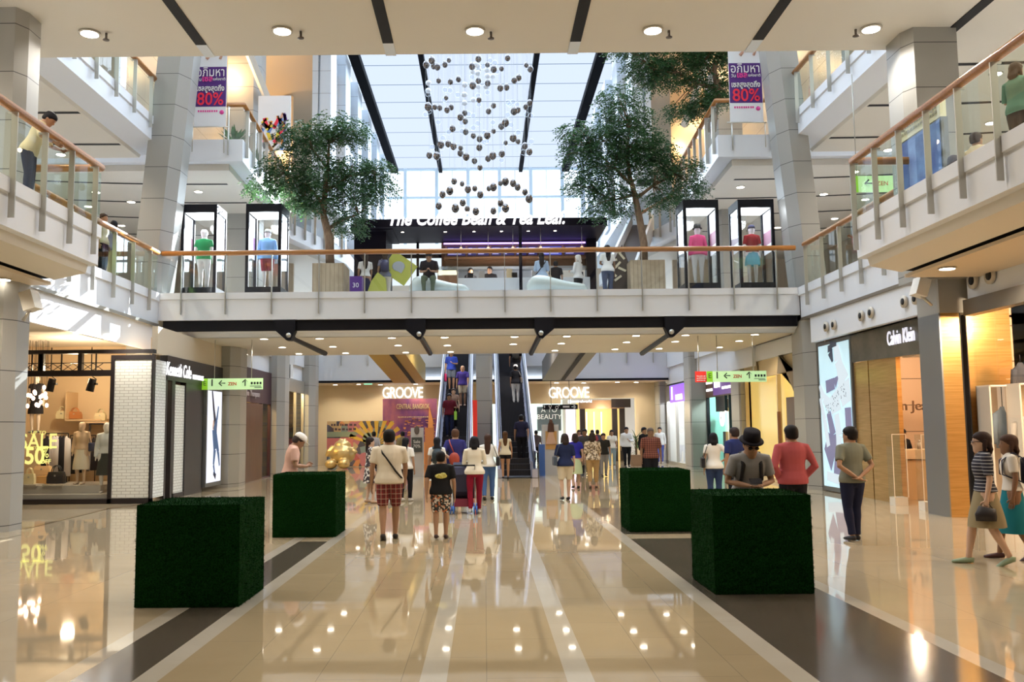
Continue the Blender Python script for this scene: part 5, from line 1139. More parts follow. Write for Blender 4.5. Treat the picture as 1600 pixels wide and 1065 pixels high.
g = G(); g.box(9.35, 12.3, 18.3, 25, 3.9, 3.95); g.box(9.4, 9.9, 18.4, 20.35, 3.25, 3.9); g.obj('inner_ceiling', mat('lit_ceiling', (.85, .75, .62), .5), t)
zz = 2.3; 
g = G(); g.quad((11.0, 24.0, .2), (11.0, 24.0, 3.9), (9.45, 24.0, 3.9), (9.45, 24.0, .2)); g.obj('inner_wall', CKW, t)
p = atY(1424, 634, 23.95); text('Calvin Klein Jeans', .36, (p.x - .55, 23.96, p.z), mat('bronze_letter', (.12, .06, .03), .4), t, ext=.02, bold=.002)
g = G(); g.quad((9.35, 8, 0.02), (9.35, 17.3, .02), (9.35, 17.3, 3.85), (9.35, 8, 3.85)); g.obj('glass_pane', SHOPGLASS, t)
g = G(); g.box(12.6, 12.7, 8, 18.2, 0, 4.2); g.box(10.7, 12.6, 18.3, 18.4, 0, 4.2); g.obj('inner_wall', mat('tan_lacquer', (.62, .42, .24), .4), t)
g = G(); g.box(9.4, 12.6, 8, 18.2, 4.15, 4.2); g.obj('inner_ceiling', mat('lit_ceiling', (.85, .75, .62), .5), t)
for y in (19.2, 21.2, 23): glow((10.6, y, 3.6), 90, (1, .78, .55))
for y, pw in ((10.5, 130), (13, 160), (15.2, 120), (16.6, 120)): glow((10.4, y, 3.85), pw, (1, .78, .55))
# counter, clerk's desk items, glass cases in the entrance
a = atZ(1413, 745, 0); t = thing('sales_counter', 'pale wooden sales counter inside the denim shop entrance', 'counter', (10.0, 21.5, 0))
Yc = 21.6; xa = atY(1411, 740, Yc).x; xb = 10.9; zc1 = atY(1420, 702, Yc).z; zc0 = atY(1420, 717, Yc).z
g = G(); g.box(xa, xb, Yc, Yc + .6, 0, zc0 - .02); g.obj('counter_front', mat('counter_oak', (.68, .48, .28), .4), t); g = G(); g.box(xa - .05, xb, Yc - .06, Yc + .66, zc0, zc1); g.obj('counter_top', mat('counter_cream', (.75, .58, .40), .35), t)
p = atY(1437, 702, Yc + .2); g = G(); g.cyl((p.x, p.y, zc1), .05, .16, 10); g.cyl((p.x, p.y, zc1 + .16), .025, .06, 8); tag(g.obj('bottle', mat('bottle_beige', (.6, .5, .4), .3)), 'small pump bottle on the sales counter', 'bottle')
for u, lab in ((1404, 'clear glass display stand with white base left of the counter'), (1450, 'clear glass display stand with white base beside the near pillar')):
    Y = 20.2 if u < 1420 else 18.9; p = atY(u, 770, Y); t = thing('glass_stand', lab, 'display stand', (p.x, Y, 0), 0, 'glass display stands')
    g = G(); g.box(p.x - .14, p.x + .14, Y - .14, Y + .14, 0, .18); g.obj('base', mat('stand_white', (.8, .72, .6), .4), t); g = G(); g.box(p.x - .15, p.x + .15, Y - .15, Y + .15, .18, 1.55); g.obj('glass_box', GLASS, t)
    g = G()
    for qx in (-.15, .15): g.box(p.x + qx - .006, p.x + qx + .006, Y - .156, Y - .144, .18, 1.55)
    g.box(p.x - .15, p.x + .15, Y - .156, Y - .144, 1.54, 1.555); g.obj('edge_trim', mat('edge_gold', (.8, .65, .45), .3, emit=(.8, .6, .4), es=.2), t)
# white framed shop window boxes with hanging clothes
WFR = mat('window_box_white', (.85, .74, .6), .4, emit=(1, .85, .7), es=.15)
for (u0, u1, v0, v1, Y, lab) in ((1545, 1580, 601, 705, 17.5, 'open white display frame holding a denim jacket'), (1592, 1680, 598, 760, 17.1, 'larger open white display frame at the right picture edge')):
    A = atY(u0, v0, Y); X0 = A.x; X1 = atY(u1, v0, Y).x; Z1 = A.z; Z0 = atY(u0, v1, Y).z if u0 < 1560 else .1; Z0 = .1
    t = thing('window_vitrine', lab, 'display frame', (X0, Y, .0)); g = G(); w_ = .03
    for bx in ((X0, X0 + w_, Z0, Z1), (X1 - w_, X1, Z0, Z1), (X0, X1, Z1 - w_, Z1), (X0, X1, 0, Z0 + w_)): g.box(bx[0], bx[1], Y, Y + .45, bx[2], bx[3])
    g.obj('frame', WFR, t); g = G(); g.box(X0, X1, Y + .45, Y + .48, Z0, Z1); g.obj('back_panel', mat('panel_peach', (.75, .58, .42), .5), t)
def hung_jacket(u, v, Y, label, c, L_=.8, w_=.2, top=3.0):
    p = atY(u, v, Y); t = thing('hanging_jacket', label, 'jacket', p); g = G()
    g.loft([[Vector((p.x + r_ * math.cos(an), Y + r_ * .45 * math.sin(an), p.z - dz)) for an in [2 * PI * j / 16 for j in range(16)]] for dz, r_ in ((0, .04), (.06, .08), (.12, w_), (.4, w_ * .92), (L_, w_ * .95))]); g.obj('jacket_body', col_mat(c), t)
    for s in (-1, 1): g = G(); g.tube([(p.x + s * w_ * .8, Y, p.z - .14), (p.x + s * w_ * 1.15, Y - .02, p.z - .45), (p.x + s * w_ * 1.15, Y - .04, p.z - .72)], [.06, .055, .045], 10); g.obj('sleeve', col_mat(c), t)
    g = G(); g.tube([(p.x, Y, p.z - .02), (p.x, Y, p.z + top)], .008, 5); g.obj('hanging_wire', BLACK, t)
hung_jacket(1566, 635, 17.75, 'denim jacket hanging in the white frame at the right', (.22, .28, .36), .8, .17, .42); hung_jacket(1597, 650, 17.3, 'pale jacket hanging beyond the curly-haired woman', (.6, .55, .5), .9, .2, .42)
hung_jacket(1594, 566, 17.6, 'dark patterned garment hanging high in the right shop window', (.05, .05, .06), .45, .15, .15)

# ================================================================== far wall: signs, mural, sculpture
def groove(u, label):
    p = atY(u, 614, YE - .1); t = thing('wall_sign', label, 'sign', (p.x, YE - .08, p.z), 0, 'white GROOVE wall signs')
    text('GROOVE', .80, (p.x, YE - .08, p.z), SIGNW, t, ext=.01, bold=.003, spacing=.88, name='letters', fit=2.05); text('@centralworld', .2, (p.x + .55, YE - .08, p.z - .42), SIGNW, t, ext=.02, name='small_letters', bold=.004)
groove(629, 'lit white GROOVE lettering left of the escalators'); groove(889, 'lit white GROOVE lettering right of the escalators')
a = atY(598, 623, 45.6); b = atY(683, 728, 45.6); t = thing('wall_banner', 'purple city banner headed CENTRAL BANGKOK left of the escalators', 'banner', ((a.x + b.x) / 2, 45.6, 0))
VIO = noise_mat('print_violet_dusk', (.16, .05, .22), (.55, .18, .20), 1.2, .6, (1, 1, .5), detail=6)
g = G(); g.box(a.x, b.x, 45.6, 45.66, 0.02, a.z); g.obj('sheet', VIO, t)
text('CENTRAL BANGKOK', .36, (atY(645, 635, 45.5).x, 45.58, atY(645, 635, 45.5).z), mat('letter_cream', (.8, .62, .35), .5), t, ext=.01, bold=.002, fit=1.65)
scribble(atY(645, 650, 45.5).x, atY(645, 651, 45.5).z, 1.5, .1, 1, 45.58, mat('letter_cream', (.8, .62, .35), .5), t)
rnd = random.Random(2); g = G()
for k in range(60): x = rnd.uniform(a.x + 1, b.x - .2); z = rnd.uniform(1.4, 2.3); g.box(x, x + rnd.uniform(.08, .2), 45.57, 45.59, z, z + .04, k % 2)
g.prism([(b.x - .55, .3), (b.x - .15, .3), (b.x - .2, 2.2), (b.x - .38, 2.9), (b.x - .42, 2.2)], 45.55, 45.57, 'Y', 1); g.prism([(b.x - 1.4, .02), (b.x - .1, .02), (b.x - .2, 1.2), (b.x - 1.2, 1.0)], 45.57, 45.58, 'Y', 1); g.obj('printed_skyline', [mat('print_rose', (.5, .2, .3), .6), mat('print_gold', (.9, .38, .12), .6)], t)
a = atY(511, 658, 43.6); b = atY(615, 658, 43.6); t = thing('mural_board', 'low multicoloured mural board behind the gold sculpture', 'mural', ((a.x + b.x) / 2, 43.6, 0))
g = G(); g.box(a.x, b.x, 43.6, 43.7, 0.02, a.z); g.obj('board', voro_mat('mural_print', [(.55, .12, .10), (.08, .07, .08), (.75, .30, .10), (.25, .30, .25), (.6, .2, .2), (.12, .1, .12), (.7, .45, .2)], 3.2, .6), t)
cx = a.x + (b.x - a.x) * .74; g = G()
for k in range(9):
    a0 = PI * (.08 + k * .098); a1 = a0 + .16; q = 1.35
    g.add([(cx, 43.58, a.z - 1.15), (cx + q * math.cos(a0), 43.58, min(a.z, a.z - 1.15 + q * math.sin(a0))), (cx + q * math.cos(a1), 43.58, min(a.z, a.z - 1.15 + q * math.sin(a1)))], [(0, 1, 2)])
g.obj('sun_rays', mat('print_yellow_ray', (.85, .50, .06), .6), t); g = G(); g.box(a.x, a.x + 1.4, 43.58, 43.59, a.z - .75, a.z - .5); g.box(a.x, a.x + 1.25, 43.58, 43.59, a.z - 1.5, a.z - .8, 1); g.cyl((a.x + 2.0, 43.58, a.z - .85), .3, .01, 20, axis=(0, 1, 0)); g.obj('painted_shapes', [mat('print_olive', (.3, .32, .18), .6), mat('print_salmon', (.7, .2, .16), .6)], t)
scribble(a.x + .8, a.z - .27, 1.2, .42, 2, 43.57, mat('print_ink2', (.1, .05, .05), .6), t, 3)
GLD = mat('gold_lacquer', (.70, .50, .20), .32, .6)
p = atY(535, 700, 41.6); t = thing('gold_sculpture', 'plump gold seated animal sculpture before the mural', 'sculpture', (p.x, 41.6, 0)); X, Y = p.x, 41.6
g = G(); g.ell((X, Y, .85), .72, .6, .62); g.ell((X, Y + .1, 1.35), .48, .42, .38); g.ell((X, Y + .1, 1.62), .2, .2, .14); g.ell((X + .12, Y + .05, 1.72), .09, .07, .1); g.ell((X - .12, Y + .05, 1.72), .09, .07, .1)
g.ell((X + .16, Y - .5, .32), .34, .4, .32); g.ell((X - .55, Y - .4, .30), .34, .4, .30); g.tube([(X - .45, Y, 1.3), (X - .72, Y - .1, 1.0), (X - .85, Y - .1, .75)], [.2, .16, .1], 10); g.tube([(X + .5, Y, 1.2), (X + .75, Y - .1, .9)], [.2, .14], 10)
g.v = [(X + (a_ - X) * .84, Y + (b_ - Y) * .84, c_ * .76) for a_, b_, c_ in g.v]; solidify(g, 'sculpture_body', .03, [GLD], t, 10, world=True)
# glass barrier, direction board, kiosks right of the escalators
a = atY(848, 632, 43.0); b = atY(903, 639, 43.0); t = thing('direction_board', 'black hanging direction board with white arrow right of the escalators', 'sign', ((a.x + b.x) / 2, 43, a.z))
g = G(); g.box(a.x, b.x, 43, 43.06, b.z, a.z + .0); g.obj('board', BLACK, t); text('\u2191 \u2640 \u2642', .22, (a.x + .4, 42.98, (a.z + b.z) / 2), PAPER, t, ext=.004); text('\u2192', .26, (b.x - .2, 42.98, (a.z + b.z) / 2), PAPER, t, ext=.004, bold=.01)
g = G(); g.box(a.x + .95, b.x - .4, 42.98, 43, (a.z + b.z) / 2 - .03, (a.z + b.z) / 2 + .05); g.obj('small_writing', PAPER, t); g = G()
for x in (a.x + .4, b.x - .4): g.tube([(x, 43.03, a.z), (x, 43.03, 4.75)], .012, 5)
g.obj('rod', BLACK, t)
def kiosk_stand(label, u0, u1, v, Y, h, m, pm=None, d=.5, name='advert_stand'):
    a = atY(u0, v, Y); b = atY(u1, v, Y); t = thing(name, label, 'stand', ((a.x + b.x) / 2, Y, 0)); z1 = atY(u0, h, Y).z
    g = G(); g.box(a.x, b.x, Y, Y + d, 0, z1); g.obj('case', m, t)
    if pm: g = G(); w_ = b.x - a.x; g.box(a.x + w_ * .2, b.x - w_ * .12, Y - .02, Y, .95, z1 - .25); g.obj('picture', pm, t)
    return t, a.x, b.x, z1
t, ax, bx, z1 = kiosk_stand('white stand with an orange portrait picture right of the escalators', 848, 874, 740, 34.6, 663, mat('stand_grey_white', (.55, .56, .58), .4), mat('picture_orange', (.62, .35, .12), .5))
g = G(); cx = (ax + bx) / 2 + .02; g.ell((cx, 34.56, 2.0), .07, .01, .09); g.prism([(cx - .13, 1.6), (cx + .13, 1.6), (cx + .1, 1.95), (cx - .1, 1.95)], 34.55, 34.57, 'Y'); g.prism([(cx - .2, 1.15), (cx + .2, 1.15), (cx + .08, 1.6), (cx - .08, 1.6)], 34.55, 34.57, 'Y', 1); g.obj('printed_figure', [mat('picture_dark', (.08, .03, .02), .5), mat('picture_peach', (.65, .42, .3), .5)], t)
kiosk_stand('narrow blue stand beside the right escalator', 843, 852, 743, 33.9, 694, mat('stand_blue', (.04, .12, .42), .4), None, .4)
t, ax, bx, z1 = kiosk_stand('white stand with monochrome portrait and Sale sign left of the escalators', 642, 661, 742, 34.5, 668, mat('stand_grey_white', (.55, .56, .58), .4), None)
g = G(); g.box(ax + .03, bx - .03, 34.44, 34.46, .9, 1.45); g.obj('sale_panel', mat('panel_slate', (.06, .07, .07), .5), t); text('Sale\n70%', .17, ((ax + bx) / 2, 34.43, 1.2), PAPER, t, ext=.003); g = G(); g.ell(((ax + bx) / 2, 34.45, 1.72), .1, .02, .16); g.obj('printed_face', mat('print_mono', (.12, .1, .09), .5), t)
t, ax, bx, z1 = kiosk_stand('tall orange city poster stand just left of the escalators', 664, 678, 742, 34.2, 668, mat('stand_orange', (.62, .24, .08), .5), None, .2)
for s, (u0, u1, v) in enumerate(((645, 678, 742),)):
    pass
g = G(); a = atY(740, 625, 34.9); g.box(atY(739, 700, 34.9).x, atY(746, 700, 34.9).x, 34.9, 35.1, 0.02, a.z); tag(g.obj('red_pillar_sign', mat('sign_red_flat', (.55, .02, .02), .5, emit=(1, .05, .02), es=.2)), 'narrow red upright sign between the left escalator and centre pillar', 'sign')
# opening to the farther wing: pale glowing shops
t = thing('shopfront', 'bright white cosmetic shopfront deep in the far wing', 'shopfront', (3.4, 53, 0))
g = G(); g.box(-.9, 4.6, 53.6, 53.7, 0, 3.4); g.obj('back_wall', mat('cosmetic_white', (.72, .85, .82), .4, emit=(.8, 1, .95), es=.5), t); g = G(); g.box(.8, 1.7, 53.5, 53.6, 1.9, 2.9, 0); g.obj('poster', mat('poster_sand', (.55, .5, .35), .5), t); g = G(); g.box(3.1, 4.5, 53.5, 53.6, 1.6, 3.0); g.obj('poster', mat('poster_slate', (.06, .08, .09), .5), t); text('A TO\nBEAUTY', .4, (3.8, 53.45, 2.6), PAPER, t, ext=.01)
t = thing('shopfront', 'gold lit shopfront with dark columns deep at the far right', 'shopfront', (6, 49, 0))
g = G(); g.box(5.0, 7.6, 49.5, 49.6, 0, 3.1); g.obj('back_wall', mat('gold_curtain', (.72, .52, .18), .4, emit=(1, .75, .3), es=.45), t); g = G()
for x in (5.05, 6.75, 7.15): g.box(x, x + .28, 48.2, 48.4, 0, 3.0)
g.obj('dark_column', DBR, t); g = G(); g.box(5.0, 7.4, 48.1, 48.4, 2.75, 3.2); g.box(6.7, 7.7, 47.9, 48.1, 2.8, 3.25, 1); g.obj('header', [mat('header_brown', (.2, .13, .09), .5), DBR], t); g = G(); g.box(4.4, 4.9, 49.2, 49.3, .2, 2.9); g.obj('lit_panel', emit_mat('lit_pink', (1, .75, .85), 1.6), t); g = G()
for x in (5.5, 5.9, 6.3): g.box(x, x + .05, 49.3, 49.35, .4, 2.6)
g.obj('light_strip', emit_mat('lit_strip', (1, .9, .6), 3), t)
glow((1.5, 50, 3.4), 260, (.9, 1, .97)); glow((6.2, 47.6, 2.6), 90, (1, .8, .5))
# potted palm
p = atZ(994, 722, 0); p = Vector((atY(994, 700, 42).x, 42, 0)); t = thing('potted_palm', 'potted palm in a square pot before the far wall at the right', 'plant', p)
g = G(); g.loft([[Vector((p.x + sx_ * w_, 42 + sy_ * w_, z)) for sx_, sy_ in ((-1, -1), (1, -1), (1, 1), (-1, 1))] for z, w_ in ((0, .24), (.5, .33))], True, 0, False); g.obj('pot', mat('pot_brown', (.32, .20, .12), .6), t)
g = G(); rnd = random.Random(6)
for k in range(46):
    a_ = rnd.random() * 6.28; el = rnd.uniform(.3, 1.35); Lh = rnd.uniform(.5, .95); pts = []; base = Vector((p.x, 42, .55 + rnd.random() * .75))
    for q in range(5): u_ = q / 4; pts.append(base + Vector((math.cos(a_) * math.cos(el) * Lh * u_, math.sin(a_) * math.cos(el) * Lh * u_, math.sin(el) * Lh * u_ - .35 * u_ * u_)))
    sd_ = Vector((-math.sin(a_), math.cos(a_), 0)) * .03
    for q in range(4): g.add([pts[q] - sd_ * (1 - q / 4.2), pts[q] + sd_ * (1 - q / 4.2), pts[q + 1] + sd_ * (1 - (q + 1) / 4.2), pts[q + 1] - sd_ * (1 - (q + 1) / 4.2)], [(0, 1, 2, 3)])
g.obj('fronds', noise_mat('palm_green', (.03, .08, .015), (.08, .16, .03), 5), t); g = G(); g.tube([(p.x, 42, .5), (p.x, 42, 1.2)], .05, 7); g.obj('stem', mat('bark', (.15, .09, .05), .8), t)
# ================================================================== coffee kiosk on the bridge
Yk0, Yk1 = 29.3, 32.0
DKB = mat('kiosk_black', (.008, .006, .012), .6, spec=.12); KBR = mat('kiosk_brown_wood', (.20, .09, .04), .45)
kz = lambda v, Y=Yk0: atY(750, v, Y).z
kx = lambda u, Y=Yk0: atY(u, 400, Y).x
t = thing('coffee_kiosk', 'dark coffee kiosk with white lettering above and purple lit menu boards', 'kiosk', (kx(745), (Yk0 + Yk1) / 2, L2)); KI = t
zr = kz(341); zc = kz(353)
g = G(); g.box(kx(553), kx(950), Yk0, Yk1, zc, zr); g.box(kx(545), kx(612), Yk0 + .3, Yk1, zc - .02, zr - .1); g.obj('canopy', DKB, t)
for bx_ in ((kx(549), kx(600), Yk0 + .6, Yk1), (kx(928), kx(945), Yk1 - .6, Yk1), (kx(811), kx(816), Yk0 + .05, Yk0 + .15)): g = G(); g.box(*bx_, L2, zc); g.obj('dark_wall', DKB, t)
zb = kz(383, Yk1); zb2 = kz(402, Yk1)
g = G(); g.box(kx(690, Yk1), kx(926, Yk1), Yk1 - .1, Yk1, kz(420, Yk1), zc); g.obj('back_wall', KBR, t)
g = G(); g.box(kx(694, Yk1), kx(925, Yk1), Yk1 - .35, Yk1 - .3, kz(384, Yk1), kz(382, Yk1)); g.obj('purple_light_strip', emit_mat('led_purple', (.35, .22, 1), 3.5), t)
SCR = emit_mat('screen_blue', (.06, .08, .45), .9); SCD = mat('screen_dark', (.02, .02, .05), .3, emit=(.05, .04, .2), es=.5)
for k, (u0, u1) in enumerate(((699, 727), (731, 744), (746, 764), (768, 783), (786, 803), (806, 822), (825, 839), (846, 877), (882, 912))):
    g = G(); x0, x1 = kx(u0, Yk1), kx(u1, Yk1); g.box(x0, x1, Yk1 - .16, Yk1 - .1, kz(400, Yk1), kz(387, Yk1)); s = g.obj('menu_board', SCR if k == 7 else SCD, t)
    g = G()
    for q in range(5):
        z = kz(389 + q * 2.2, Yk1); g.box(x0 + .03, lerp(x0, x1, .35 + .55 * ((q * 37 + k * 13) % 10) / 10), Yk1 - .17, Yk1 - .16, z - .012, z + .008)
    g.obj('menu_writing', mat('menu_text', (.6, .6, .9), .5, emit=(.6, .6, 1), es=.7), s)
g = G()
for u in (697, 729, 766, 805, 843, 879, 916): g.box(kx(u, Yk1) - .03, kx(u, Yk1) + .03, Yk1 - .14, Yk1 - .1, kz(405, Yk1), kz(385, Yk1))
g.box(kx(694, Yk1), kx(926, Yk1), Yk1 - .4, Yk1 - .1, kz(407, Yk1), kz(404, Yk1)); g.obj('wood_batten', mat('batten_brown', (.35, .17, .08), .5), t)
g = G(); g.box(kx(600, Yk1), kx(690, Yk1), Yk1 - .05, Yk1, kz(397, Yk1), kz(381, Yk1)); g.box(kx(600, Yk1), kx(690, Yk1), Yk1 - .05, Yk1, kz(445, Yk1), kz(402, Yk1)); g.obj('bright_window', emit_mat('window_bright', (.85, .93, 1), .9), t)
g = G(); g.box(kx(651, Yk1), kx(655, Yk1), Yk1 - .1, Yk1 - .04, L2, zc); g.box(kx(600, Yk1), kx(690, Yk1), Yk1 - .1, Yk1 - .04, kz(403, Yk1), kz(397, Yk1)); g.obj('window_bar', DKB, t)
g = G(); g.box(kx(692), kx(924), Yk0 + .5, Yk0 + 1.0, L2, kz(430)); g.obj('counter_front', mat('counter_white', (.72, .74, .76), .3), t)
g = G(); g.box(kx(692, Yk1), kx(926, Yk1), Yk1 - .5, Yk1 - .1, kz(424, Yk1), kz(420, Yk1)); g.box(kx(716, Yk1), kx(830, Yk1), Yk1 - .12, Yk1 - .1, L2, kz(419, Yk1)); g.obj('back_counter', mat('kiosk_grey', (.32, .34, .36), .35), t)
g = G()
for k, u in enumerate((730, 748, 792, 800, 832, 860, 905)): g.box(kx(u), kx(u + 9), Yk0 + .6, Yk0 + .95, kz(430), kz(421 - (k % 3) * 3), k % 3)
g.obj('counter_machine', [BLACK, mat('machine_steel', (.5, .5, .52), .25, .8), mat('machine_warm', (.65, .5, .3), .4)], t)
# pastry display, lit
t2 = thing('pastry_display', 'lit glass pastry case on the kiosk counter behind the seated man', 'display case', (kx(697), Yk0 - .2, L2))
g = G(); g.box(kx(684), kx(714), Yk0 - .3, Yk0 + .3, L2, kz(432)); g.obj('base', KBR, t2); g = G(); g.box(kx(685), kx(713), Yk0 - .25, Yk0 + .2, kz(427), kz(424)); g.obj('lit_shelf', emit_mat('pastry_light', (1, .85, .5), 1.6), t2)
g = G(); g.box(kx(684), kx(714), Yk0 - .3, Yk0 + .3, kz(432), kz(418)); g.obj('glass_box', GLASS, t2)
for u, v in ((720, 361), (763, 361), (802, 361), (846, 361), (911, 361)):
    x = kx(u); t3 = thing('pendant_lamp', 'small cone pendant lamp hanging over the kiosk counter', 'pendant lamp', (x, Yk0 + .3, kz(389)), 0, 'pendant lamps over the kiosk counter')
    g = G(); g.cyl((x, Yk0 + .3, kz(389)), .10, .13, 12, r2=.03); g.obj('shade', mat('pendant_cream', (.8, .6, .4), .4, emit=(1, .7, .4), es=.8), t3); g = G(); g.tube([(x, Yk0 + .3, kz(387)), (x, Yk0 + .3, zc)], .012, 5); g.obj('cord', STEEL, t3)
for u in (629, 696, 741, 784, 826, 868):
    p = (kx(u, Yk0 + .8), Yk0 + .8, zc - .002); downlight(p, 'tiny white spotlight in the dark kiosk ceiling', 'kiosk ceiling spotlights', 25, .45)
glow((kx(800), Yk0 + 1.4, kz(415)), 26, (.9, .9, 1)); glow((kx(740), Yk0 + 1.4, kz(415)), 20, (1, .9, .8))
text('The Coffee Bean & Tea Leaf.', .60, (kx(744), Yk0 - .06, zr - .03), SIGNW, t, ext=.03, shear=.28, bold=.012, sx=.87, name='letters', fit=kx(882) - kx(606))
# slanted glass and steel beside the kiosk: escalator to the next storey
for s, uu, v0, v1 in ((1, (955, 1000), 405, 330), (-1, (452, 505), 345, 395)):
    pass
t = thing('upper_escalator', 'raking escalator rising beyond the kiosk at the right', 'escalator', (6.3, 38, L2))
A = atY(948, 412, 33.6); Bt = atY(985, 335, 42.0)
g = G(); w_ = .1
for dx in (0, 1.0):
    g.add([(A.x + dx, A.y, A.z), (A.x + dx + w_, A.y, A.z), (Bt.x + dx + w_, Bt.y, Bt.z), (Bt.x + dx, Bt.y, Bt.z), (A.x + dx, A.y, A.z - .9), (A.x + dx + w_, A.y, A.z - .9), (Bt.x + dx + w_, Bt.y, Bt.z - .9), (Bt.x + dx, Bt.y, Bt.z - .9)],
          [(0, 1, 2, 3), (4, 7, 6, 5), (0, 4, 5, 1), (1, 5, 6, 2), (2, 6, 7, 3), (3, 7, 4, 0)])
g.obj('side_panel', mat('escalator_white', (.75, .8, .85), .3), t); g = G()
g.add([(A.x + .1, A.y, A.z - .5), (A.x + 1, A.y, A.z - .5), (Bt.x + 1, Bt.y, Bt.z - .5), (Bt.x + .1, Bt.y, Bt.z - .5)], [(0, 1, 2, 3)]); g.obj('step_run', STEP, t)
t = thing('totem_sign', 'dark slanting banner with cream brush writing right of the kiosk', 'banner', (atY(968, 420, 28).x, 28, L2))
a = atY(945, 448, 28); b = atY(984, 372, 28); g = G()
g.prism([(a.x, L2), (b.x - .1, L2), (b.x + .05, b.z - 1.1), (b.x - .25, b.z - .2), (a.x + .2, b.z - .9)], 28.0, 28.04, 'Y'); g.obj('cloth', mat('totem_dark', (.05, .035, .03), .5), t)
c0 = atY(965, 415, 27.98); g = G()
for k in range(7): g.rbox((c0.x + math.sin(k * 2.1) * .16, 27.98, c0.z + .45 - k * .14), .26, .01, .07, rm('Y', math.sin(k * 1.7) * .9))
g.obj('brush_writing', mat('brush_cream', (.75, .68, .5), .5), t)
t = thing('checkered_stand', 'purple display block with white characters beside the left planter', 'stand', (atY(557, 440, 27.2).x, 27.2, L2)); a = atY(547, 446, 27.2); b = atY(566, 432, 27.2)
g = G(); g.box(a.x, b.x, 27.1, 27.5, L2, b.z); g.obj('block', PURPLE, t); text('30', .2, ((a.x + b.x) / 2, 27.08, (b.z + L2 + .15) / 2), PAPER, t, ext=.003)
# yellow kites / bags carried past
t = thing('gift_bag', 'big yellow square bag tilted on its corner, carried by the woman with backpack', 'bag', atY(622, 420, 28.0))
c = atY(624, 419, 28.0); g = G(); g.rbox(c, .86, .12, .74, rm('Y', .62)); o = g.obj('bag_body', mat('bag_yellow', (.42, .42, .07), .6), t); g = G(); g.ell((c.x - .02, c.y - .07, c.z + .05), .2, .01, .16); g.rbox((c.x - .02, c.y - .07, c.z - .02), .3, .012, .16, rm('Y', .6)); g.obj('printed_spot', mat('print_grey', (.35, .36, .38), .6), t)
t = thing('gift_bag', 'yellow-green sack held between the two women left of the kiosk', 'bag', atY(586, 440, 27.6)); c = atY(588, 440, 27.6)
g = G(); g.prism([(c.x - .35, L2), (c.x + .35, L2), (c.x + .28, c.z + .1), (c.x + .05, c.z + .28), (c.x - .15, c.z + .0)], 27.5, 27.75, 'Y'); g.obj('bag_body', mat('bag_yellow', (.42, .42, .07), .6), t)

# ================================================================== trees
BARK = noise_mat('tree_bark', (.16, .10, .06), (.26, .17, .10), 14, .8, (1, 1, .2), bump=.4)
LEAF = noise_mat('leaf_green', (.018, .058, .024), (.06, .15, .055), 9, .38)
_N, _L, _b = nodes(LEAF); _o = _N['Material Output']; _t = _N.new('ShaderNodeBsdfTranslucent'); _t.inputs[0].default_value = (.08, .20, .05, 1); _m = _N.new('ShaderNodeMixShader'); _m.inputs[0].default_value = .2
_L.new(_b.outputs[0], _m.inputs[1]); _L.new(_t.outputs[0], _m.inputs[2]); _L.new(_m.outputs[0], _o.inputs[0])
def tree(label, base, trunk, blobs, seed, n):
    """trunk: list of polylines with radii; blobs: (centre, rx, ry, rz) leaf masses"""
    rnd = random.Random(seed); t = thing('indoor_tree', label, 'tree', base)
    g = G(); g.tube(trunk[0][0], trunk[0][1], 9); g.obj('trunk', BARK, t)
    bg_ = G()
    for P_, R_ in trunk[1:]: bg_.tube(P_, R_, 7)
    tot = sum(b[1] * b[3] for b in blobs); lg = G()
    for c, rx, ry, rz in blobs:
        c = Vector(c)
        # twigs towards the mass
        src = min((Vector(p) for P_, R_ in trunk for p in P_), key=lambda p: (p - c).length)
        for k in range(5):
            e = c + Vector((rnd.uniform(-1, 1) * rx * .7, rnd.uniform(-1, 1) * ry * .7, rnd.uniform(-.6, .6) * rz)); m = src.lerp(e, .5) + Vector((0, 0, .08)); bg_.tube([src, m, e], [.022, .014, .006], 5)
        m = int(n * rx * rz / tot)
        for k in range(m // 9):
            # a spray: a short drooping twig with paired leaflets
            a_ = rnd.random() * 6.283; q = rnd.uniform(-1, 1); r_ = (rnd.random() ** .45); s_ = math.sqrt(1 - q * q)
            p = c + Vector((rx * r_ * s_ * math.cos(a_), ry * r_ * s_ * math.sin(a_), rz * r_ * q))
            d = Vector((math.cos(a_), math.sin(a_), rnd.uniform(-.7, .25))).normalized(); sd_ = d.cross(Vector((0, 0, 1))).normalized(); L_ = rnd.uniform(.22, .38)
            for j in range(9):
                u_ = j / 8; pp = p + d * L_ * u_ + Vector((0, 0, -.12 * u_ * u_)); ss = 1 if j % 2 else -1
                ld = (d * .6 + sd_ * ss * .9 + Vector((0, 0, rnd.uniform(-.6, .1)))).normalized(); ln = rnd.uniform(.06, .11); wd = ld.cross(Vector((rnd.uniform(-1, 1), rnd.uniform(-1, 1), 1))).normalized() * ln * .26
                lg.add([pp, pp + ld * ln * .5 + wd, pp + ld * ln, pp + ld * ln * .5 - wd], [(0, 1, 2, 3)])
    bg_.obj('branches', BARK, t); lg.obj('foliage', LEAF, t); return t
def W(u, v, Y): return atY(u, v, Y)
def blob(u, v, Y, ru, rv, ry=None):
    k = Y / 1420; return (tuple(atY(u, v, Y)), ru * k, (ry or min(ru, rv) * 1.1) * k, rv * k)
Yt = 28.2
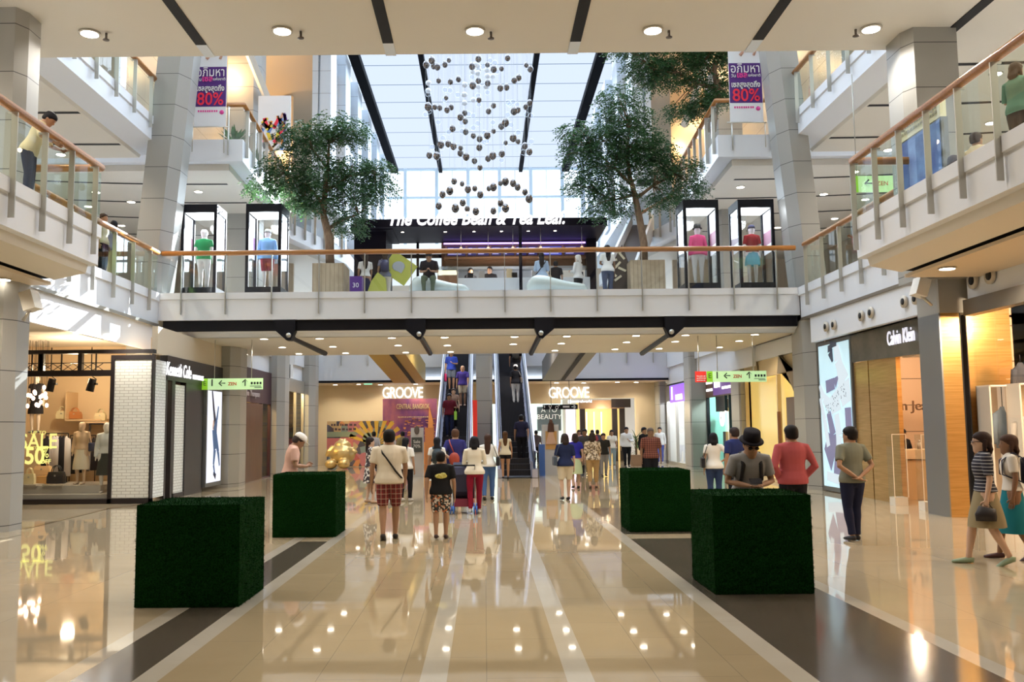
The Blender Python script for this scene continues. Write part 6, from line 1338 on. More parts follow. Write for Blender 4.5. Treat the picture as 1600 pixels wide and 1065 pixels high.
tree('indoor tree growing from the left oak planter', PL, [
    ([W(516, 413, 27.9), W(514, 370, 27.9), W(505, 335, Yt), W(508, 300, Yt), W(512, 265, Yt), W(514, 225, Yt)], [.14, .13, .11, .085, .06, .03]),
    ([W(512, 358, Yt), W(535, 343, Yt), W(560, 335, Yt)], [.06, .05, .02]), ([W(506, 320, Yt), W(480, 290, Yt), W(445, 270, Yt)], [.06, .04, .02]), ([W(508, 300, Yt), W(545, 275, Yt), W(585, 268, Yt)], [.06, .04, .02]), ([W(512, 265, Yt), W(490, 235, Yt), W(470, 220, Yt)], [.04, .03, .015])],
    [blob(520, 200, Yt, 32, 30), blob(548, 205, Yt, 28, 24), blob(488, 225, Yt, 32, 32), blob(460, 212, Yt, 24, 26), blob(440, 262, Yt, 36, 26), blob(408, 292, Yt, 24, 18), blob(450, 292, Yt, 36, 22),
     blob(500, 275, Yt, 46, 36), blob(548, 265, Yt, 38, 26), blob(586, 262, Yt, 26, 18), blob(590, 292, Yt, 26, 24), blob(558, 306, Yt, 36, 26), blob(498, 318, Yt, 40, 20), blob(548, 345, Yt, 26, 24), blob(470, 318, Yt, 22, 12)], 1, 33000)
tree('indoor tree growing from the right oak planter', PR, [
    ([W(1006, 408, 27.9), W(1006, 380, 27.9), W(1000, 345, Yt), W(992, 305, Yt), W(984, 275, Yt), W(980, 235, Yt), W(984, 200, Yt)], [.13, .12, .11, .09, .07, .045, .02]),
    ([W(994, 310, Yt), W(1020, 290, Yt), W(1055, 272, Yt)], [.06, .045, .02]), ([W(988, 290, Yt), W(960, 262, Yt), W(925, 232, Yt)], [.055, .04, .018]), ([W(990, 305, Yt), W(960, 312, Yt), W(930, 300, Yt)], [.04, .03, .015])],
    [blob(965, 150, Yt, 32, 20), blob(975, 185, Yt, 44, 28), blob(940, 210, Yt, 34, 22), blob(900, 206, Yt, 24, 20), blob(905, 236, Yt, 28, 18), blob(950, 240, Yt, 44, 26), blob(1000, 222, Yt, 44, 28), blob(1035, 238, Yt, 24, 20),
     blob(930, 268, Yt, 42, 20), blob(912, 290, Yt, 28, 18), blob(945, 325, Yt, 36, 20), blob(960, 300, Yt, 34, 20), blob(1022, 268, Yt, 42, 22), blob(1066, 262, Yt, 30, 18), blob(1078, 292, Yt, 24, 20), blob(1045, 310, Yt, 34, 20), blob(1000, 245, Yt, 34, 20)], 2, 35000)
Yu = 30.0
tree('indoor tree on the upper right terrace beside the banner', (8.2, Yu, L3), [
    ([W(1112, 205, Yu), W(1117, 165, Yu), W(1121, 135, Yu), W(1116, 110, Yu), W(1122, 80, Yu), W(1125, 60, Yu)], [.16, .14, .12, .09, .07, .04]),
    ([W(1120, 140, Yu), W(1090, 130, Yu), W(1060, 115, Yu), W(1020, 108, Yu)], [.08, .06, .04, .02]), ([W(1112, 114, Yu), W(1100, 95, Yu), W(1080, 80, Yu)], [.06, .04, .02])],
    [blob(1060, 95, Yu, 44, 20), blob(1010, 105, Yu, 34, 20), blob(1030, 125, Yu, 30, 16), blob(1105, 80, Yu, 40, 22), blob(1085, 120, Yu, 26, 18), blob(1095, 160, Yu, 22, 24), blob(1065, 172, Yu, 26, 16), blob(1120, 150, Yu, 20, 24), blob(1140, 125, Yu, 20, 20), blob(1140, 90, Yu, 18, 24), blob(1060, 60, Yu, 50, 20), blob(990, 75, Yu, 40, 14)], 3, 32000)
for u, v, Y, lab in ((398, 190, 31.5, 'leafy green pot plant on the upper left terrace behind the railing'), (366, 212, 29.2, 'low green plant on the upper left terrace beside the sale banner')):
    p = atY(u, v, Y); t = thing('leafy_plant', lab, 'plant', (p.x, Y, L3)); g = G(); rnd = random.Random(int(u))
    for k in range(26):
        a_ = rnd.random() * 6.28; d = Vector((math.cos(a_), math.sin(a_), rnd.uniform(.5, 1.6))).normalized(); b0 = Vector((p.x, Y, L3 + .35)); tip = b0 + d * rnd.uniform(.4, .8); sd_ = d.cross(Vector((0, 0, 1))).normalized() * .07; m_ = b0.lerp(tip, .6)
        g.add([b0, m_ + sd_, tip, m_ - sd_], [(0, 1, 2, 3)])
    g.obj('leaves', LEAF, t); g = G(); g.cyl((p.x, Y, L3), .16, .38, 14, r2=.2); g.obj('pot', mat('pot_white', (.7, .7, .68), .4), t)
# moss hedge planter behind the left near balcony rail
t = thing('grass_planter', 'bright green hedge trough behind the left balcony railing', 'plant', (-10.0, 21.0, L2))
g = G(); rnd = random.Random(9); zt = L2 + .95
g0 = G(); g0.box(-10.4, -9.7, 20.0, 22.0, L2, L2 + .7); g0.obj('trough', mat('trough_green', (.25, .33, .08), .5), t)
for k in range(5200):
    x = rnd.uniform(-10.4, -9.7); y = rnd.uniform(20.0, 22.0); h = rnd.uniform(.5, .9); dx, dy = rnd.uniform(-.06, .06), rnd.uniform(-.06, .06)
    g.add([(x - .006, y, L2 + .58), (x + .006, y, L2 + .58), (x + dx, y + dy, L2 + .58 + h)], [(0, 1, 2)])
g.obj('grass_blades', mat('grass_bright', (.16, .30, .04), .7), t)

# ================================================================== hanging steel eggs
CHR = mat('chrome_egg', (.17, .155, .15), .15, .9); CLEARB = glass_mat('clear_ball', (.93, .95, .98), .04, 0., 1.12)
eg = G(); eg.loft([[Vector((r_ * math.cos(2 * PI * k / 14), r_ * math.sin(2 * PI * k / 14), z)) for k in range(14)] for z, r_ in ((-.17, .02), (-.155, .06), (-.11, .105), (-.04, .135), (.04, .13), (.11, .095), (.155, .05), (.17, .015))])
egm = eg.mesh('egg', CHR); bl = G(); bl.ell((0, 0, 0), .15, .15, .15, None, 14, 9); blm = bl.mesh('ball', CLEARB); blw = bl.mesh('ball', mat('frosted_white_ball', (.85, .88, .92), .25))
wires = G(); wm_ = None
E1 = [(142, 57), (107, 85), (155, 92), (178, 99), (227, 84), (252, 56), (440, 47), (400, 95), (498, 86), (538, 113), (588, 110), (627, 42), (747, 88), (772, 113), (186, 187), (261, 194), (313, 178), (404, 217), (440, 187), (500, 202), (580, 234), (620, 229), (669, 185), (698, 168), (234, 297), (119, 354), (162, 356), (193, 360), (240, 374), (267, 357), (353, 393), (325, 420), (356, 446), (444, 310), (537, 346), (505, 382), (668, 382), (692, 374), (743, 354), (768, 330), (275, 494), (359, 514), (408, 539), (448, 559), (497, 537), (537, 510), (587, 478), (613, 456), (200, 596), (247, 591), (281, 607), (327, 618), (325, 650), (362, 674), (415, 700), (450, 743), (446, 614), (502, 684), (532, 667), (590, 655), (615, 584), (662, 554), (693, 576), (737, 606), (766, 642), (127, 664), (173, 669), (285, 831), (336, 847), (257, 892), (211, 915), (373, 882), (417, 877), (452, 915), (507, 877), (536, 868), (582, 843), (613, 833), (662, 843), (691, 868), (738, 900), (764, 942), (187, 988), (293, 1003), (340, 968), (369, 1007), (424, 1023), (536, 1020), (582, 970), (614, 1003)]
first = None; rnd = random.Random(12)
for i, (cx, cy) in enumerate(E1):
    u, v = 640 + cx / 4.095, 80 + cy / 4.095; Y = 35.0 + .5 * ((i * 4) % 11) - (2.0 if v > 270 else 0)
    p = atY(u, v, Y); o = bpy.data.objects.new('hanging_egg', egm); C.objects.link(o); o.location = p; sc_ = rnd.uniform(.92, 1.12) * (1 if cx % 3 else .8); o.scale = (sc_,) * 3
    tag(o, 'polished steel egg hanging on a fine wire under the skylight', 'ornament', 'steel eggs of the hanging installation')
    if wm_ is None:
        wq = G(); wq.box(-.0025, .0025, -.0025, .0025, 0, 1); wm_ = wq.mesh('wire', mat('wire_grey', (.5, .55, .6), .4, .5))
    w_ = bpy.data.objects.new('wire', wm_); C.objects.link(w_); w_.parent = o; w_.scale = (1, 1, (ZR - .4 - p.z) / sc_)
rnd = random.Random(21)
for i in range(64):
    if i < 22: cx, cy = [(353, 215), (350, 278), (352, 332), (405, 130), (437, 92), (442, 115), (436, 140), (497, 120), (498, 158), (532, 160), (440, 225), (408, 312), (490, 225), (425, 85), (120, 203), (118, 252), (400, 165), (470, 100), (545, 75), (620, 60), (515, 60), (560, 130)][i]
    else: cx, cy = rnd.uniform(100, 780), rnd.uniform(230, 700)
    u, v = 640 + cx / 4.095, 80 + cy / 4.095; Y = 41.0 + .7 * (i % 6); p = atY(u, v, Y); o = bpy.data.objects.new('hanging_ball', blw if i < 16 else blm); C.objects.link(o); o.location = p; o.scale = (.9,) * 3
    tag(o, ('milky white glass ball hanging under the skylight' if i < 16 else 'clear glass ball hanging under the skylight'), 'ornament', 'white balls of the hanging installation' if i < 16 else 'clear balls of the hanging installation')
    w_ = bpy.data.objects.new('wire', wm_); C.objects.link(w_); w_.parent = o; w_.scale = (1, 1, (ZR - .4 - p.z) / .9)

# ================================================================== blue notice board behind the right balcony rail
t = thing('pylon_poster', 'tall blue poster board standing behind the right balcony railing', 'poster', (8.0, 15.6, L2))
a = atY(1402, 190, 15.4); X = 8.15; ya, yb = atX(1470, 180, X).y, atX(1402, 200, X).y; za = atX(1402, 200, X).z
z_up = za
g = G(); g.box(X, X + .12, ya, yb, L2, z_up - .35); g.obj('board', mat('poster_case', (.18, .19, .2), .4, .5), t)
g = G(); g.quad((X - .01, ya + .04, L2 + .05), (X - .01, yb - .02, L2 + .05), (X - .01, yb - .02, z_up - .38), (X - .01, ya + .04, z_up - .38)); g.obj('blue_print', noise_mat('poster_blue', (.03, .08, .38), (.12, .25, .60), 2.2, .35), t)
g = G(); g.box(X - .01, X + .1, ya, yb, z_up - .35, z_up); g.obj('cream_header', mat('header_cream', (.72, .68, .45), .5), t)
scribble((ya + yb) / 2, z_up - .17, (yb - ya) * .85, .2, 2, X - .015, mat('ink_grey', (.3, .28, .2), .6), t, 5, ax='X')
# ================================================================== the people
W8 = (.80, .78, .74); DRK = (.012, .012, .016); NAVYC = (.018, .025, .07); JEAN = (.05, .09, .18)
def at(u, v): p = atZ(u, v); return (p.x, p.y, 0)
def floor_at(u, Y): return (atY(u, 700, Y).x, Y, 0)
PLAID = plaid_mat('plaid_red', (.24, .02, .025), (.10, .02, .02), (.50, .42, .32), .075)
P1 = person('man in cream t-shirt and red plaid shorts walking away with a black strap', at(608, 843), .06, 1.76, 'tan', (.74, .66, .54), .36, 'shorts', (.3, .05, .04), (.02, .015, .015), (.01, .008, .008), 'short', ('down', 'fwd'), .13, 0, 0, bot_mat=PLAID, bag=[('cross', (.01, .01, .012), -1)], wide=1.12)
P2 = person('boy in black t-shirt with yellow print and patterned shorts, walking away', at(689, 842), -.05, 1.40, 'tan', (.012, .012, .014), .38, 'shorts', (.1, .1, .1), (.04, .02, .02), (.01, .008, .008), 'short', ('rear', 'down'), .08, bot_mat=voro_mat('shorts_print', [(.02, .02, .025), (.65, .6, .55), (.03, .03, .03), (.55, .2, .1)], 26), wide=1.1)
g = G(); g.ell((0.02, -.132, 1.22), .12, .012, .05); g.ell((.06, -.134, 1.25), .06, .012, .035); o = g.obj('yellow_print', noise_mat('print_gold_green', (.5, .42, .03), (.75, .72, .3), 30)); o.parent = P2[0]
person('woman in black and white patterned dress standing left of the walking man', at(578, 786), -1.1, 1.58, 'pale', (.3, .3, .3), .2, 'dress', (.3, .3, .3), (.45, .3, .2), (.02, .012, .01), 'pony', ('down', 'down'), .05, 0, 0, female=True, hem=.52, top_mat=voro_mat('dress_print', [(.03, .02, .03), (.7, .68, .66), (.04, .03, .04)], 22), bot_mat=voro_mat('dress_print', [(.03, .02, .03), (.7, .68, .66)], 22))
person('woman with black hair in white t-shirt partly behind the walking man', at(634, 783), -.3, 1.56, 'tan', W8, .35, 'pants', DRK, (.6, .6, .6), DRK, 'long', ('down', 'down'), .08, female=True, bag=[('shoulder', (.01, .01, .012), -1)])
person('man in pink t-shirt and white cap bent over the turf cube at the left', (atY(452, 700, 16.55).x, 16.55, 0), -1.25, 1.74, 'tan', (.70, .45, .38), .36, 'pants', (.12, .11, .10), DRK, (.05, .04, .04), 'short', ('hold', 'hold'), 0, .16, -.45, hat=('cap', (.82, .80, .78)))
person('man in royal blue t-shirt with red sling bag, one hand behind his back', at(712, 781), .0, 1.76, 'pale', (.035, .035, .16), .38, 'shorts', (.35, .42, .25), (.05, .05, .05), (.10, .05, .03), 'short', ('back', 'down'), .06, bag=[('sling', (.35, .05, .03), -1)], bot_mat=plaid_mat('plaid_green', (.45, .5, .3), (.30, .38, .2), (.7, .7, .6), .08))
person('young woman in white top with black backpack left of the man in royal blue', at(683, 783), .1, 1.56, 'tan', W8, .3, 'skirt', W8, DRK, DRK, 'long', ('down', 'down'), .05, female=True, hem=.55, bag=[('backpack', (.01, .02, .025), 0)])
person('woman in cream sweater and dark red trousers pushing the stroller', at(742, 802), 0, 1.60, 'pale', (.72, .66, .55), .98, 'leggings', (.22, .01, .03), (.5, .5, .5), DRK, 'bob', ('hold', 'hold'), .08, female=True, wide=1.08)
person('woman with brown hair in white blouse and blue jeans carrying a black bag', at(763, 781), -.1, 1.62, 'pale', W8, .5, 'pants', (.06, .12, .28), DRK, (.05, .025, .018), 'long', ('fwd', 'bag'), .12, female=True, bag=[('shoulder', DRK, 1)])
person('woman with long brown hair and dark shorts entering the right escalator', at(790, 748), 0, 1.66, 'tan', (.65, .62, .52), .1, 'shorts', DRK, DRK, (.08, .04, .02), 'long', ('down', 'down'), .04, female=True, hem=.2)
person('man in dark clothes starting up the right escalator', (atY(815, 700, 34.6).x, 34.6, .55), 0, 1.72, 'tan', (.02, .02, .05), .4, 'pants', DRK, DRK, DRK, 'short', ('down', 'rear'))
def esc(x, Y): p = step_pt(x, Y); return (p[0], p[1], p[2] + .12)
XL, XR = -1.18, 1.18
person('man in bright blue t-shirt and grey shorts high on the left escalator', esc(XL - .24, 39.6), PI, 1.74, 'tan', (.03, .06, .35), .4, 'shorts', (.12, .14, .18), DRK, DRK, 'short', ('hold', 'down'), bag=[('shopping', (.5, .02, .1), 1)])
person('bald man in purple shirt and beige shorts on the left escalator', esc(XL + .28, 38.3), PI, 1.72, 'tan', (.06, .04, .22), .4, 'shorts', (.52, .44, .32), (.3, .2, .15), DRK, 'bald', ('fwd', 'down'))
person('man in maroon shirt with a green and white bag low on the left escalator', esc(XL - .2, 36.0), PI, 1.72, 'brown', (.10, .01, .02), .4, 'pants', NAVYC, DRK, DRK, 'short', ('bag', 'down'), bag=[('shopping', (.3, .6, .08), -1)])
person('woman standing behind the man in maroon on the left escalator', esc(XL - .05, 36.6), PI, 1.62, 'pale', (.3, .2, .15), .3, 'pants', DRK, DRK, (.05, .03, .02), 'long', ('down', 'down'), female=True)
person('man in white cap and black t-shirt, upper rider on the right escalator', esc(XR + .22, 40.2), 0, 1.74, 'tan', DRK, .4, 'pants', (.05, .05, .06), DRK, DRK, 'short', ('down', 'fwd'), hat=('cap', (.8, .8, .78)), bag=[('backpack', (.05, .05, .05), 0)])
person('woman in white cap and white trousers, lower rider on the right escalator', esc(XR + .16, 38.5), 0, 1.62, 'tan', DRK, .4, 'pants', (.68, .66, .62), (.5, .5, .5), DRK, 'bun', ('down', 'fwd'), female=True, hat=('cap', (.85, .78, .76)), bag=[('shoulder', (.2, .18, .16), 1)])
# the crowd right of the escalators
person('woman in navy top and beige shorts walking away', at(884, 781), .1, 1.62, 'pale', NAVYC, .45, 'shorts', (.62, .54, .40), DRK, (.03, .02, .018), 'bob', ('hold', 'down'), .07, female=True, bag=[('shoulder', (.05, .07, .1), -1)], wide=1.05)
person('woman in blue top and pale green skirt beside the woman in navy', at(900, 763), 0, 1.60, 'pale', (.03, .03, .30), .3, 'skirt', (.52, .62, .38), DRK, (.03, .02, .018), 'bob', ('down', 'down'), .05, female=True, hem=.45)
person('woman in floral blouse and tan trousers walking away', at(927, 763), -.1, 1.62, 'pale', (.5, .4, .3), .6, 'pants', (.42, .27, .12), (.08, .05, .04), (.03, .02, .018), 'bob', ('down', 'fwd'), .1, female=True, top_mat=voro_mat('floral', [(.60, .50, .36), (.25, .18, .10), (.66, .56, .42), (.12, .08, .05)], 24), wide=1.1, hem=.86)
person('man in dark grey top walking behind the floral blouse', floor_at(914, 34), PI - .2, 1.72, 'brown', (.05, .05, .055), .35, 'pants', DRK, DRK, DRK, 'short', ('down', 'fwd'), .08)
person('youth in black t-shirt with yellow print walking towards the camera', floor_at(943, 33), PI, 1.56, 'tan', (.02, .02, .02), .38, 'pants', (.2, .2, .22), DRK, DRK, 'short', ('down', 'down'), .08)
person('woman in white t-shirt and light blue jeans walking towards the camera', at(957, 730), PI - .2, 1.66, 'tan', W8, .4, 'pants', (.32, .42, .50), (.4, .4, .4), DRK, 'bob', ('fwd', 'down'), .12, female=True, bag=[('shoulder', DRK, 1)])
person('man in white shirt and black trousers walking towards the camera', at(980, 730), PI, 1.78, 'tan', (.78, .78, .80), .9, 'pants', DRK, DRK, DRK, 'short', ('hold', 'down'), .08)
person('man in dark red checked shirt approaching behind the turf cube', floor_at(1017, 26), PI, 1.74, 'brown', (.16, .05, .03), .42, 'pants', DRK, DRK, (.12, .10, .09), 'short', ('down', 'down'), 0, top_mat=plaid_mat('checked_red', (.18, .05, .03), (.07, .02, .015), (.3, .12, .08), .06), wide=1.1)
person('man in black jacket behind the man in the checked shirt', floor_at(1007, 35), PI + .6, 1.76, 'tan', DRK, .98, 'pants', DRK, DRK, DRK, 'short', ('down', 'down'))
person('man in pale grey shirt and blue trousers beside the farthest glass shop', at(1032, 724), PI - .4, 1.76, 'tan', (.5, .52, .52), .9, 'pants', (.05, .07, .25), (.3, .3, .3), DRK, 'short', ('down', 'down'), .05)
for u, Y, c, lab in ((926, 42, (.3, .05, .06), 'distant shopper in dark red before the gold shop'), (934, 44, (.05, .05, .08), 'distant shopper in black before the gold shop'), (838, 45, (.1, .08, .08), 'distant shopper beside the right escalator base'), (905, 44, (.7, .4, .4), 'distant shopper in pink sweater behind the two women')):
    person(lab, floor_at(u, Y), PI * (u % 2), 1.66, 'tan', c, .5, 'pants', DRK, DRK, DRK, 'short' if u != 905 else 'bob', ('down', 'down'), .05)
for u, Y, c, lab in ((629, 38, (.25, .2, .1), 'distant man in khaki left of the monochrome stand'), (609, 40, (.55, .5, .5), 'distant shopper in pale top before the mural'), (584, 39, (.5, .5, .55), 'distant shopper in grey behind the patterned dress')):
    person(lab, floor_at(u, Y), .4, 1.68, 'tan', c, .5, 'pants', DRK, DRK, DRK, 'short' if u != 609 else 'bob', ('down', 'down'), .05)
# right group by the cubes
person('woman in white blouse with black shoulder bag beyond the right cubes', floor_at(1115, 20.5), -.1, 1.62, 'tan', (.78, .74, .68), .3, 'pants', (.03, .05, .12), DRK, DRK, 'bob', ('down', 'hip'), 0, female=True, bag=[('shoulder', DRK, -1)])
person('man in dark blue t-shirt behind the man in black hat', floor_at(1148, 19.5), .5, 1.74, 'tan', (.02, .03, .12), .4, 'pants', DRK, DRK, (.03, .02, .02), 'short', ('down', 'down'))
PH = person('man in grey t-shirt and black hat leaning on the turf cube over his phone', (atY(1166, 700, 11.15).x, 11.18, 0), PI, 1.72, 'tan', (.30, .30, .31), .36, 'pants', DRK, DRK, DRK, 'short', (((-.08, .05, -.27), (.20, .20, .03)), ((.08, .05, -.27), (-.20, .20, .03))), 0, .34, -.08, hat=('bucket', (.012, .010, .014)), bag=[('backpack', (.015, .015, .02), 0)])
w1 = PH[1]; mid = (w1[0][2] + w1[1][2]) / 2
g = G(); g.rbox(mid + Vector((0, .055, .055)), .14, .012, .07, rm('X', .5)); o = g.obj('smartphone', mat('phone_black', (.02, .02, .03), .2)); o.matrix_world = Matrix.LocRotScale(PH[0].location, PH[0].rotation_euler, PH[0].scale)
tag(o, 'dark smartphone held by the man in black hat', 'phone')
H_ = PH[2]; g = G()
for s in (-1, 1): g.ell(H_(s * .034, .10, .008), .028, .008, .02, None, 10, 6)
g.tube([H_(-.07, .05, .02), H_(-.03, .104, .014), H_(.03, .104, .014), H_(.07, .05, .02)], .004, 5); o = g.obj('sunglasses', mat('lens_dark', (.02, .01, .01), .1)); o.parent = PH[0]
person('man in pink sweater seen from behind, hands in pockets', floor_at(1237, 13.6), .15, 1.77, 'tan', (.42, .09, .10), .98, 'pants', DRK, DRK, (.01, .008, .008), 'short', ('pocket', 'pocket'), 0, wide=1.08)
person('man in grey-green t-shirt with hands clasped behind his back', at(1336, 845), .25, 1.74, 'tan', (.19, .20, .16), .36, 'pants', (.015, .018, .045), DRK, (.01, .008, .008), 'short', ('back', 'back'), .06, headturn=.35, wide=.98)
PW_ = person('woman in striped navy top, khaki skirt and glasses walking left', at(1546, 882), 1.25, 1.66, 'pale', (.02, .02, .04), .42, 'skirt', (.27, .22, .13), (.25, .33, .22), (.03, .016, .014), 'bob', ('down', 'rear'), .22, female=True, hem=.48, top_mat=line_mat('navy_stripes', (.015, .015, .03), (.5, .5, .52), {'Z': (.042, 0)}, .85, 0, .007), bag=[('clutch', (.015, .012, .015), -1)], wide=1.1)
H_ = PW_[2]; g = G(); g.tube([H_(-.075, .02, .014), H_(-.06, .095, .012), H_(-.01, .104, .012), H_(.01, .104, .012), H_(.06, .095, .012), H_(.075, .02, .014)], .005, 5)
for s in (-1, 1): g.ell(H_(s * .032, .100, .006), .024, .004, .018, None, 10, 6)
o = g.obj('glasses', mat('frame_black', (.02, .015, .02), .3)); o.parent = PW_[0]
person('woman in white top and long teal skirt with curly brown hair at the picture edge', at(1588, 874), 1.2, 1.62, 'brown', (.68, .64, .58), .35, 'skirt', (.015, .17, .22), (.06, .02, .02), (.06, .03, .02), 'bob', ('down', 'down'), .18, female=True, hem=.36, bag=[('backpack', (.02, .02, .05), 0)])
person('shop clerk in dark clothes behind the wooden counter', (atY(1408, 680, 22.5).x, 22.5, 0), PI + .3, 1.68, 'brown', DRK, .9, 'pants', DRK, DRK, DRK, 'short', ('hold', 'hold'), 0, 0, -.2)
# upper floors
def l2(u, Y): return (atY(u, 400, Y).x, Y, L2)
person('man in cream shirt leaning on the left balcony handrail', (-7.75, 15.15, L2), -1.35, 1.70, 'tan', (.72, .62, .40), .5, 'pants', (.02, .025, .05), DRK, DRK, 'short', ('rail', 'rail'), 0, .42, -.3)
person('woman in cream top behind the set-back left balcony rail', (-9.6, 22.6, L2), -1.7, 1.62, 'tan', (.6, .55, .38), .4, 'pants', DRK, DRK, (.05, .03, .02), 'long', ('down', 'down'), female=True)
person('person in blue-grey shirt behind the set-back left balcony rail', (-9.7, 23.5, L2), .3, 1.64, 'tan', (.16, .18, .28), .4, 'pants', (.4, .35, .2), DRK, DRK, 'short', ('down', 'down'))
person('person in orange shirt sitting back behind the right balcony rail', (10.0, 23.6, L2), 1.0, 1.62, 'tan', (.75, .16, .02), .4, 'pants', (.04, .1, .15), DRK, DRK, 'short', ('down', 'hold'))
person('dark clothed person beyond the right set-back rail', (10.2, 22.2, L2), .2, 1.7, 'tan', (.03, .03, .04), .8, 'pants', DRK, DRK, DRK, 'short', ('down', 'down'))
for (u, v, c, hd_, lab) in ((1490, 250, (.02, .06, .07), 'bob', 'seated person with dark hair low behind the right balcony glass'), (1525, 215, (.6, .5, .35), 'short', 'seated person with brown hair behind the right balcony glass'), (1590, 150, (.10, .20, .14), 'bob', 'person in green shirt behind the right balcony glass at the picture edge')):
    p = atX(u, v, 8.2); person(lab, (p.x, p.y, p.z - 1.55 * .74 if u < 1580 else L2), -1.2, 1.62, 'tan', c, .5, 'pants', DRK, DRK, (.05, .03, .02), hd_, ('hold', 'hold'), sit=u < 1580)
person('woman in white t-shirt and navy skirt left of the kiosk', l2(571, 28.3), .2, 1.64, 'tan', W8, .35, 'skirt', (.015, .02, .06), DRK, (.03, .02, .015), 'long', ('down', 'fwd'), female=True, hem=.3)
person('woman with blue backpack and beige trousers left of the kiosk', l2(602, 28.0), 0, 1.64, 'tan', (.16, .17, .24), .3, 'pants', (.58, .52, .44), DRK, (.03, .02, .015), 'long', ('down', 'fwd'), female=True, bag=[('backpack', (.03, .03, .08), 0)])
person('man in black t-shirt and olive trousers seated on the cloud bench', (atY(671, 440, 26.6).x, 26.45, L2 - .02), PI, 1.74, 'tan', (.012, .012, .02), .4, 'pants', (.12, .15, .10), DRK, DRK, 'short', ('hold', 'hold'), 0, .12, -.4, sit=True)
person('kiosk barista with dark hair in black behind the counter', l2(765, 30.9), PI, 1.66, 'tan', DRK, .4, 'pants', DRK, DRK, DRK, 'short', ('hold', 'hold'), headturn=-.4)
person('kiosk barista in black at the left end of the counter', l2(735, 30.9), PI + .4, 1.62, 'tan', (.02, .02, .025), .4, 'pants', DRK, DRK, DRK, 'bun', ('hold', 'hold'), female=True)
person('woman in light blue shirt with a bag strap at the kiosk counter', l2(846, 28.3), 0, 1.62, 'tan', (.38, .48, .62), .6, 'pants', DRK, DRK, DRK, 'long', ('hold', 'hold'), female=True, bag=[('cross', DRK, 1)])
person('child in black standing right of the woman in light blue', l2(868, 28.5), 0, 1.38, 'tan', DRK, .4, 'pants', DRK, DRK, DRK, 'short', ('down', 'down'))
person('woman in white headscarf and white top at the kiosk counter', l2(903, 28.4), .9, 1.56, 'pale', (.75, .72, .68), .98, 'pants', DRK, DRK, (.72, .68, .62), 'bob', ('hold', 'hold'), female=True)
person('woman with long black hair in white t-shirt right of the kiosk', l2(949, 27.4), .2, 1.66, 'brown', W8, .35, 'pants', (.06, .08, .14), DRK, DRK, 'long', ('hold', 'down'), female=True)
# mannequins
def mann(label, loc, face, top, sleeve, bottom, bcol, **k):
    return person(label, loc, face, 1.82, 'white', top, sleeve, bottom, bcol, (.7, .7, .7), cat='mannequin', kind='mannequin', hairdo='bald', group=None, **k)
mann('white mannequin in green t-shirt, white trousers and white cap', CASES[0], 0, (.02, .24, .08), .3, 'pants', (.78, .78, .78), hat=('cap', (.85, .85, .85)))
mann('white mannequin in shiny light blue jacket and maroon shorts', CASES[1], 0, (.22, .45, .78), .98, 'shorts', (.28, .04, .06), hat=('cap', (.25, .27, .25)))
mann('white mannequin in pink hoodie, leggings and black cap', CASES[2], 0, (.72, .09, .25), .98, 'leggings', (.75, .75, .76), hat=('bucket', (.02, .02, .02)), female=True)
mann('white mannequin in dark red t-shirt and light blue skirt', CASES[3], 0, (.26, .02, .025), .4, 'skirt', (.12, .42, .58), hat=('cap', (.03, .03, .06)), female=True, hem=.55)
def seat_at(u, v, Y, h): p = atY(u, v, Y); return (p.x, Y, max(.23, p.z))
p = atY(54, 690, 24.2)
person('mannequin in black dress hung high at the left of the shop window', (p.x, 24.2, atY(54, 676, 24.2).z + .0), PI, 1.55, (.7, .6, .5), DRK, .15, 'dress', DRK, (.1, .1, .1), hairdo='bald', cat='mannequin', kind='mannequin', female=True, hem=.55)
p = atY(126, 745, 23.6); person('beige mannequin in sheer beige dress holding a navy bag', (p.x, 23.6, .42), PI, 1.62, (.62, .46, .32), (.62, .45, .30), .98, 'dress', (.66, .60, .48), (.5, .4, .3), DRK, 'bald', cat='mannequin', kind='mannequin', female=True, hem=.4, bag=[('shoulder', (.02, .03, .08), -1)])
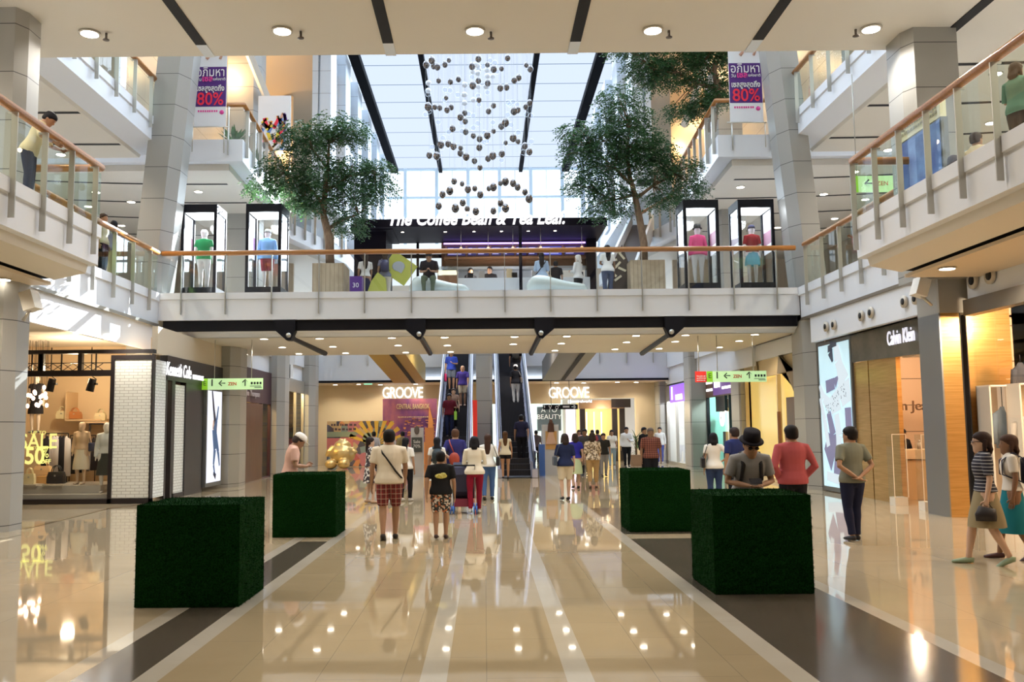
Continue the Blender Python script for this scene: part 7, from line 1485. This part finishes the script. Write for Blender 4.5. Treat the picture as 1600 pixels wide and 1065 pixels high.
p = atY(165, 745, 23.3); person('white mannequin in pale shawl and long grey skirt at the shop window edge', (p.x, 23.3, .22), PI + .3, 1.80, (.75, .72, .66), (.66, .68, .66), .98, 'skirt', (.05, .055, .05), (.6, .55, .5), DRK, 'bald', cat='mannequin', kind='mannequin', female=True, hem=.42)
# stroller
p = at(724, 805); t = thing('stroller', 'dark folding baby stroller with blue wheels before the woman in cream', 'stroller', p); X, Y = p[0] - .0, p[1] + .55
NV = mat('stroller_fabric', (.02, .02, .05), .8); BW_ = mat('wheel_blue', (.02, .12, .5), .4)
g = G(); g.loft([[Vector((X + .22 * cx_, Y + yy + .12 * cy_, zz_ + sz_)) for cx_, cy_, sz_ in ((-1, -1, 0), (1, -1, 0), (1, 1, .1), (-1, 1, .1))] for yy, zz_ in ((.15, .30), (.0, .45), (-.1, .8), (-.02, .95))], True, 0, False); g.obj('seat', NV, t)
g = G(); g.loft([[Vector((X + .23 * math.cos(a_), Y - .05 + .1 + r_ * .3, .80 + .24 * r_ * math.sin(a_))) for a_ in [PI * k / 8 for k in range(9)]] for r_ in (1.0, .9, .5)], False); g.obj('hood', NV, t)
for sx_ in (-1, 1):
    g = G(); g.tube([(X + sx_ * .24, Y - .35, 1.0), (X + sx_ * .24, Y, .5), (X + sx_ * .24, Y + .38, .1)], .014, 6); g.tube([(X + sx_ * .24, Y + .25, .62), (X + sx_ * .24, Y - .30, .1)], .014, 6); g.obj('frame_tube', STEEL, t)
    for yy in (-.32, .38):
        g = G(); g.cyl((X + sx_ * .24 - .04, Y + yy, .09), .085, .03, 16, axis=(1, 0, 0)); g.cyl((X + sx_ * .24 + .015, Y + yy, .09), .085, .03, 16, axis=(1, 0, 0)); g.obj('wheel', BW_, t)
g = G(); g.tube([(X - .24, Y - .35, 1.0), (X + .24, Y - .35, 1.0)], .018, 6); g.obj('push_bar', BLACK, t)
g = G(); g.box(X - .2, X + .2, Y - .15, Y + .2, .14, .3); g.obj('basket', mat('basket_maroon', (.18, .02, .04), .8), t)
